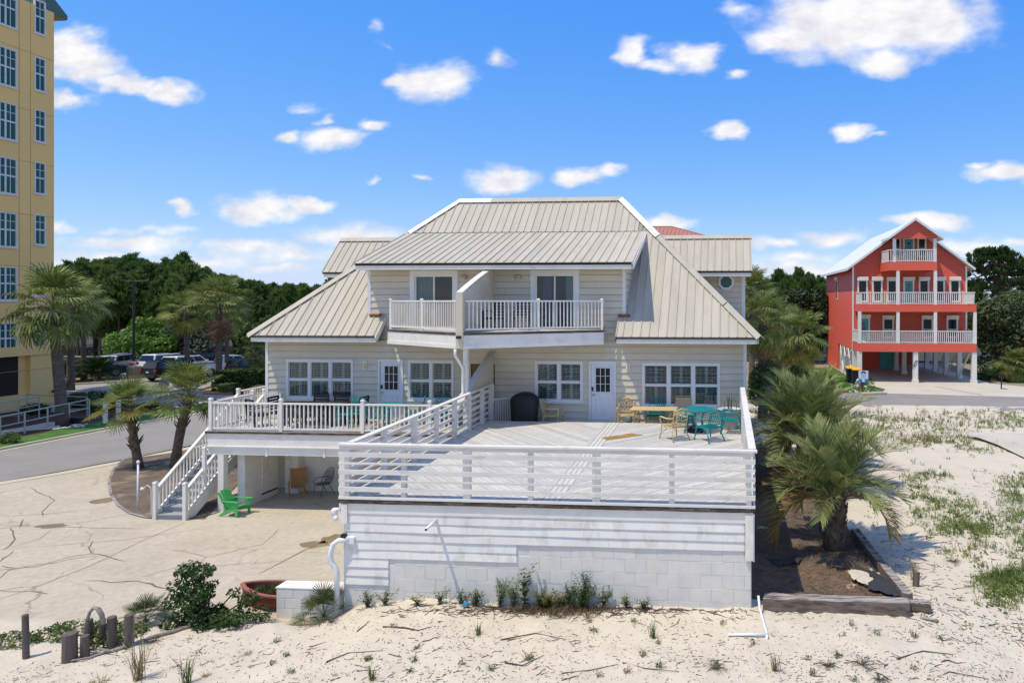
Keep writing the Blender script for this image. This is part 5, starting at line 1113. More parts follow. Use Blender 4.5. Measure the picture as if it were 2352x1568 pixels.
# feather palms beside the deck
def feather(L, bend, n, dead=0):
    b = MB(); N_ = 14; pos = Vector((0, 0, 0)); P = [pos.copy()]; T = []
    for i in range(N_):
        s = (i + .5) / N_; ang = -R(bend) * (s ** 1.4); d = Vector((math.cos(ang), 0, math.sin(ang))); T.append(d); pos = pos + d * L / N_; P.append(pos.copy())
    T.append(T[-1]); b.tube(P, [.030 * (1 - .85 * i / N_) for i in range(N_ + 1)], 4)
    for i in range(n):
        s = .16 + .84 * i / (n - 1); f = s * N_; k = min(N_ - 1, int(f)); p = P[k].lerp(P[k + 1], f - k); d = T[k]; up = Vector((0, 1, 0)).cross(d) * -1
        ln = L * .35 * (math.sin(min(1, (s - .1) * 2.2) * math.pi / 2)) * (1 - .55 * max(0, s - .55) / .45) + .05
        for sg in (-1, 1):
            dd = (d * (.55 + .45 * s) + Vector((0, sg, 0)) * (.8 - .2 * s) + up * rnd.uniform(.28, .55)).normalized(); l = ln * rnd.uniform(.85, 1.1); w = .034
            p1 = p + dd * l * .55; p2 = p + dd * l - Vector((0, 0, 1)) * l * rnd.uniform(.05, .28); q = dd.cross(up).normalized() * w * .5; kk = len(b.v)
            b.v += [p - q * .5, p + q * .5, p1 - q, p1 + q, p2]; b.f += [(kk, kk + 1, kk + 3, kk + 2), (kk + 2, kk + 3, kk + 4)]
    return b.mesh('frond', fix=False)
FE = [feather(2.1, 46, 48), feather(2.2, 66, 50), feather(2.1, 92, 50), feather(2.0, 112, 46)]
def feather_palm(label, base, hgt, rt, nf, scale, ny, tilt=(0, 0)):
    base = Vector(base); t = empty('feather_palm', base, label, 'palm tree'); top = Vector((tilt[0], tilt[1], hgt))
    b = MB(); b.tube([(0, 0, -.1), (tilt[0] * .3, tilt[1] * .3, hgt * .35), (tilt[0] * .7, tilt[1] * .7, hgt * .7), top], [rt * 1.05, rt, rt * 1.1, rt * .7], 12)
    for v in range(len(b.v)): b.v[v] = b.v[v] + base
    b.build('trunk', barkb, t, smooth=True)
    b = MB()
    for k in range(60):
        s = rnd.uniform(.05, .98); a = k * 2.4; o = Vector((math.cos(a), math.sin(a), 0)); q = base + Vector((tilt[0] * s, tilt[1] * s, hgt * s)) + o * rt * .9
        b.beam(q, q + (o * .45 + Vector((0, 0, 1))).normalized() * rnd.uniform(.2, .38), .13, .06, up=o, w2=.05, h2=.02)
    b.build('leaf_bases', barkb, t)
    for i in range(nf):
        s = i / nf; a = i * 2.39996 + rnd.uniform(-.25, .25); el = 86 - s * 66 + rnd.uniform(-7, 7); me = FE[0] if s < .3 else (FE[1] if s < .62 else (FE[2] if s < .86 else FE[3]))
        mt = pindo_y if i >= nf - ny else pindo_g
        o = bpy.data.objects.new('frond', clone(me, mt)); col.objects.link(o); o.parent = t; o.location = top + Vector((math.cos(a), math.sin(a), 0)) * rt * .4 - Vector((0, 0, .18 * s)); k = scale * rnd.uniform(.85, 1.08); o.scale = (k, k, k); o.rotation_euler = (rnd.uniform(-.25, .25), -R(el), a)
fp = G(1915, 1262, .65); feather_palm('blue green feather palm with yellowed lower fronds in the mulch bed', fp, 1.45, .27, 36, .95, 6)
fq = G(1850, 1130, .62); feather_palm('feather palm behind the yellowed one beside the deck', fq, 1.8, .25, 40, 1.1, 4, (.05, .0))
fq3 = G(1800, 1090, .6); feather_palm('feather palm close against the deck railing', fq3, 1.5, .22, 32, .8, 3)
fq2 = G(1900, 1075, .6); feather_palm('smaller feather palm at the back of the mulch bed', fq2, 1.2, .22, 34, .85, 4)
# leaf masses
def leaf_blobs(b, blobs, n, size, shell=.55, flat=.5, seed=1, elong=1.7):
    r = random.Random(seed); tot = sum(q[1][0] * q[1][1] + q[1][1] * q[1][2] + q[1][0] * q[1][2] for q in blobs)
    for c, rad in blobs:
        c = Vector(c); m = max(6, int(n * (rad[0] * rad[1] + rad[1] * rad[2] + rad[0] * rad[2]) / tot))
        for _ in range(m):
            d = Vector((r.gauss(0, 1), r.gauss(0, 1), r.gauss(0, 1))).normalized(); k = shell + (1.08 - shell) * r.random() ** .6
            p = c + Vector((d.x * rad[0], d.y * rad[1], d.z * rad[2])) * k
            nr = (d * (1 - flat) + Vector((r.gauss(0, .6), r.gauss(0, .6), r.gauss(.5, .5)))).normalized(); u = nr.orthogonal().normalized(); a = r.uniform(0, 6.28)
            u = (Matrix.Rotation(a, 3, nr) @ u); v = nr.cross(u); s = size * r.uniform(.6, 1.3); kk = len(b.v)
            b.v += [p - u * s * elong * .5, p + v * s * .42 , p + u * s * elong * .5, p - v * s * .42]; b.f.append((kk, kk + 1, kk + 2, kk + 3))
    return b
def needle_tufts(b, pts, L, w, n, r):
    for p, d in pts:
        for _ in range(n):
            q = (d + Vector((r.gauss(0, .38), r.gauss(0, .38), r.gauss(.6, .35)))).normalized(); l = L * r.uniform(.7, 1.2); s = q.orthogonal().normalized(); s = Matrix.Rotation(r.uniform(0, 6.28), 3, q) @ s; kk = len(b.v)
            b.v += [p - s * w * .5, p + s * w * .5, p + q * l + s * w * .25, p + q * l - s * w * .25]; b.f.append((kk, kk + 1, kk + 2, kk + 3))
def pine_proto(seed, h, cr, low, tufts):
    r = random.Random(seed); t = empty('pine_tree', (0, 0, 0)); b = MB(); b.tube([(0, 0, 0), (r.uniform(-.2, .2), 0, h * .5), (0, 0, h * .96)], [.2, .15, .03], 7)
    pts = []
    nb = 46
    for i in range(nb):
        s = low + (1 - low) * (i / nb) ** .85; z = h * s; env = cr * (math.sin(math.pi * min(1, (s - low) / (1 - low) * .80 + .20)) ** .8) * r.uniform(.65, 1.1); a = i * 2.4 + r.uniform(-.4, .4); d = Vector((math.cos(a), math.sin(a), r.uniform(.1, .55))).normalized()
        p0 = Vector((0, 0, z)); p1 = p0 + d * env; b.tube([p0, p0.lerp(p1, .5) + Vector((0, 0, -.05)), p1], [.05, .03, .012], 4)
        m = max(3, int(tufts / nb))
        for k in range(m):
            u = r.uniform(.35, 1.05); off = Vector((r.gauss(0, .28), r.gauss(0, .28), r.gauss(.05, .28))) * (env / cr + .35); pts.append((p0.lerp(p1, u) + off, (d + Vector((0, 0, .7))).normalized()))
    for k in range(9):
        a = k * 2.4; rr = cr * r.uniform(.1, .62); zt_ = h * (1.0 - .10 * rr / cr - .05 * r.random())
        for q in range(9): pts.append((Vector((math.cos(a) * rr + r.gauss(0, .10), math.sin(a) * rr + r.gauss(0, .10), zt_ - r.uniform(0, 1.3))), Vector((0, 0, 1))))
    b.build('trunk', barkpine, t); c = MB(); needle_tufts(c, pts, .66, .11, 9, r); c.build('crown', pine_l, t, fix=False)
    tag(t, None, 'tree'); return t
PINES = [pine_proto(21, 12, 1.9, .25, 900), pine_proto(22, 12, 1.6, .34, 760), pine_proto(23, 12, 2.2, .22, 1000), pine_proto(24, 12, 1.7, .45, 600)]
prof = [(60, 640), (100, 632), (135, 622), (165, 612), (190, 604), (220, 612), (250, 606), (285, 602), (312, 596), (345, 608), (375, 612), (400, 602), (421, 594), (450, 622), (480, 630), (500, 636), (545, 646), (590, 648), (640, 656), (690, 660), (735, 652), (790, 650)]
def top_at(x):
    for i in range(len(prof) - 1):
        if prof[i][0] <= x <= prof[i + 1][0]:
            t = (x - prof[i][0]) / (prof[i + 1][0] - prof[i][0]); return prof[i][1] + t * (prof[i + 1][1] - prof[i][1])
    return prof[0][1] if x < prof[0][0] else prof[-1][1]
used = set(); GP = 'pines of the wood behind the parking lot'; LBP = 'dark green pine standing in the wood behind the parking lot'
def plant_pine(x, Y, ytop, label, group, k=None, extra=0):
    k = rnd.randrange(4) if k is None else k; p = W(x, ytop, Y); o = PINES[k] if k not in used else copy_tree(PINES[k]); used.add(k); s = p.z / 12.0
    put(o, (p.x, Y, 0), rnd.uniform(0, 6.28), s, label, group); return o
for Y, step, dy in ((86, 30, 6), (91, 28, 0), (97, 30, -3), (82, 46, 36)):
    x = 62 + rnd.uniform(0, 20)
    while x < 800:
        plant_pine(x, Y + rnd.uniform(-2, 2), top_at(min(790, x)) + dy + rnd.uniform(-6, 10), LBP, GP); x += step * rnd.uniform(.75, 1.2)
for x, yt, lb in ((421, 590, 'tallest pine poking above the wood behind the parking lot'), (303, 592, 'slim pine top rising behind the parking lot lamp')): plant_pine(x, 88, yt, lb, None, 1)
for x, y, Y in ((1732, 632, 100), (1760, 648, 92), (1790, 626, 96), (1812, 640, 90), (1835, 622, 104), (1858, 634, 92), (1884, 640, 98), (1910, 640, 90), (1748, 690, 84), (1800, 690, 82), (1850, 690, 84), (1880, 700, 80), (2240, 650, 84), (2300, 640, 88), (2380, 600, 90), (2330, 690, 76), (2420, 640, 84)):
    plant_pine(x, Y, y, 'dark green pine in the belt of trees behind the red house', 'pines behind the red house')
# the tall flat topped pine right of the red house and an open crowned one by the gap
def open_pine(name, label, base, H, cr, clumps, seed, lean=0):
    r = random.Random(seed); base = Vector(base); t = empty(name, base, label, 'tree'); b = MB(); top = base + Vector((lean, 0, H * .8)); b.tube([base, base.lerp(top, .5) + Vector((-.2, 0, 0)), top], [.32, .24, .12], 8); pts = []
    for i in range(clumps):
        a = i * 2.4; s = (i + .5) / clumps; rr = cr * math.sqrt(s) * r.uniform(.75, 1.08); c = Vector((base.x + lean + math.cos(a) * rr, base.y + math.sin(a) * rr, base.z + H * (1 - .10 - .34 * (rr / cr) ** 2 * r.uniform(.7, 1.3) - .05 * r.random())))
        st = top - Vector((0, 0, H * .25 * r.random())); m = st.lerp(c, .55) + Vector((0, 0, -.3)); b.tube([st, m, c], [.10, .06, .025], 5)
        for k in range(30):
            d = Vector((r.gauss(0, 1), r.gauss(0, 1), abs(r.gauss(0, .7)))).normalized(); pts.append((c + Vector((d.x * 1.05, d.y * 1.05, d.z * .55)) * r.uniform(.5, 1), (d + Vector((0, 0, .5))).normalized()))
    b.build('trunk', barkpine, t); c = MB(); needle_tufts(c, pts, .46, .10, 10, r); c.build('crown', leafmat('open_pine_needles', (.022, .05, .012), (.075, .12, .03), .25), t, fix=False)
c = W(2285, 540, 76); open_pine('umbrella_pine', 'tall flat crowned pine rising right of the red house', (c.x, 76, 0), c.z, 4.2, 46, 5)
c = W(1765, 650, 74); open_pine('umbrella_pine', 'open branched pine in the gap beside the beach house', (c.x, 74, 0), c.z - 1.0, 2.6, 18, 8)
c = W(2375, 600, 82); open_pine('umbrella_pine', 'pine with sparse crown at the far right edge of the wood', (c.x, 82, 0), c.z, 3.0, 26, 9)
def bush(name, label, blobs, n, size, mat, cat='bush', trunk=None, group=None, seed=1, elong=1.7, kind=None):
    c = Vector((sum(q[0][0] for q in blobs) / len(blobs), sum(q[0][1] for q in blobs) / len(blobs), 0)); c.z = h_sand(c.x, c.y) if (c.y < 45 and c.x > -14 and c.y < 16) or c.x > 1 and c.y < 45 else 0
    t = empty(name, c, label, cat, group); leaf_blobs(MB(), blobs, n, size, seed=seed, elong=elong).build('crown', mat, t, fix=False)
    b = MB(); r = random.Random(seed)
    for q, rad in blobs: b.tube([c + Vector((r.uniform(-.1, .1), r.uniform(-.1, .1), 0)), c.lerp(Vector(q), .5) + Vector((0, 0, .1 * rad[2])), q], [.035 * max(1, rad[2]), .02 * max(1, rad[2]), .01], 5)
    b.build('trunk' if cat == 'tree' else 'stems', twig_m, t); return t
def blobs_px(items, Y):
    out = []
    for x, y, rx, ry in items: c = W(x, y, Y + rnd.uniform(-1, 1)); k = (c - Vector((0, 0, CAMZ))).length / FPX; out.append((tuple(c), (rx * k, rx * k * .9, ry * k)))
    return out
bush('live_oak', 'grey green live oak beside the red house', blobs_px([(2290, 720, 45, 35), (2330, 700, 40, 30), (2350, 760, 45, 35), (2270, 770, 30, 30), (2300, 790, 40, 30), (2345, 820, 40, 26), (2400, 740, 50, 60), (2255, 730, 22, 30)], 70), 9000, .26, oak_l, 'tree', seed=3)
bush('verge_shrub', 'leafy green shrub below the oak at the verge', blobs_px([(2280, 850, 30, 18), (2310, 858, 26, 16), (2340, 845, 30, 20), (2262, 866, 16, 10)], 63), 2600, .16, shrub_l, seed=4)
bush('live_oak', 'dark evergreen tree filling the gap between the two houses', blobs_px([(1840, 730, 40, 40), (1800, 760, 40, 35), (1870, 770, 28, 40), (1760, 790, 35, 30), (1880, 700, 22, 36), (1830, 690, 34, 26)], 78), 8000, .28, leafmat('gap_leaves', (.016, .035, .012), (.05, .08, .025), .2), 'tree', seed=5)
bush('hedgerow_shrub', 'dark tangled shrub under the palms beside the house', blobs_px([(1760, 870, 36, 40), (1800, 880, 34, 30), (1745, 900, 28, 30), (1830, 862, 26, 22)], 40), 5200, .12, shrub_l, seed=6)
bush('low_shrub', 'mid green shrub in front of the red house lawn', blobs_px([(1860, 880, 30, 18), (1890, 872, 24, 14), (1905, 890, 26, 14)], 50), 2600, .12, weed_l, seed=7)
bush('bright_tree', 'bright green feathery tree behind the lamp post', blobs_px([(300, 780, 40, 16), (340, 760, 34, 18), (275, 805, 24, 12), (360, 790, 34, 16), (320, 805, 44, 18), (350, 825, 40, 18), (385, 775, 16, 12), (330, 740, 20, 10), (290, 830, 20, 10)], 76), 6500, .26, bright_l, 'tree', seed=8, elong=2.2)
bush('olive_tree', 'grey green tree between the parked cars and the pines', blobs_px([(410, 790, 36, 28), (440, 770, 34, 24), (470, 800, 30, 28), (430, 815, 30, 20), (395, 765, 16, 18)], 78), 5200, .26, leafmat('olive_leaves', (.03, .05, .03), (.085, .11, .075), .2), 'tree', seed=9)
bush('roadside_tree', 'mid green leafy tree behind the house corner', blobs_px([(580, 770, 30, 26), (600, 800, 26, 26), (560, 800, 20, 20), (620, 760, 24, 30)], 80), 4200, .26, shrub_l, 'tree', seed=10)
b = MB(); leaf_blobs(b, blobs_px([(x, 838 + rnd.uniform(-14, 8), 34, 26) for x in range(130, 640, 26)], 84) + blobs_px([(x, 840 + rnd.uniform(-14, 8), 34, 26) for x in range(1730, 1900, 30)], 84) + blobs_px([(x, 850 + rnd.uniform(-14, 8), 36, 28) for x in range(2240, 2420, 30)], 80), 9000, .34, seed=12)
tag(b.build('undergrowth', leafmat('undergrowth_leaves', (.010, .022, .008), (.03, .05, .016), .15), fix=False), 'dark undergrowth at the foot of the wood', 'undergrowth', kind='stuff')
# clipped hedge
hb = MB(); hp = [G(484, 900), G(640, 893)]; r = random.Random(3); d = (hp[1] - hp[0])
for _ in range(6500):
    s, w_, z = r.random(), r.uniform(-.9, .9), r.random() * 1.55; f = r.randrange(3)
    if f == 0: z = 1.55 + r.gauss(0, .04)
    elif f == 1: w_ = -.9 + r.gauss(0, .05)
    p = hp[0] + d * s + Vector((.25, .97, 0)) * (w_ + 1.0) + Vector((0, 0, z)); nr = Vector((r.gauss(0, .7), r.gauss(-.5, .7), r.gauss(.5, .6))).normalized(); u = nr.orthogonal().normalized(); v = nr.cross(u); q = .10 * r.uniform(.7, 1.4); k = len(hb.v)
    hb.v += [p - u * q, p + v * q * .6, p + u * q, p - v * q * .6]; hb.f.append((k, k + 1, k + 2, k + 3))
t = empty('hedge', hp[0].lerp(hp[1], .5), 'clipped dark green hedge in front of the parked cars', 'hedge'); hb.build('leaves', hedge_l, t, fix=False)
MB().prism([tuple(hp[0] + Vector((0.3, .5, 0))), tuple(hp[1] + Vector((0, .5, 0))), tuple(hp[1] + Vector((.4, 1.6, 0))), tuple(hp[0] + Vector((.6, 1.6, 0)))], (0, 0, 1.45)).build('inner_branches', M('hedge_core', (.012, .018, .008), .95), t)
def ball(name, label, x, y, r_px, hpx, mat, n=900, sz=.08, cat='bush', z=0):
    g = G(x, y, z); k = g.y / FPX * 1.05; return bush(name, label, [((g.x, g.y, z + hpx * k * .5), (r_px * k, r_px * k * .8, hpx * k * .52))], n, sz, mat, cat, seed=int(x), elong=1.5)
ball('round_shrub', 'rounded olive clipped shrub beside the hedge', 428, 895, 30, 38, leafmat('olive_clip', (.06, .075, .018), (.13, .13, .04), .2), 1500)
ball('maroon_shrub', 'small maroon leaved shrub in the golden gravel', 546, 905, 13, 16, maroon_l, 500)
ball('green_shrub', 'soft green shrub beside the maroon one', 520, 902, 18, 20, weed_l, 600)
ball('brown_shrub', 'brown grassy shrub at the house corner', 592, 902, 15, 18, dry_l, 500)
for x, y, r_, h_, lb in ((180, 935, 26, 34, 'dark shrub beside the tower ramp by the leaning palm'), (225, 942, 40, 44, 'dark green rounded shrub at the end of the ramp rails'), (265, 940, 34, 40, 'dark shrub behind the small palm and white posts'), (80, 950, 30, 22, 'low dark shrub at the foot of the yellow tower'), (345, 938, 26, 14, 'low dark shrub row beside the road verge')):
    ball('tower_shrub', lb, x, y, r_, h_, hedge_l, 1700, .11)
ball('flower_shrub', 'straggly shrub with pale pink blooms beside the lawn', 22, 1018, 22, 26, weed_l, 500, .07)
for x, y, lb in ((225, 872, 'round sago cycad in the gravel bed at the parking lot'), (140, 880, 'sago cycad half hidden behind the leaning palm trunk')):
    g = G(x, y); t = empty('sago', g, lb, 'cycad'); MB().tube([g, g + Vector((0, 0, .6))], .25, 8).build('trunk', barkb, t)
    for i in range(34):
        s = i / 34; o = bpy.data.objects.new('frond', clone(FE[1], leafmat('sago_leaf', (.02, .05, .012), (.09, .13, .03), .2))); col.objects.link(o); o.parent = t; o.location = (0, 0, .6); k = .85; o.scale = (k, k, k); o.rotation_euler = (0, -R(78 - 75 * s), i * 2.4)
# blades and weeds
def tuft(b, p, n, L, w, r, spread=.5, droop=.3):
    for _ in range(n):
        a = r.uniform(0, 6.28); d = Vector((math.cos(a) * spread * r.random(), math.sin(a) * spread * r.random(), 1)).normalized(); l = L * r.uniform(.5, 1.1); s = Vector((-math.sin(a), math.cos(a), 0)) * w; q0 = p + Vector((r.gauss(0, .03), r.gauss(0, .03), 0)); q1 = q0 + d * l * .55; q2 = q0 + d * l + Vector((d.x, d.y, 0)) * l * .5 - Vector((0, 0, 1)) * l * droop * r.random(); k = len(b.v)
        b.v += [q0 - s, q0 + s, q1 - s * .8, q1 + s * .8, q2]; b.f += [(k, k + 1, k + 3, k + 2), (k + 2, k + 3, k + 4)]
def on_sand(x, y): q = G(x, y, .5); q = G(x, y, h_sand(q.x, q.y)); q.z = h_sand(q.x, q.y); return q
r = random.Random(5)
for x, y, n, L, lb, mt in ((318, 1560, 60, .85, 'tall pale sea oat clump at the bottom left', dry_l), (430, 1566, 50, .6, 'green beach grass clump beside the sea oats', weed_l), (232, 1590, 40, .5, 'thin beach grass clump at the picture edge of the sand', dry_l), (1500, 1465, 26, .42, 'spiky green weed in the sand below the block wall', weed_l), (1098, 1455, 24, .3, 'small grass tuft in the middle of the sand', weed_l), (2100, 1330, 50, .6, 'dry wiry grass clump by the railway sleepers', dry_l), (855, 1560, 30, .35, 'mixed green weed tuft on the lower sand', weed_l), (1780, 1538, 34, .35, 'dry weed tuft on the lower right sand', dry_l), (1545, 1388, 30, .35, 'grass tuft against the block wall at its right end', weed_l)):
    p = on_sand(x, y); b = MB(); tuft(b, p, n, L, .006, r); t = b.build('grass_clump', mt, fix=False); tag(t, lb, 'grass')
b = MB(); p = on_sand(318, 1556)
for k in range(5): q = p + Vector((r.uniform(-.1, .1), r.uniform(-.1, .1), 0)); b.tube([q, q + Vector((-.02, 0, .6)), q + Vector((-.10 + .05 * k, 0, 1.15 + .1 * k))], [.006, .005, .003], 5)
tag(b.build('sea_oat_stalks', dry_l, fix=False), 'thin upright straw coloured stalks in the sea oat clump', 'stalks')
# weeds along the block wall
def sprigs(name, label, p, n, hgt, spread, leaf, mat, cat='weed', seed=1, gap=.05):
    rr = random.Random(seed); t = empty(name, p, label, cat); st = MB(); lf = MB()
    for _ in range(n):
        a = rr.uniform(0, 6.28); d = Vector((math.cos(a), math.sin(a) * .6, 0)) * spread * rr.random(); h = hgt * rr.uniform(.45, 1.05); P = [p + Vector((rr.gauss(0, .03), rr.gauss(0, .02), 0)), p + d * .45 + Vector((0, 0, h * .55)), p + d + Vector((rr.gauss(0, .03), 0, h))]
        st.tube(P, [.006, .004, .002], 4, cap=False); m = max(3, int(h / gap))
        for k in range(1, m + 1):
            s_ = k / m; q = P[0] * (1 - s_) ** 2 + P[1] * 2 * s_ * (1 - s_) + P[2] * s_ * s_
            for sg in (0, 3.1416):
                b_ = k * 1.6 + sg + rr.uniform(-.5, .5); u = Vector((math.cos(b_), math.sin(b_), rr.uniform(-.2, .6))).normalized(); w_ = u.cross(Vector((0, 0, 1))).normalized() * leaf * .24; l = leaf * rr.uniform(.6, 1.2); kk = len(lf.v)
                lf.v += [q, q + u * l * .5 + w_, q + u * l, q + u * l * .5 - w_]; lf.f.append((kk, kk + 1, kk + 2, kk + 3))
    st.build('stems', twig_m, t); lf.build('leaves', mat, t, fix=False); return t
for i, (x, y, hgt, lb) in enumerate(((885, 1388, .25, 'dark weed beside the white downspout'), (1010, 1385, .25, 'thin weed against the block wall under the drain pipe'), (1100, 1382, .3, 'leafy weed at the wall beside the blue scrap'), (1155, 1385, .35, 'spiky weed left of the tall sapling'), (1350, 1385, .42, 'leafy green weed right of the tall sapling'), (1290, 1395, .22, 'yellow green weed patch in the wall litter'), (1240, 1400, .25, 'dense low weed below the sapling'), (1445, 1382, .22, 'thin weed against the wall right of centre'), (845, 1392, .3, 'dark leafy weed tangle next to the downspout foot'), (960, 1388, .18, 'tiny weed between downspout and drain pipe at the wall'), (1060, 1386, .22, 'small weed just left of the blue scrap'), (1185, 1392, .4, 'tall thin weed touching the sapling'), (1310, 1388, .3, 'bushy weed between the sapling and the leafy green weed'), (1390, 1386, .26, 'pale weed in the litter right of the leafy one'), (1480, 1388, .16, 'tiny green sprig near the right half of the wall'))):
    p = on_sand(x, y); p.y = min(p.y, 14.25); p.z = h_sand(p.x, p.y); sprigs('wall_weed', lb, p, 11, hgt * (1.75 if 1140 < x < 1400 else 1.2), .26, .075, weed_l if i % 2 else shrub_l, seed=40 + i)
b = MB()
for _ in range(170): q = on_sand(r.gauss(1275, 55), 1402 + r.gauss(0, 7)); q.y = min(q.y, 14.22); q.z = h_sand(q.x, q.y); tuft(b, q, 7, .22, .005, r, 1.2, .8)
tag(b.build('dead_grass_mat', leafmat('dead_mat', (.10, .075, .04), (.27, .21, .11), .2), fix=False), 'matted dead grass heaped below the sapling at the wall', 'grass', kind='stuff')
p = on_sand(1213, 1388); p.y = 14.2
p.z = h_sand(p.x, p.y); sprigs('sapling', 'leafy sapling growing tall against the block wall', p, 8, .95, .2, .12, weed_l, 'sapling', 60, .09)
for i, (x, y, hgt, lb) in enumerate(((1345, 1384, .5, 'bushy small leaved weed mound at the middle of the block wall'), (1268, 1390, .34, 'golden green weed mound in the dead grass at the wall'))):
    p = on_sand(x, y); p.y = 14.12; p.z = h_sand(p.x, p.y); sprigs('weed_mound', lb, p, 34, hgt, .38, .06, (shrub_l, leafmat('gold_weed', (.14, .12, .02), (.32, .27, .06), .3))[i], 'weed', 90 + i, .035)
rs_ = random.Random(31)
for k in range(46):
    x, y = rs_.uniform(60, 2330), rs_.uniform(1425, 1562); p = on_sand(x, y)
    if p.x < -9.5 and p.y > 12.9 or p.y > 14: continue
    b = MB(); tuft(b, p, rs_.randrange(8, 22), rs_.uniform(.08, .24), .004, rs_, 1.0, .4); leaf_blobs(b, [((p.x, p.y, p.z + .04), (.07, .07, .04))], 14, .03, seed=k)
    tag(b.build('sand_sprig', weed_l if k % 3 else dry_l, fix=False), 'small low green sprig rooted in the open sand', 'weed', 'small sprigs on the open sand')
# big shrub and saw palmettos at the drive edge
g = G(452, 1428, .12)
rb = random.Random(77); bl_ = []
for k in range(34):
    u = rb.random(); x_ = g.x - .35 + 1.7 * u ** 1.4; top_ = 1.22 - .75 * max(0, (x_ - g.x - .1)) ; z_ = rb.uniform(.15, max(.3, top_)); w_ = rb.uniform(.12, .26); bl_.append(((x_, g.y + rb.uniform(-.3, .3), z_), (w_, w_, w_ * .65)))
bush('drive_shrub', 'dense dark green shrub beside the boat planter', bl_, 5200, .046, leafmat('drive_leaf', (.018, .055, .010), (.085, .14, .03), .25), seed=70, elong=2.0)
for x, y, fr, lb in ((335, 1415, .55, 'dark saw palmetto beside the weathered stake'), (745, 1405, .6, 'ragged saw palmetto at the foot of the downspout'), (1895, 1050, .5, 'small fan palmetto at the back of the bed')):
    g = on_sand(x, y); fan_palm('saw_palmetto', lb, g, g + Vector((0, 0, .12)), .06, fr, 13, (leafmat('palmetto_leaf', (.022, .045, .012), (.10, .12, .035), .2),), lowest=-5, cat='palmetto')
b = MB(); leaf_blobs(b, [((x, y, z), rr) for x, y, z, rr in [(*G(x_, y_, .1)[:2], .14, (w_, .25, .16)) for x_, y_, w_ in ((30, 1475, .5), (120, 1462, .5), (180, 1448, .6), (250, 1450, .5), (300, 1455, .35), (235, 1475, .4))]], 2600, .05, seed=80)
tag(b.build('drive_edge_weeds', weed_l, fix=False), 'low weeds growing between drive and sand around the stakes', 'weeds', kind='stuff')
b = MB()
for _ in range(420): x, y = r.uniform(-10.9, -9.9), 15.05 + r.uniform(-.27, .27); tuft(b, Vector((x, y, .27)), 4, .22, .006, r)
b2 = b.build('planter_grass', leafmat('dull_grass', (.05, .06, .02), (.12, .12, .04), .2), BOAT, fix=False)
# ground cover of the sand lot
b = MB(); bd = MB()
def cover(px_list, dens):
    for (x0, y0, rx, ry) in px_list:
        for _ in range(int(dens * rx * ry / 100)):
            x, y = r.gauss(x0, rx * .6), r.gauss(y0, ry * .6); q = on_sand(x, y)
            if mnoise.noise(Vector((q.x * .9, q.y * .9, 6))) < r.uniform(-.5, .3): continue
            if q.x < .9 or q.y > 45: continue
            if bed_in(q.x, q.y) and q.x < 3.3: continue
            sc = 1 + q.y * .02; q.z = h_sand(q.x, q.y)
            (tuft(b, q, 5, r.uniform(.10, .26) * sc, .005 * sc, r, .9) if r.random() < .6 else leaf_blobs(b, [((q.x, q.y, q.z + .03), (.09 * sc, .09 * sc, .05))], 7, .035 * sc, seed=r.randrange(9999)))
cover([(2130, 1160, 40, 30), (2200, 1180, 50, 30), (2180, 1215, 50, 25), (2260, 1215, 50, 25), (2330, 1190, 40, 60), (2330, 1120, 40, 40), (2240, 1245, 50, 20), (2100, 1110, 30, 20), (2140, 1095, 40, 14), (2345, 1290, 30, 60), (2200, 1250, 40, 20), (2300, 1340, 60, 40)], 17)
cover([(2080, 985, 80, 14), (2180, 1000, 70, 16), (2120, 1015, 80, 12), (2250, 975, 70, 12), (2330, 965, 50, 14), (2100, 965, 60, 8), (2030, 955, 30, 10), (2200, 950, 90, 8), (2310, 950, 40, 6), (2240, 1025, 50, 14)], 20)
cover([(2200, 1100, 180, 110), (2200, 1300, 170, 90), (2250, 1400, 140, 90)], .22)
tag(b.build('ground_cover', leafmat('dune_weed', (.085, .135, .025), (.27, .33, .09), .35), fix=False), 'patchy green dune weeds spread over the sand lot', 'weeds', kind='stuff')
b = MB()
for _ in range(120):
    x, y = r.uniform(1960, 2352), r.gauss(960, 12); q = on_sand(x, y)
    if q.y < 45: tuft(b, q, 6, .45, .012, r, .8)
for _ in range(70):
    x, y = r.gauss(2110, 60), r.gauss(1012, 8); q = on_sand(x, y); tuft(b, q, 6, .4, .012, r, .8)
tag(b.build('dry_grass', dry_l, fix=False), 'dry brown grass scattered along the far edge of the sand', 'grass', kind='stuff')
# litter: sticks, seed heads, seaweed scraps
b = MB()
def stick(q, L, w, r):
    a = r.gauss(.1, .9); d = Vector((math.cos(a), math.sin(a), 0)); n = Vector((-d.y, d.x, 0)); pts = []; q = Vector(q)
    for k in range(4):
        p = q + d * L * (k / 3 - .5) + n * r.gauss(0, L * .05); p.z = h_sand(p.x, p.y) + w * .7 + .004; pts.append(p)
    b.tube(pts, [w, w, w * .8, w * .4], 4, cap=False)
for _ in range(4200):
    x, y = r.uniform(-60, 2360), 1395 + 190 * r.random() ** .8
    q = on_sand(x, y)
    if q.x < -13.5 + .0 or q.y > 14.15 and q.x < .8: continue
    if q.x < -9 and q.y > 13.3: continue
    if mnoise.noise(Vector((q.x * .8, q.y * 1.6, 4))) < r.uniform(-.35, .45): continue
    L = min(.45, .018 + r.expovariate(22)); stick(q, L, .003 + L * .016, r)
for _ in range(900):
    q = on_sand(r.uniform(1990, 2360), r.uniform(1080, 1480)); 
    if q.x > 3.7: stick(q, min(.4, .03 + r.expovariate(15)), .006, r)
for _ in range(700):
    x = r.gauss(1280, 170); q = on_sand(x, 1392 + r.gauss(8, 8)); q.y = min(q.y, 14.2); stick(q, r.uniform(.08, .3), .006, r)
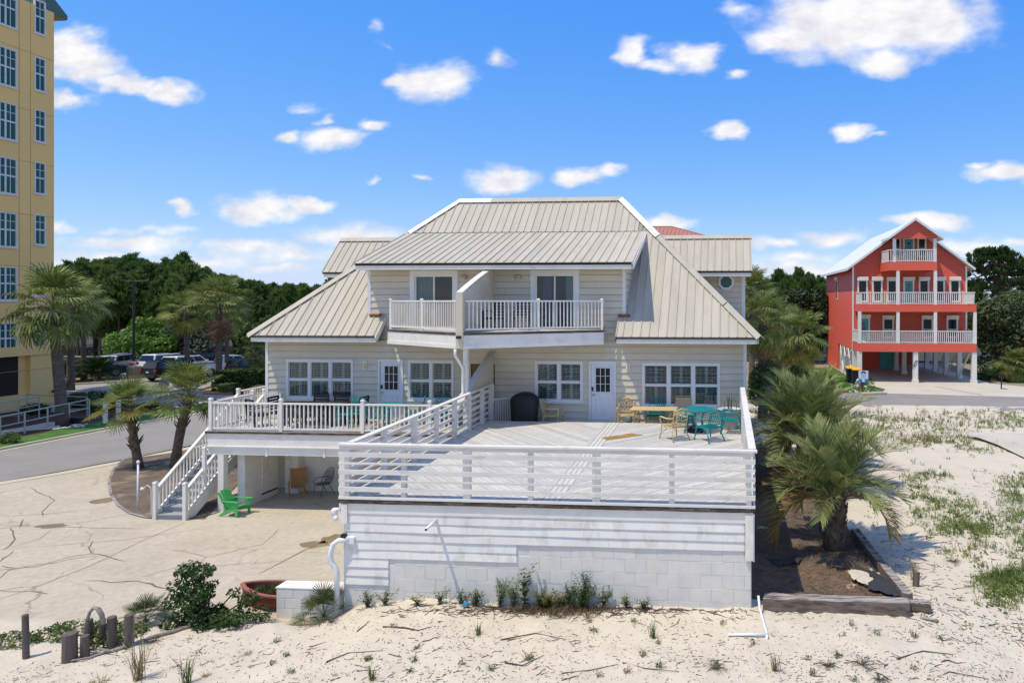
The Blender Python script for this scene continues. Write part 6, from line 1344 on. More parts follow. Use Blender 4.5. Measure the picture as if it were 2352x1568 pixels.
for _ in range(6500):
    q = on_sand(r.uniform(-60, 2360), 1392 + 190 * r.random() ** .9)
    if q.x < -13.5 or (q.y > 14.15 and q.x < .8) or (q.x < -9 and q.y > 13.3): continue
    if mnoise.noise(Vector((q.x * .6, q.y * 1.2, 14))) < r.uniform(-.6, .4): continue
    a = r.uniform(0, 6.28); l = r.uniform(.006, .022); u = Vector((math.cos(a), math.sin(a), 0)) * l; v_ = Vector((-math.sin(a), math.cos(a), 0)) * l * .5; q.z = h_sand(q.x, q.y) + .006; k = len(b.v); b.v += [q - u, q + v_, q + u + Vector((0, 0, .008)), q - v_]; b.f.append((k, k + 1, k + 2, k + 3))
tag(b.build('sand_litter', twig_m, fix=False), 'small dark sticks and plant litter scattered over the sand', 'litter', kind='stuff')
b = MB()
for _ in range(5200):
    x, y = r.uniform(.6, 3.5), 14.85 + 11 * r.random() ** 1.5
    if not bed_in(x, y): continue
    a = r.uniform(0, 6.28); L = r.uniform(.05, .14); d = Vector((math.cos(a), math.sin(a), r.uniform(-.1, .25))); p = Vector((x, y, h_sand(x, y) + .05 + .05 * mnoise.noise(Vector((x * 1.6, y * 1.6, 3))) + .03 * mnoise.noise(Vector((x * 5, y * 5, 3))))); n = Vector((-d.y, d.x, 0)) * .004; k = len(b.v)
    b.v += [p - d * L - n, p - d * L + n, p + d * L + n, p + d * L - n]; b.f.append((k, k + 1, k + 2, k + 3))
tag(b.build('pine_straw', leafmat('pine_straw', (.10, .06, .035), (.26, .18, .11), .1), fix=False), 'brown pine straw lying over the mulch bed', 'straw', kind='stuff')
# ================================================================ yellow tower
XB = G(124, 930).x; YB = G(124, 930).y; yn = XP(-420, 500, XB).y
tw = empty('apartment_tower', (XB - 8, YB - 8, 0), 'tall yellow stucco apartment tower with white framed windows', 'building')
topz = XP(116, 30, XB).z + .1; belt = XP(110, 800, XB).z
yo1 = XP(52, 850, XB).y; yo0 = XP(-60, 850, XB).y
wallm = MB().box(XB - 18, XB, yn - 10, YB, belt, topz).box(XB - 18, XB - .3, yo1, YB, 0, belt).box(XB - .3, XB, yo1 + .5, YB, 0, belt).box(XB - 18, XB, yn - 10, yo0, 0, belt).build('wall', stuccom, tw)
MB().box(XB - 2, XB + .12, yo0 - 2, YB + .1, belt - .35, belt + .25).build('belt_course', stuccom, tw)
MB().box(XB - .6, XB + .05, yo1 - 1.6, yo1 + .6, 0, 1.0).build('parapet', stuccom, tw)
MB().box(XB - 17, XB - 16.8, yn - 8, yo1 - .1, 0, belt).build('garage_back', dark, tw)
MB().box(XB - .5, XB - .31, yo1 - 2.6, yo1 - .01, 0, belt - .4).build('garage_shade_panel', M('garage_dark', (.02, .014, .012), .8), tw)  # dark panel, like the back wall, paints in the shade of the open garage
rows = [(2, 79), (133, 210), (253, 327), (373, 446), (493, 563), (612, 680), (735, 797)]
wmat = M('tower_frame', (.60, .62, .62), .5)
def tower_window(y0, y1, z0, z1, twin):
    b = MB(); X = XB
    def fr(y0, y1, z0, z1, t, x0, x1): b.box(x0, x1, y0, y1, z1 - t, z1); b.box(x0, x1, y0, y1, z0, z0 + t); b.box(x0, x1, y0, y0 + t, z0 + t, z1 - t); b.box(x0, x1, y1 - t, y1, z0 + t, z1 - t)
    fr(y0, y1, z0, z1, .075, X - .05, X + .06); b.box(X - .02, X + .10, y0 - .04, y1 + .04, z0 - .07, z0)
    w = b.build('window', wmat, tw); n = 2 if twin else 1; cw = (y1 - y0 - .2) / n
    for i in range(n):
        a0 = y0 + .1 + i * cw; a1 = a0 + cw; zm = (z0 + z1) / 2
        if i: MB().box(X - .04, X + .05, a0 - .05, a0 + .05, z0 + .1, z1 - .1).build('mullion', wmat, w)
        MB().box(X - .03, X + .04, a0, a1, zm - .05, zm + .05).build('meeting_rail', wmat, w)
        b = MB(); b.box(X - .01, X + .03, (a0 + a1) / 2 - .018, (a0 + a1) / 2 + .018, z0 + .1, zm - .05); b.box(X - .01, X + .03, (a0 + a1) / 2 - .018, (a0 + a1) / 2 + .018, zm + .05, z1 - .1); b.box(X - .01, X + .032, a0, a1, (zm + z1) / 2 - .018, (zm + z1) / 2 + .018); b.build('muntin', wmat, w)
        for (q0, q1) in ((a0, (a0 + a1) / 2 - .018), ((a0 + a1) / 2 + .018, a1)):
            MB().box(X + .002, X + .012, q0, q1, z0 + .1, zm - .05).build('pane', glassteal, w)
            for (c0, c1) in ((zm + .05, (zm + z1) / 2 - .018), ((zm + z1) / 2 + .018, z1 - .1)): MB().box(X + .002, X + .012, q0, q1, c0, c1).build('pane', glassteal, w)
for (ya, yb) in rows:
    tower_window(XP(78, 400, XB).y, XP(104, 400, XB).y, XP(91, yb, XB).z, XP(91, ya, XB).z, False)
    z0, z1 = XP(91, yb, XB).z - .3, XP(91, ya, XB).z - .1
    tower_window(XP(-16, 400, XB).y, XP(38, 400, XB).y, z0, z1, True); tower_window(XP(-120, 400, XB).y, XP(-66, 400, XB).y, z0, z1, True)
    MB().box(XB, XB + .012, yn - 9, YB - .01, z0 - 1.15, z0 - 1.125).build('score_line', stuccoj, tw)
for x in (44, 70): yy = XP(x, 400, XB).y; MB().box(XB, XB + .011, yy - .015, yy + .015, belt + .3, topz).build('score_line', stuccoj, tw)
rf = MB().prism([(XB - 14, YB - .5, topz - .05), (XB - 14, YB + 1.05, topz - .05), (XB - 14, YB + 1.05, topz + .22), (XB - 14, YB - .5, topz + 1.5)], (13.9, 0, 0)).build('roof', greenroof, tw)
MB().box(XB - 14, XB - .15, YB + .02, YB + 1.0, topz - .12, topz - .06).build('soffit', M('tan_soffit', (.30, .21, .09), .8), tw)
MB().tube([(XB + .03, XP(120, 898, XB).y, XP(120, 898, XB).z), (XB + .35, XP(120, 898, XB).y, XP(120, 898, XB).z)], .09, 8).build('wall_spout', blackm, tw)
# ramp rails
rl_m = M('galvanised_rail', (.42, .42, .40), .5, .05, 3, metal=.3)
def ramp(label, pa, pb, hz0, hz1, n):
    a, c = G(*pa), G(*pb); t = empty('ramp_railing', a.lerp(c, .5), label, 'railing')
    for h in (.55, 1.05): MB().tube([a + Vector((0, 0, h + hz0)), c + Vector((0, 0, h + hz1))], .035, 6).build('rail', rl_m, t)
    for k in range(n + 1): s = k / n; p = a.lerp(c, s); MB().tube([p, p + Vector((0, 0, 1.05 + hz0 + (hz1 - hz0) * s))], .04, 6).build('post', rl_m, t)
ramp('galvanised ramp railing nearest the road', (-60, 1018), (205, 968), .0, .25, 5); ramp('galvanised ramp railing behind the first one', (-60, 985), (90, 962), .15, .3, 3); ramp('galvanised ramp railing in front of the tower bushes', (62, 952), (200, 955), .2, .1, 2)
b = MB(); r = random.Random(9)
for k in range(60): a = r.uniform(0, 6.28); g = G(150, 981); b.lathe([(.02, 0), (.09, .03), (.03, .08)], 6, (g.x + math.cos(a) * r.uniform(.4, 1.1), g.y + math.sin(a) * r.uniform(.3, .9), .02))
tag(b.build('white_stones', M('white_stone', (.5, .48, .44), .9)), 'ring of small white stones round the leaning palm', 'stones', kind='stuff')
g = G(178, 975); tag(bev(MB().box(g.x - .25, g.x + .25, g.y - .2, g.y + .2, .02, .42).build('ground_lamp', blackm), .04), 'small black ground lamp beside the leaning palm', 'lamp')
for x, y, lb in ((242, 972, 'white post with two bands behind the small palm'), (272, 968, 'white wider post behind the small palm crown')):
    g = G(x, y); t = empty('white_post', g, lb, 'post'); MB().box(g.x - .10, g.x + .10, g.y - .06, g.y + .06, 0, 1.25).build('shaft', white, t); MB().box(g.x - .11, g.x + .11, g.y - .07, g.y + .07, .85, .9).build('band', M('grey_band', (.4, .4, .4), .6), t)
# ================================================================ parking lot
g = G(307, 868); t = empty('lamp_post', g, 'tall dark parking lot lamp post on a concrete base', 'lamp post'); zt = W(304, 645, g.y).z
MB().lathe([(.55, 0), (.55, 1.0), (.5, 1.05)], 14, g).build('base', M('lamp_base', (.24, .21, .17), .9, .1, 2), t)
MB().tube([g + Vector((0, 0, 1)), g + Vector((0, 0, zt))], [.13, .09], 8).build('pole', M('bronze_pole', (.03, .03, .028), .6), t)
for s in (-1, 1): MB().beam(g + Vector((0, 0, zt)), g + Vector((s * .8, s * .5, zt + .05)), .12, .10, w2=.36, h2=.07).build('lamp_head', M('lamp_grey', (.2, .2, .2), .5), t)
sgn = MB().box(g.x - .35, g.x + .35, g.y - .2, g.y - .17, W(307, 835, g.y).z - .9, W(307, 835, g.y).z + .25).build('notice_plate', M('notice_white', (.7, .7, .7), .6), t)
zc = W(307, 835, g.y).z
MB().box(g.x - .3, g.x + .3, g.y - .206, g.y - .201, zc - .12, zc + .06).build('notice_band', M('notice_red', (.55, .06, .05), .6), sgn)
for dz in (-.3, -.42, -.54): MB().box(g.x - .26, g.x + .26, g.y - .206, g.y - .201, zc + dz, zc + dz + .05).build('notice_line', M('notice_pink', (.5, .25, .25), .6), sgn)
# stop sign seen from behind
g = G(378, 912); t = empty('stop_sign', g, 'octagonal road sign seen from its bare grey back', 'sign'); zs = W(378, 880, g.y).z
MB().box(g.x - .04, g.x + .04, g.y - .03, g.y + .03, 0, zs + .3).build('pole', rl_m, t); MB().prism([(g.x + .42 * math.cos(R(22.5 + 45 * k)), g.y - .06, zs + .42 * math.sin(R(22.5 + 45 * k))) for k in range(8)], (.0, .02, 0)).build('plate', M('sign_back', (.32, .33, .32), .5, .05, 3, metal=.3), t)
for x0, x1, y in ((260, 310, 868), (325, 352, 868), (275, 300, 864)):
    a, c = G(x0, y), G(x1, y); tag(MB().beam(a + Vector((0, 0, .07)), c + Vector((0, 0, .07)), .22, .14).build('parking_block', curbm), 'low concrete wheel stop in the parking lot', 'wheel stop', 'wheel stops in the parking lot')
a, c = G(130, 886), G(268, 878); MB
tag(MB().beam(a + Vector((0, 0, .06)), c + Vector((0, 0, .06)), .25, .16).build('bed_kerb', curbm), kind='structure')
# cars
tyre_m = M('tyre', (.02, .02, .02), .8); rim_m = M('rim', (.45, .45, .46), .35, .05, 3, metal=.8); lampr = M('tail_red', (.35, .02, .02), .3); lampw = M('head_clear', (.6, .6, .6), .2); plate_m = M('plate', (.6, .6, .5), .5)
def car(name, label, paint, kind, loc, rz, s=1.0):
    t = empty(name, (0, 0, 0), label, 'pickup' if kind == 'pickup' else 'car', 'cars parked in the lot')
    w = .98; prof = {'suv': [(-2.4, .35), (2.35, .35), (2.42, .60), (2.38, .95), (1.25, 1.10), (-2.35, 1.12), (-2.45, .7)], 'pickup': [(-2.9, .4), (2.75, .4), (2.85, .7), (2.8, 1.1), (1.5, 1.2), (-2.85, 1.2), (-2.92, .7)]}[kind]
    body = MB(); n = len(prof)
    for y, k in ((-w, .97), (-w * .98, 1), (w * .98, 1), (w, .97)):
        for (x, z) in prof: body.v.append(Vector((x * k, y if abs(y) == w else y, z * (1 if k == 1 else .985))))
    for q in range(3):
        for i in range(n): a, c = q * n + i, q * n + (i + 1) % n; body.f.append((a, c, c + n, a + n))
    body.f += [tuple(range(n)), tuple(range(3 * n, 4 * n))]
    bd_ = bev(body.build('body', paint, t), .05, 2)
    cab = {'suv': ([(-2.36, 1.10), (1.25, 1.08), (.55, 1.72), (-2.05, 1.78)], .80), 'pickup': ([(-.75, 1.19), (1.55, 1.18), (.95, 1.82), (-.55, 1.86)], .82)}[kind]
    cb = MB(); pts, tw_ = cab
    for y0, z_ in ((-1, 0), (1, 0)):
        for i, (x, z) in enumerate(pts): cb.v.append(Vector((x, y0 * (w * .96 if i < 2 else tw_ * .95), z)))
    cb.f = [(0, 1, 2, 3), (7, 6, 5, 4), (0, 4, 5, 1), (1, 5, 6, 2), (2, 6, 7, 3), (3, 7, 4, 0)]; co = bev(cb.build('cabin', paint, t), .06, 2)
    (xa, za), (xb, zb), (xc, zc), (xd, zd) = pts
    gm = glassmat('car_glass', (.006, .007, .009), .04, .7)
    def side(f0, f1, sy):
        g = MB(); q = []
        for f, h in ((f0, .10), (f1, .10), (f1, .86), (f0, .86)):
            x = (xa + (xd - xa) * h) + ((xb + (xc - xb) * h) - (xa + (xd - xa) * h)) * f; z = za + (zd - za) * h; y = sy * (w * .96 + (tw_ * .95 - w * .96) * h + .012); q.append((x, y, z))
        g.prism(q, (0, sy * .008, 0)).build('window', gm, t)
    cuts = ((.05, .30), (.33, .60), (.63, .93)) if kind == 'suv' else ((.06, .46), (.5, .92))
    for sy in (-1, 1):
        for f0, f1 in cuts: side(f0, f1, sy)
    def endglass(x0, z0, x1, z1, nm, o):
        g = MB(); q = []
        for h, sg in ((.1, -1), (.1, 1), (.88, 1), (.88, -1)):
            yy = sg * (w * .88 + (tw_ * .84 - w * .88) * h); q.append((x0 + (x1 - x0) * h + o, yy, z0 + (z1 - z0) * h))
        g.prism(q, (o * .5, 0, .004)).build(nm, gm, t)
    endglass(xb, zb, xc, zc, 'windscreen', .016); endglass(xa, za, xd, zd, 'rear_window', -.016)
    wx = (1.45, -1.45) if kind == 'suv' else (1.75, -1.75)
    for x in wx:
        for sy in (-1, 1):
            b = MB(); b.lathe([(.30, -.12), (.37, -.10), (.38, 0), (.37, .10), (.30, .12)], 18); b.xf(Matrix.Translation((x, sy * .88, .37)) @ Matrix.Rotation(R(90), 4, 'X')); wh = b.build('wheel', tyre_m, t, smooth=True)
            b = MB(); b.lathe([(.02, 0), (.22, .01), (.25, .02), (.25, -.02), (.02, -.02)], 14); b.xf(Matrix.Translation((x, sy * 1.0, .37)) @ Matrix.Rotation(R(90), 4, 'X')); b.build('rim', rim_m, wh)
            b = MB(); b.lathe([(.37, 0), (.42, .0), (.42, .01), (.37, .01)], 16); b.xf(Matrix.Translation((x, sy * .975, .40)) @ Matrix.Rotation(R(90), 4, 'X')); b.build('wheel_arch', tyre_m, t)
    xr, xf_ = prof[-1][0], prof[2][0]
    for sy in (-1, 1):
        MB().box(xr + .0, xr + .14, sy * .86 - .10, sy * .86 + .10, .85, 1.08).build('tail_light', lampr, t); MB().box(xf_ - .10, xf_ + .01, sy * .78 - .17, sy * .78 + .17, .74, .9).build('headlight', lampw, t)
        MB().box(xb - .25, xb - .05, sy * 1.0 - .02, sy * 1.0 + .12, 1.14, 1.28).build('mirror', paint, t)
    MB().box(xr - .05, xr + .12, -.86, .86, .42, .62).build('bumper', M('bumper_dark', (.03, .03, .03), .6), t); MB().box(xf_ - .12, xf_ + .05, -.84, .84, .42, .62).build('bumper', MATS['bumper_dark'], t)
    MB().box(xr - .02, xr + .0, -.17, .17, .78, .90).build('number_plate', plate_m, t); MB().box(xf_ - .05, xf_ + .02, -.5, .5, .64, .80).build('grille', blackm, t)
    for sy in (-1, 1):
        if kind == 'suv': MB().beam((xd + .3, sy * .62, zd + .02), (xc - .2, sy * .62, zc + .03), .05, .05).build('roof_rail', blackm, t)
    if kind == 'pickup': MB().box(-2.75, -.85, -.82, .82, 1.205, 1.212).build('bed_floor', blackm, t)
    return put(t, loc, rz, s)
wp = M('car_white', (.70, .72, .73), .25, .02, 2, spec=.6); bp = M('car_black', (.008, .008, .009), .3, .1, 2, spec=.3); sp_ = M('car_silver', (.28, .30, .31), .3, .03, 2, metal=.4)
car('parked_car', 'silver sport utility car facing out beside the sago', sp_, 'suv', G(258, 856), R(-78))
car('parked_car', 'white sport utility car parked behind the black one', wp, 'suv', G(385, 851), R(84))
car('parked_car', 'second white sport utility car half hidden by the palm trunk', wp, 'suv', G(434, 857), R(84))
car('parked_car', 'glossy black car parked at the front of the lot beside the lamp', bp, 'suv', G(404, 870), R(76))
car('parked_car', 'black sport utility car behind the pickup bed', bp, 'suv', G(482, 851), R(84))
car('parked_car', 'white pickup truck behind the hedge', wp, 'pickup', G(520, 860), R(62))
car('parked_car', 'black car beside the house corner behind the hedge', bp, 'suv', G(590, 866), R(70))
car('parked_car', 'dark blue car behind the sago in the gravel bed', M('car_navy', (.02, .025, .04), .25), 'suv', G(222, 864), R(40))
car('parked_car', 'dark grey car behind the leaning palm trunk', M('car_grey', (.05, .05, .055), .3), 'suv', G(150, 862), R(84))

# ================================================================ red house
YP, YF, YK = 59.4, 62.4, 78.5
rx0, rx1 = W(1973, 800, YP).x, W(2243, 800, YP).x; bx1 = W(2220, 700, YF).x
rh = empty('red_house', ((rx0 + rx1) / 2, YF, 0), 'coral red three storey stilt house with white balconies', 'house')
zz = lambda y, Y=YP: W(2100, y, Y).z
f1t, f1b, f2t, f2b, f3t, f3b = zz(789), zz(808), zz(700), zz(716), zz(602), zz(621)
ez = W(1958, 611, YF).z; apx = (rx0 + bx1) / 2 + .1; apz = ez + (W(2111, 506, YP).z - ez)
redw_m = bpy.data.materials.new('red_clapboard'); redw_m.use_nodes = True
def _rc():
    nt = redw_m.node_tree; N = nt.nodes.new; Lk = nt.links.new; p = nt.nodes['Principled BSDF']; p.inputs['Roughness'].default_value = .6
    g = N('ShaderNodeNewGeometry'); s = N('ShaderNodeSeparateXYZ'); Lk(g.outputs['Position'], s.inputs[0]); m = N('ShaderNodeMath'); m.operation = 'FRACT'; d = N('ShaderNodeMath'); d.operation = 'DIVIDE'; Lk(s.outputs[2], d.inputs[0]); d.inputs[1].default_value = .2; Lk(d.outputs[0], m.inputs[0])
    b = N('ShaderNodeBump'); b.inputs['Strength'].default_value = 1; b.inputs['Distance'].default_value = .04; b.invert = True; Lk(m.outputs[0], b.inputs['Height']); Lk(b.outputs[0], p.inputs['Normal'])
    n = N('ShaderNodeTexNoise'); n.inputs['Scale'].default_value = .8; x = N('ShaderNodeMix'); x.data_type = 'RGBA'; Lk(n.outputs['Fac'], x.inputs['Factor']); Lk(g.outputs['Position'], n.inputs['Vector']); x.inputs['A'].default_value = (.58, .082, .045, 1); x.inputs['B'].default_value = (.63, .10, .055, 1); Lk(x.outputs['Result'], p.inputs['Base Color'])
_rc()
rwall = MB().prism([(rx0, YF, f1b), (bx1, YF, f1b), (bx1, YF, ez), (apx, YF, apz - .25), (rx0, YF, ez)], (0, YK - YF, 0)).build('wall', redw_m, rh)
MB().box(rx0, rx0 + 5.2, 70.5, YK, 0, f1b - .01).box(rx0 + 5.3, bx1 - 1.0, 76, YK, 0, f1b - .01).build('ground_floor_wall', redw_m, rh)
for x in (rx0 - .02, bx1 - .1): MB().box(x, x + .14, YF - .04, YF + .10, f1b, ez - .05).build('corner_trim', white, rh)
# roof
def slab(nm, pts, off, m): return MB().prism(pts, off).build(nm, m, rh)
sl = (apz - ez) / (apx - rx0)
slab('roof', [(rx0 - .6, YF - .5, ez - .6 * sl), (apx, YF - .5, apz), (bx1 + .6, YF - .5, ez - .6 * sl), (bx1 + .6, YF - .5, ez - .6 * sl + .22), (apx, YF - .5, apz + .22), (rx0 - .6, YF - .5, ez - .6 * sl + .22)], (0, YK - YF + 1, 0), M('white_metal_roof', (.70, .72, .72), .4, .03, 1))
gx0, gx1 = W(2052, 575, YP).x, W(2150, 575, YP).x; gm_ = (gx0 + gx1) / 2; ge = apz - (gx1 - gx0) / 2 * sl - .1
slab('porch_roof', [(gx0 - .45, YP - .35, ge - .45 * sl + .1), (gm_, YP - .35, apz - .02), (gx1 + .55, YP - .35, ge - .55 * sl + .1), (gx1 + .55, YP - .35, ge - .55 * sl + .3), (gm_, YP - .35, apz + .21), (gx0 - .45, YP - .35, ge - .45 * sl + .3)], (0, YF - YP, 0), MATS['white_metal_roof'])
slab('porch_gable', [(gx0 + .0, YP - .1, ge - .15), (gx1 + .05, YP - .1, ge - .15), (gx1 + .05, YP - .1, ge), (gm_, YP - .1, apz - .06), (gx0, YP - .1, ge)], (0, .15, 0), redw_m)
# balconies
def red_balcony(x0, x1, zt, zb, posts_px, ztop, splay=True):
    fl = MB().box(x0 + .04, x1 - .04, YP + .06, YF - .01, zt - .12, zt).build('balcony', conc_l, rh)
    MB().box(x0, x1, YP, YP + .05, zb, zt + .02).build('fascia', redw_m, fl); MB().box(x0, x0 + .05, YP + .051, YF - .01, zb, zt + .02).build('fascia', redw_m, fl); MB().box(x1 - .05, x1, YP + .051, YF - .01, zb, zt + .02).build('fascia', redw_m, fl)
    railing(fl, (x0 + .1, YP + .1, zt), (x1 - .1, YP + .1, zt), 1.05, white, .165, .055, (.10, .07), low=.10)
    for x in (x0 + .1, x1 - .1): railing(fl, (x, YP + .12, zt), (x, YF - .05, zt), 1.05, white, .165, .055, (.10, .07), low=.10)
    for q in posts_px:
        x = W(q, 700, YP).x; MB().box(x - .13, x + .13, YP + .02, YP + .20, zt - .02, ztop).build('post', white, fl)
    return fl
red_balcony(rx0, rx1, f1t, f1b, (1975, 2063, 2149, 2240), f2b + .02)
red_balcony(rx0 + .2, rx1, f2t, f2b, (2063, 2149), f3b + .05)
red_balcony(gx0 - .45, gx1 + .1, f3t, f3b, (2055, 2148), ge - .1)
def red_window(xp, y0, y1, wpx, shutter=True, Y=YF, door=False):
    x = W(xp, 700, Y).x; w = wpx * Y / FPX / 2; z0, z1 = W(xp, y1, Y).z, W(xp, y0, Y).z
    b = MB(); t = .14
    b.box(x - w, x + w, Y - .06, Y + .0, z1 - t, z1); b.box(x - w, x + w, Y - .06, Y, z0, z0 + t); b.box(x - w, x - w + t, Y - .06, Y, z0 + t, z1 - t); b.box(x + w - t, x + w, Y - .06, Y, z0 + t, z1 - t)
    o = b.build('door' if door else 'window', white, rh)
    if shutter: bev(MB().box(x - w - .04, x + w + .04, Y - .22, Y - .061, z1 - .1, z1 + .24).build('shutter_box', white, o), .03)
    if door:
        MB().box(x - w + t, x + w - t, Y - .03, Y - .005, z0 + t, z1 - t).build('door_leaf', tealdoor, o); MB().box(x - w + .4, x + w - .4, Y - .036, Y - .031, z0 + .5, z1 - .42).build('pane', glassblue, o)
    else:
        zm = z0 + (z1 - z0) * .42; MB().box(x - w + t, x + w - t, Y - .05, Y - .005, zm - .05, zm + .05).build('meeting_rail', white, o)
        MB().box(x - w + t, x + w - t, Y - .02, Y - .008, zm + .05, z1 - t).build('pane', glass, o); MB().box(x - w + t, x + w - t, Y - .02, Y - .008, z0 + t, zm - .05).build('pane', glass, o)
for xp in (1981, 2015, 2049, 2122, 2158, 2193): red_window(xp, 642, 694, 23)
red_window(2087, 642, 698, 24, True, door=True)
for xp in (2040, 2130, 2187): red_window(xp, 730, 776, 25)
red_window(1984, 728, 786, 27, True, door=True)
red_window(2060, 546, 590, 18, False); red_window(2087, 546, 598, 25, False, door=True); red_window(2117, 546, 590, 20, False)
# side window
b = MB(); ys, zs0 = 71.0, W(1919, 688, 70).z
MB().box(rx0 - .05, rx0, ys - .4, ys + .4, zs0, zs0 + 2.0).build('window', white, rh); MB().box(rx0 - .06, rx0 - .051, ys - .28, ys + .28, zs0 + .12, zs0 + 1.85).build('pane', glass, rh); MB().box(rx0 - .2, rx0 - .001, ys - .5, ys + .5, zs0 + 2.01, zs0 + 2.3).build('shutter_box', white, rh)
# stilts
for xp, Y in ((1975, YP), (2104, YP), (2239, YP), (2078, 66.5), (2060, 70), (2044, 73), (2205, 63), (2175, 66), (2150, 69), (2130, 72)):
    c = W(xp, 870, Y); w = .19; MB().box(c.x - w, c.x + w, Y + .05, Y + .05 + 2 * w, .05, f1b - .01).box(c.x - w * 1.25, c.x + w * 1.25, Y - .0, Y + .1 + 2 * w, .05, .3).build('stilt', white, rh)
for k in range(4):
    y = YF + k * 2.2; MB().box(rx0 + .02, rx0 + .36, y, y + .34, .05, f1b - .011).build('stilt', white, rh)
    if k < 3:
        MB().beam((rx0 + .0, y + .35, .1), (rx0 + .0, y + 2.2, f1b - .1), .08, .12).build('brace', white, rh); MB().beam((rx0 - .07, y + 2.2, .1), (rx0 - .07, y + .35, f1b - .1), .06, .12).build('brace', white, rh)
for k in range(3): y = YP + .6 + k * 3; MB().beam((rx1 - .35, y, f1b - .1), (rx1 - .5, y + 2.6, .1), .08, .14).build('brace', white, rh)
x = W(2038, 860, 70.4).x; MB().box(x - .75, x + .75, 70.42, 70.49, .1, 2.6).build('storage_door', tealdoor, rh)
c = W(2102, 838, YP); text_mesh('house_number', '1809', .42, blackm, Matrix.Translation((c.x, YP + .04, c.z)) @ Matrix.Rotation(R(-62), 4, 'Y') @ Matrix.Rotation(R(90), 4, 'X'), rh)
MB().box(rx0 - .3, rx0 - .02, 64.3, 64.9, .5, 1.9).build('meter_box', M('meter_grey', (.3, .34, .38), .5), rh)
t = empty('side_gate', (rx0 - 1.6, 79, 0), 'small white picket gate at the back left of the red house', 'gate'); railing(t, (rx0 - 2.6, 79, .1), (rx0 - .1, 79, .1), 1.5, white, .2, .07, (.1, .1), low=.15)
# bins, sign, hydrant, stones, letter box
def wheelie(label, loc):
    t = empty('wheelie_bin', loc, label, 'bin'); L = Vector(loc); g = M('bin_green', (.012, .018, .016), .5)
    MB().add([(L.x - .26, L.y - .3, L.z + .1), (L.x + .26, L.y - .3, L.z + .1), (L.x + .26, L.y + .3, L.z + .1), (L.x - .26, L.y + .3, L.z + .1), (L.x - .34, L.y - .4, L.z + 1.2), (L.x + .34, L.y - .4, L.z + 1.2), (L.x + .34, L.y + .4, L.z + 1.2), (L.x - .34, L.y + .4, L.z + 1.2)], [(0, 3, 2, 1), (4, 5, 6, 7), (0, 1, 5, 4), (1, 2, 6, 5), (2, 3, 7, 6), (3, 0, 4, 7)]).build('body', g, t)
    bev(MB().prism([(L.x - .37, L.y - .45, L.z + 1.2), (L.x + .37, L.y - .45, L.z + 1.2), (L.x + .37, L.y + .45, L.z + 1.32), (L.x - .37, L.y + .45, L.z + 1.32)], (0, 0, .07)).build('lid', M('bin_lid', (.75, .36, .01), .5), t), .02)
    for s in (-1, 1): MB().lathe([(.13, -.04), (.14, 0), (.13, .04)], 12).xf(Matrix.Translation((L.x + s * .28, L.y + .3, L.z + .14)) @ Matrix.Rotation(R(90), 4, 'Y')).build('wheel', tyre_m, t)
    MB().tube([(L.x - .25, L.y + .48, L.z + 1.15), (L.x + .25, L.y + .48, L.z + 1.15)], .025, 6).build('handle', g, t)
g = G(1952, 880); wheelie('black wheeled bin with yellow lid nearer the sign', (G(1966, 884).x, G(1966, 884).y, .06)); wheelie('black wheeled bin with yellow lid nearer the stilts', (G(1953, 880).x, G(1953, 880).y, .06))
g = G(1981, 905); t = empty('realty_sign', (g.x, g.y, .06), 'blue and white sign board on a brown wooden post', 'sign'); z0, z1 = W(1983, 877, g.y).z, W(1983, 851, g.y).z; x0, x1 = W(1972, 860, g.y).x, W(1994, 860, g.y).x; y = g.y
MB().box(g.x - .08, g.x + .08, y, y + .12, .05, z0 + .2).build('post', M('brown_post', (.11, .05, .03), .8), t); bd_ = MB().box(x0, x1, y - .04, y - .002, z0, z1).build('board', M('sign_white', (.68, .72, .76), .5, .02), t); w_ = x1 - x0; h_ = z1 - z0
MB().box(x0, x0 + w_ * .36, y - .047, y - .041, z0, z0 + h_ * .26).box(x0 + w_ * .63, x1, y - .047, y - .041, z0, z0 + h_ * .26).build('blue_band', M('sign_blue', (.02, .18, .62), .5), bd_)
MB().box(x0 + .05, x1 - .05, y - .047, y - .041, z0 + h_ * .33, z0 + h_ * .345).build('rule_line', M('sign_grey', (.3, .35, .42), .5), bd_)
cx_, cz_ = (x0 + x1) / 2, z0 + h_ * .72
MB().prism([(cx_ + .20 * math.cos(a), y - .046, cz_ + .20 * math.sin(a)) for a in [k * math.pi / 12 for k in range(24)]], (0, .004, 0)).build('emblem_disc', M('sign_sky', (.25, .52, .70), .5), bd_)
MB().prism([(cx_ + .205 * math.cos(a), y - .050, cz_ + .04 + .17 * math.sin(a)) for a in [k * math.pi / 10 for k in range(11)]] + [(cx_ + .08 * math.cos(a), y - .050, cz_ + .05 + .07 * math.sin(a)) for a in [math.pi - k * math.pi / 6 for k in range(7)]], (0, .003, 0)).build('emblem_arch', M('sign_navy', (.02, .06, .22), .5), bd_)
for k in range(3): MB().box(cx_ - .16, cx_ + .16, y - .0505, y - .0465, cz_ - .06 - k * .035, cz_ - .048 - k * .035).build('emblem_wave', M('sign_white', (.68, .72, .76)), bd_)
for k in range(6): MB().box(cx_ - .15 + k * .052, cx_ - .115 + k * .052, y - .047, y - .041, z0 + h_ * .42, z0 + h_ * .455).build('letter_mark', MATS['sign_grey'], bd_)
g = G(1970, 892); t = empty('fire_hydrant', (g.x, g.y, .06), 'small pale fire hydrant beside the wheeled bins', 'hydrant'); hm = M('hydrant_grey', (.5, .49, .45), .5)
MB().lathe([(.16, 0), (.16, .06), (.11, .08), (.11, .5), (.14, .52), (.13, .6), (.06, .7), (.03, .74)], 12, (g.x, g.y, .06)).build('barrel', hm, t, smooth=True)
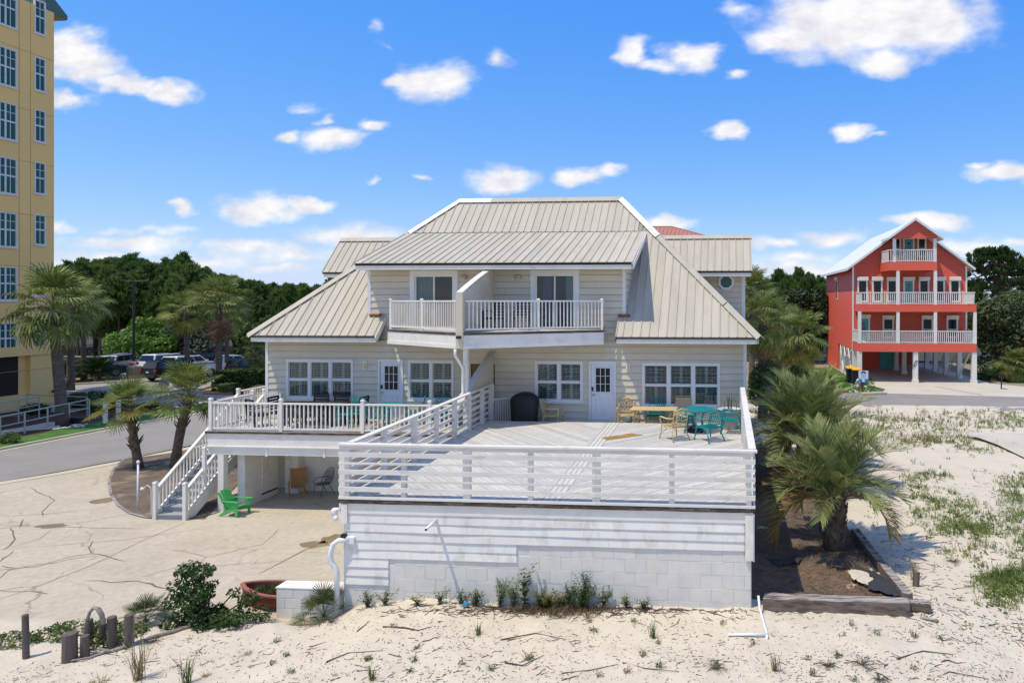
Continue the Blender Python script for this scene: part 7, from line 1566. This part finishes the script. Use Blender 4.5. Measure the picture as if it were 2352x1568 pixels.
for s in (-1, 1): MB().tube([(g.x, g.y, .45), (g.x + s * .2, g.y, .45)], .06, 8).build('outlet', hm, t)
r = random.Random(4)
for k in range(11):
    q = G(1985 + k * 4.6, 908 - k * .1); x, y = q.x, q.y
    bev(tag(MB().box(x - .22, x + .2, y - .14, y + .14, .055, .22 + .05 * r.random()).build('edging_stone', M('pale_stone', (.48, .42, .32), .9, .15, 3, bump=.5, bscale=12)), 'pale rough edging stone along the red house flower bed', 'stone', 'edging stones of the flower bed'), .04)
b = MB()
for k in range(70): q = G(r.uniform(1950, 2000), r.uniform(885, 905)); q.z = .16; leaf_blobs(b, [(tuple(q), (.06, .06, .05))], 4, .07, seed=k)
tag(b.build('white_flowers', M('petal_white', (.75, .75, .65), .8), fix=False), 'small white flowers in the red house bed', 'flowers', kind='stuff')
b = MB(); leaf_blobs(b, [((q.x, q.y, .12), (.4, .4, .12)) for q in [G(r.uniform(1930, 2005), r.uniform(868, 903)) for _ in range(60)]], 3500, .09, seed=3)
tag(b.build('flower_bed_greens', bright_l, fix=False), 'bright green low plants in the red house bed', 'plants', kind='stuff')
g = G(2300, 895); t = empty('letter_box', (g.x, g.y, .045), 'dark letter box on a post at the right verge', 'letter box'); MB().tube([(g.x, g.y, .04), (g.x, g.y, 1.0)], .05, 6).build('post', blackm, t); bev(MB().box(g.x - .14, g.x + .14, g.y - .3, g.y + .3, 1.0, 1.32).build('box', blackm, t), .05)
# house with the terracotta roof far behind
c = W(1535, 520, 92); t = empty('neighbour_house', (c.x, 94, 0), 'distant house with a terracotta metal hip roof above the ridge', 'house'); x0, x1, z0 = W(1400, 540, 92).x, W(1625, 540, 92).x, W(1500, 541, 92).z; xa, xb_ = W(1480, 520, 96).x, W(1542, 520, 96).x
MB().box(x0 + .4, x1 - .4, 92, 101, 0, z0 - .2).build('wall', siding, t)
tr = M('terracotta_roof', (.42, .17, .11), .5, .05, 1); b = MB(); za = W(1500, 520, 96).z
b.add([(x0, 91.4, z0 - .2), (x1, 91.4, z0 - .2), (x1, 101.6, z0 - .2), (x0, 101.6, z0 - .2), (xa, 96.5, za), (xb_, 96.5, za)], [(0, 1, 5, 4), (1, 2, 5), (2, 3, 4, 5), (3, 0, 4)]); ro2 = b.build('roof', tr, t)
for p, q in (((x1, 91.4, z0 - .2), (xb_, 96.5, za)), ((xa, 96.5, za), (xb_, 96.5, za))): MB().beam(p, q, .25, .15).build('ridge_cap', tr, ro2)
n = 16
for k in range(1, n): x = xa + (x1 - xa) * k / n; s = min(1, max(.05, (x1 - x) / (x1 - xb_))); MB().beam((x, 91.4, z0 - .15), (x, 91.4 + 5.1 * s, z0 - .15 + (za - z0 + .2) * s), .06, .06).build('seam', tr, ro2)

# ================================================================ timbers, stakes and bits in the sand
def timber(label, p, q, w, h, name='sleeper'):
    p, q = Vector(p), Vector(q); b = MB(); n = 12; r = random.Random(int(p.x * 100)); d = (q - p).normalized(); s = d.cross(Vector((0, 0, 1))).normalized()
    for i in range(n + 1):
        c = p.lerp(q, i / n); j = lambda: r.uniform(-.012, .012)
        b.v += [c - s * w / 2 + Vector((j(), j(), 0)), c + s * w / 2 + Vector((j(), j(), 0)), c + s * (w / 2 - .01) + Vector((j(), 0, h + j())), c + s * .02 + Vector((0, 0, h - .015 + j())), c - s * (w / 2 - .01) + Vector((0, j(), h + j()))]
    for i in range(n):
        for k in range(5): a, c = i * 5 + k, i * 5 + (k + 1) % 5; b.f.append((a, c, c + 5, a + 5))
    b.f += [tuple(range(5)), tuple(range(n * 5, n * 5 + 5))]
    return tag(bev(b.build(name, timberm), .01, 1), label, 'timber')
p0, p1 = on_sand(1748, 1392), on_sand(2092, 1418)
timber('long grey weathered railway sleeper at the front of the mulch bed', (.78, 14.48, h_sand(1, 14.4) - .05), (p1.x, p1.y + .1, h_sand(p1.x, p1.y) - .02), .32, .30)
ex = p1.x + .05
timber('short dark sleeper end at the bed corner', (ex + .02, p1.y + .35, h_sand(ex, p1.y)), (ex + .42, p1.y + .28, h_sand(ex, p1.y)), .22, .18)
timber('sleeper along the right edge of the mulch bed by the corner', (ex + .05, p1.y + .62, h_sand(ex, 15.3)), (ex - .05, p1.y + 2.6, h_sand(ex, 17)), .22, .24)
timber('sleeper along the right edge of the mulch bed beside the palm', (ex - .05, p1.y + 2.65, h_sand(ex, 17)), (ex - .25, p1.y + 4.9, h_sand(ex, 19)), .22, .22)
timber('split board fragment lying in the sand at the bed corner', (ex + .12, p1.y - .02, h_sand(ex, 14.4)), (ex + .45, p1.y - .14, h_sand(ex, 14.3)), .10, .04)
q = on_sand(2103, 1350); tag(bev(MB().beam(q + Vector((0, 0, -.1)), q + Vector((.03, .03, .32)), .12, .1).build('short_stake', postwood), .01), 'short dark wooden stake beside the bed sleepers', 'stake')
# torn weed cloth
clothm = M('weed_cloth', (.035, .037, .042), .6, .2, 5)
def patch(nm, label, pts, mat, cat, dz=.06):
    b = MB(); V = []
    pp = []
    for i in range(len(pts)):
        (xa_, ya_), (xb_, yb_) = pts[i], pts[(i + 1) % len(pts)]
        for k in range(4): pp.append((xa_ + (xb_ - xa_) * k / 4 + random.uniform(-4, 4) * (k > 0), ya_ + (yb_ - ya_) * k / 4 + random.uniform(-3, 3) * (k > 0)))
    for x, y in pp: q = on_sand(x, y); V.append(Vector((q.x, q.y, h_sand(q.x, q.y) + dz + random.uniform(0, .02))))
    c = sum(V, Vector()) / len(V); c.z += .03; n = len(V); b.v = V + [c]; b.f = [(i, (i + 1) % n, n) for i in range(n)]
    o = b.build(nm, mat, fix=False); s = o.modifiers.new('t', 'SOLIDIFY'); s.thickness = .008; return tag(o, label, cat)
patch('weed_cloth', 'torn dark weed cloth showing through the mulch by the sleepers', [(1960, 1305), (1985, 1318), (2010, 1322), (2035, 1345), (2075, 1352), (2080, 1368), (2072, 1382), (2040, 1380), (2000, 1368), (1985, 1352), (2005, 1340), (1980, 1325), (1968, 1320)], clothm, 'cloth', .09)
patch('sand_patch', 'bare sandy hole in the torn weed cloth', [(1950, 1330), (1970, 1322), (1996, 1335), (2006, 1348), (1990, 1354), (1972, 1350), (1955, 1340)], sandm, 'sand', .10)
patch('cloth_scrap', 'black cloth scrap half buried beside the deck base', [(1752, 1288), (1790, 1292), (1830, 1284), (1850, 1286), (1810, 1302), (1785, 1308), (1778, 1298)], clothm, 'cloth', .08)
# white pipe
a, m, c = Vector((.66, 14.22, .95)), on_sand(1762, 1460), on_sand(1672, 1463)
m.z += .05; c.z += .05
tag(MB().tube([a, Vector((.68, 14.1, .75)), m.lerp(Vector((.68, 14.1, .75)), .02)], .025, 8).tube([m, c], .025, 8).tube([m, m + Vector((-.02, -.08, -.15))], .03, 8).build('bent_pipe', pipewhite, smooth=True), 'bent white plastic pipe lying from the deck corner onto the sand', 'pipe')
# stakes and stumps by the drive
def stake(label, x, y, ytop, w, name='wooden_post', lean=0):
    g = on_sand(x, y); zt = W(x, ytop, g.y).z; b = MB(); b.tube([g + Vector((0, 0, -.1)), g + Vector((lean * .5, 0, (zt - g.z) * .5)), Vector((g.x + lean, g.y, zt))], [w, w * .98, w * .95], 9); return tag(bev(b.build(name, postwood), .012, 1), label, 'post')
stake('slim upright weathered post standing alone in the sand', 60, 1512, 1410, .06, lean=-.02)
stake('thick pale sawn stump in the sand', 160, 1508, 1453, .13, 'stump')
stake('dark square stake beside the saw palmetto', 296, 1478, 1410, .085)
stake('small stump behind the curved root', 206, 1476, 1420, .065, 'stump'); stake('grey stump between root and vine covered post', 235, 1474, 1420, .065, 'stump'); stake('vine covered grey stump', 257, 1480, 1415, .09, 'stump'); stake('dark broken stump beside the pale sawn one', 195, 1500, 1458, .08, 'stump')
b = MB(); g = on_sand(192, 1492); g.z += .1
for_pts = [(192, 1488), (194, 1460), (198, 1430), (206, 1405), (216, 1394), (226, 1398), (234, 1412), (238, 1432)]
b.tube([W(x, y, g.y) for x, y in for_pts], [.06, .035, .03, .03, .035, .045, .045, .04], 8); tag(b.build('curved_root', driftm, smooth=True), 'arched grey driftwood root among the stumps', 'driftwood')
def branch(nm, label, pts, r0, mat=driftm, dz=.03):
    P = []
    for x, y in pts: q = on_sand(x, y); q.z = max(q.z, .02) + dz; P.append(q)
    return tag(MB().tube(P, [r0 * (1 - .7 * i / (len(P) - 1)) for i in range(len(P))], 7).build(nm, mat, smooth=True), label, 'driftwood')
branch('drift_branch', 'long grey driftwood branch along the drive edge', [(515, 1415), (480, 1420), (440, 1432), (400, 1446), (350, 1460), (290, 1482), (240, 1498), (205, 1508), (160, 1512)], .06)
branch('drift_branch', 'pale bleached branch lying against the sawn stump', [(145, 1498), (200, 1493), (240, 1496), (270, 1500)], .03, dz=.10)
for i, (pts, rr) in enumerate([([(880, 1440), (930, 1442), (960, 1450), (990, 1438)], .018), ([(1150, 1470), (1230, 1455), (1300, 1470)], .014), ([(1160, 1520), (1200, 1528), (1250, 1505)], .016), ([(1430, 1520), (1480, 1535), (1560, 1545)], .012), ([(1290, 1548), (1350, 1540), (1420, 1525)], .012), ([(750, 1520), (800, 1500), (880, 1498)], .013), ([(2060, 1510), (2120, 1495), (2190, 1505)], .016), ([(1590, 1400), (1650, 1410), (1690, 1425)], .012), ([(820, 1450), (850, 1425)], .012), ([(2120, 1570), (2180, 1540), (2270, 1560)], .014)]):
    branch('sand_twig', 'thin dark twig lying on the bare sand', pts, rr, twig_m, .012)['group'] = 'twigs on the sand'
for i, (x, y) in enumerate(((1645, 1540), (1980, 1530), (1900, 1530), (2020, 1560), (760, 1425), (350, 1470), (2190, 1290), (2290, 1330))):
    p = on_sand(x, y); b = MB(); r = random.Random(i)
    for k in range(30): a = r.uniform(0, 6.28); L = r.uniform(.1, .28); b.tube([p + Vector((0, 0, .01)), p + Vector((math.cos(a) * L * .5, math.sin(a) * L * .5, .03 + .06 * r.random())), p + Vector((math.cos(a) * L, math.sin(a) * L, .01 + .05 * r.random()))], [.005, .004, .002], 4, cap=False)
    tag(b.build('root_tangle', twig_m, fix=False), 'tangle of dead dark roots lying on the sand', 'roots', 'dead root tangles on the sand')
q = on_sand(1062, 1392); tag(MB().prism([tuple(q + Vector((0, -.1, .03))), tuple(q + Vector((.14, -.05, .06))), tuple(q + Vector((.2, .03, .05))), tuple(q + Vector((.05, .03, .07)))], (0, 0, .01)).build('blue_scrap', M('blue_plastic', (.01, .20, .42), .4)), 'blue plastic scrap lying by the block wall', 'litter')
for o in list(bpy.data.objects):
    if o.type == 'MESH' and o.parent is None and not o.get('label') and not o.get('kind'): o['kind'] = 'structure'
scene.render.engine = 'CYCLES'
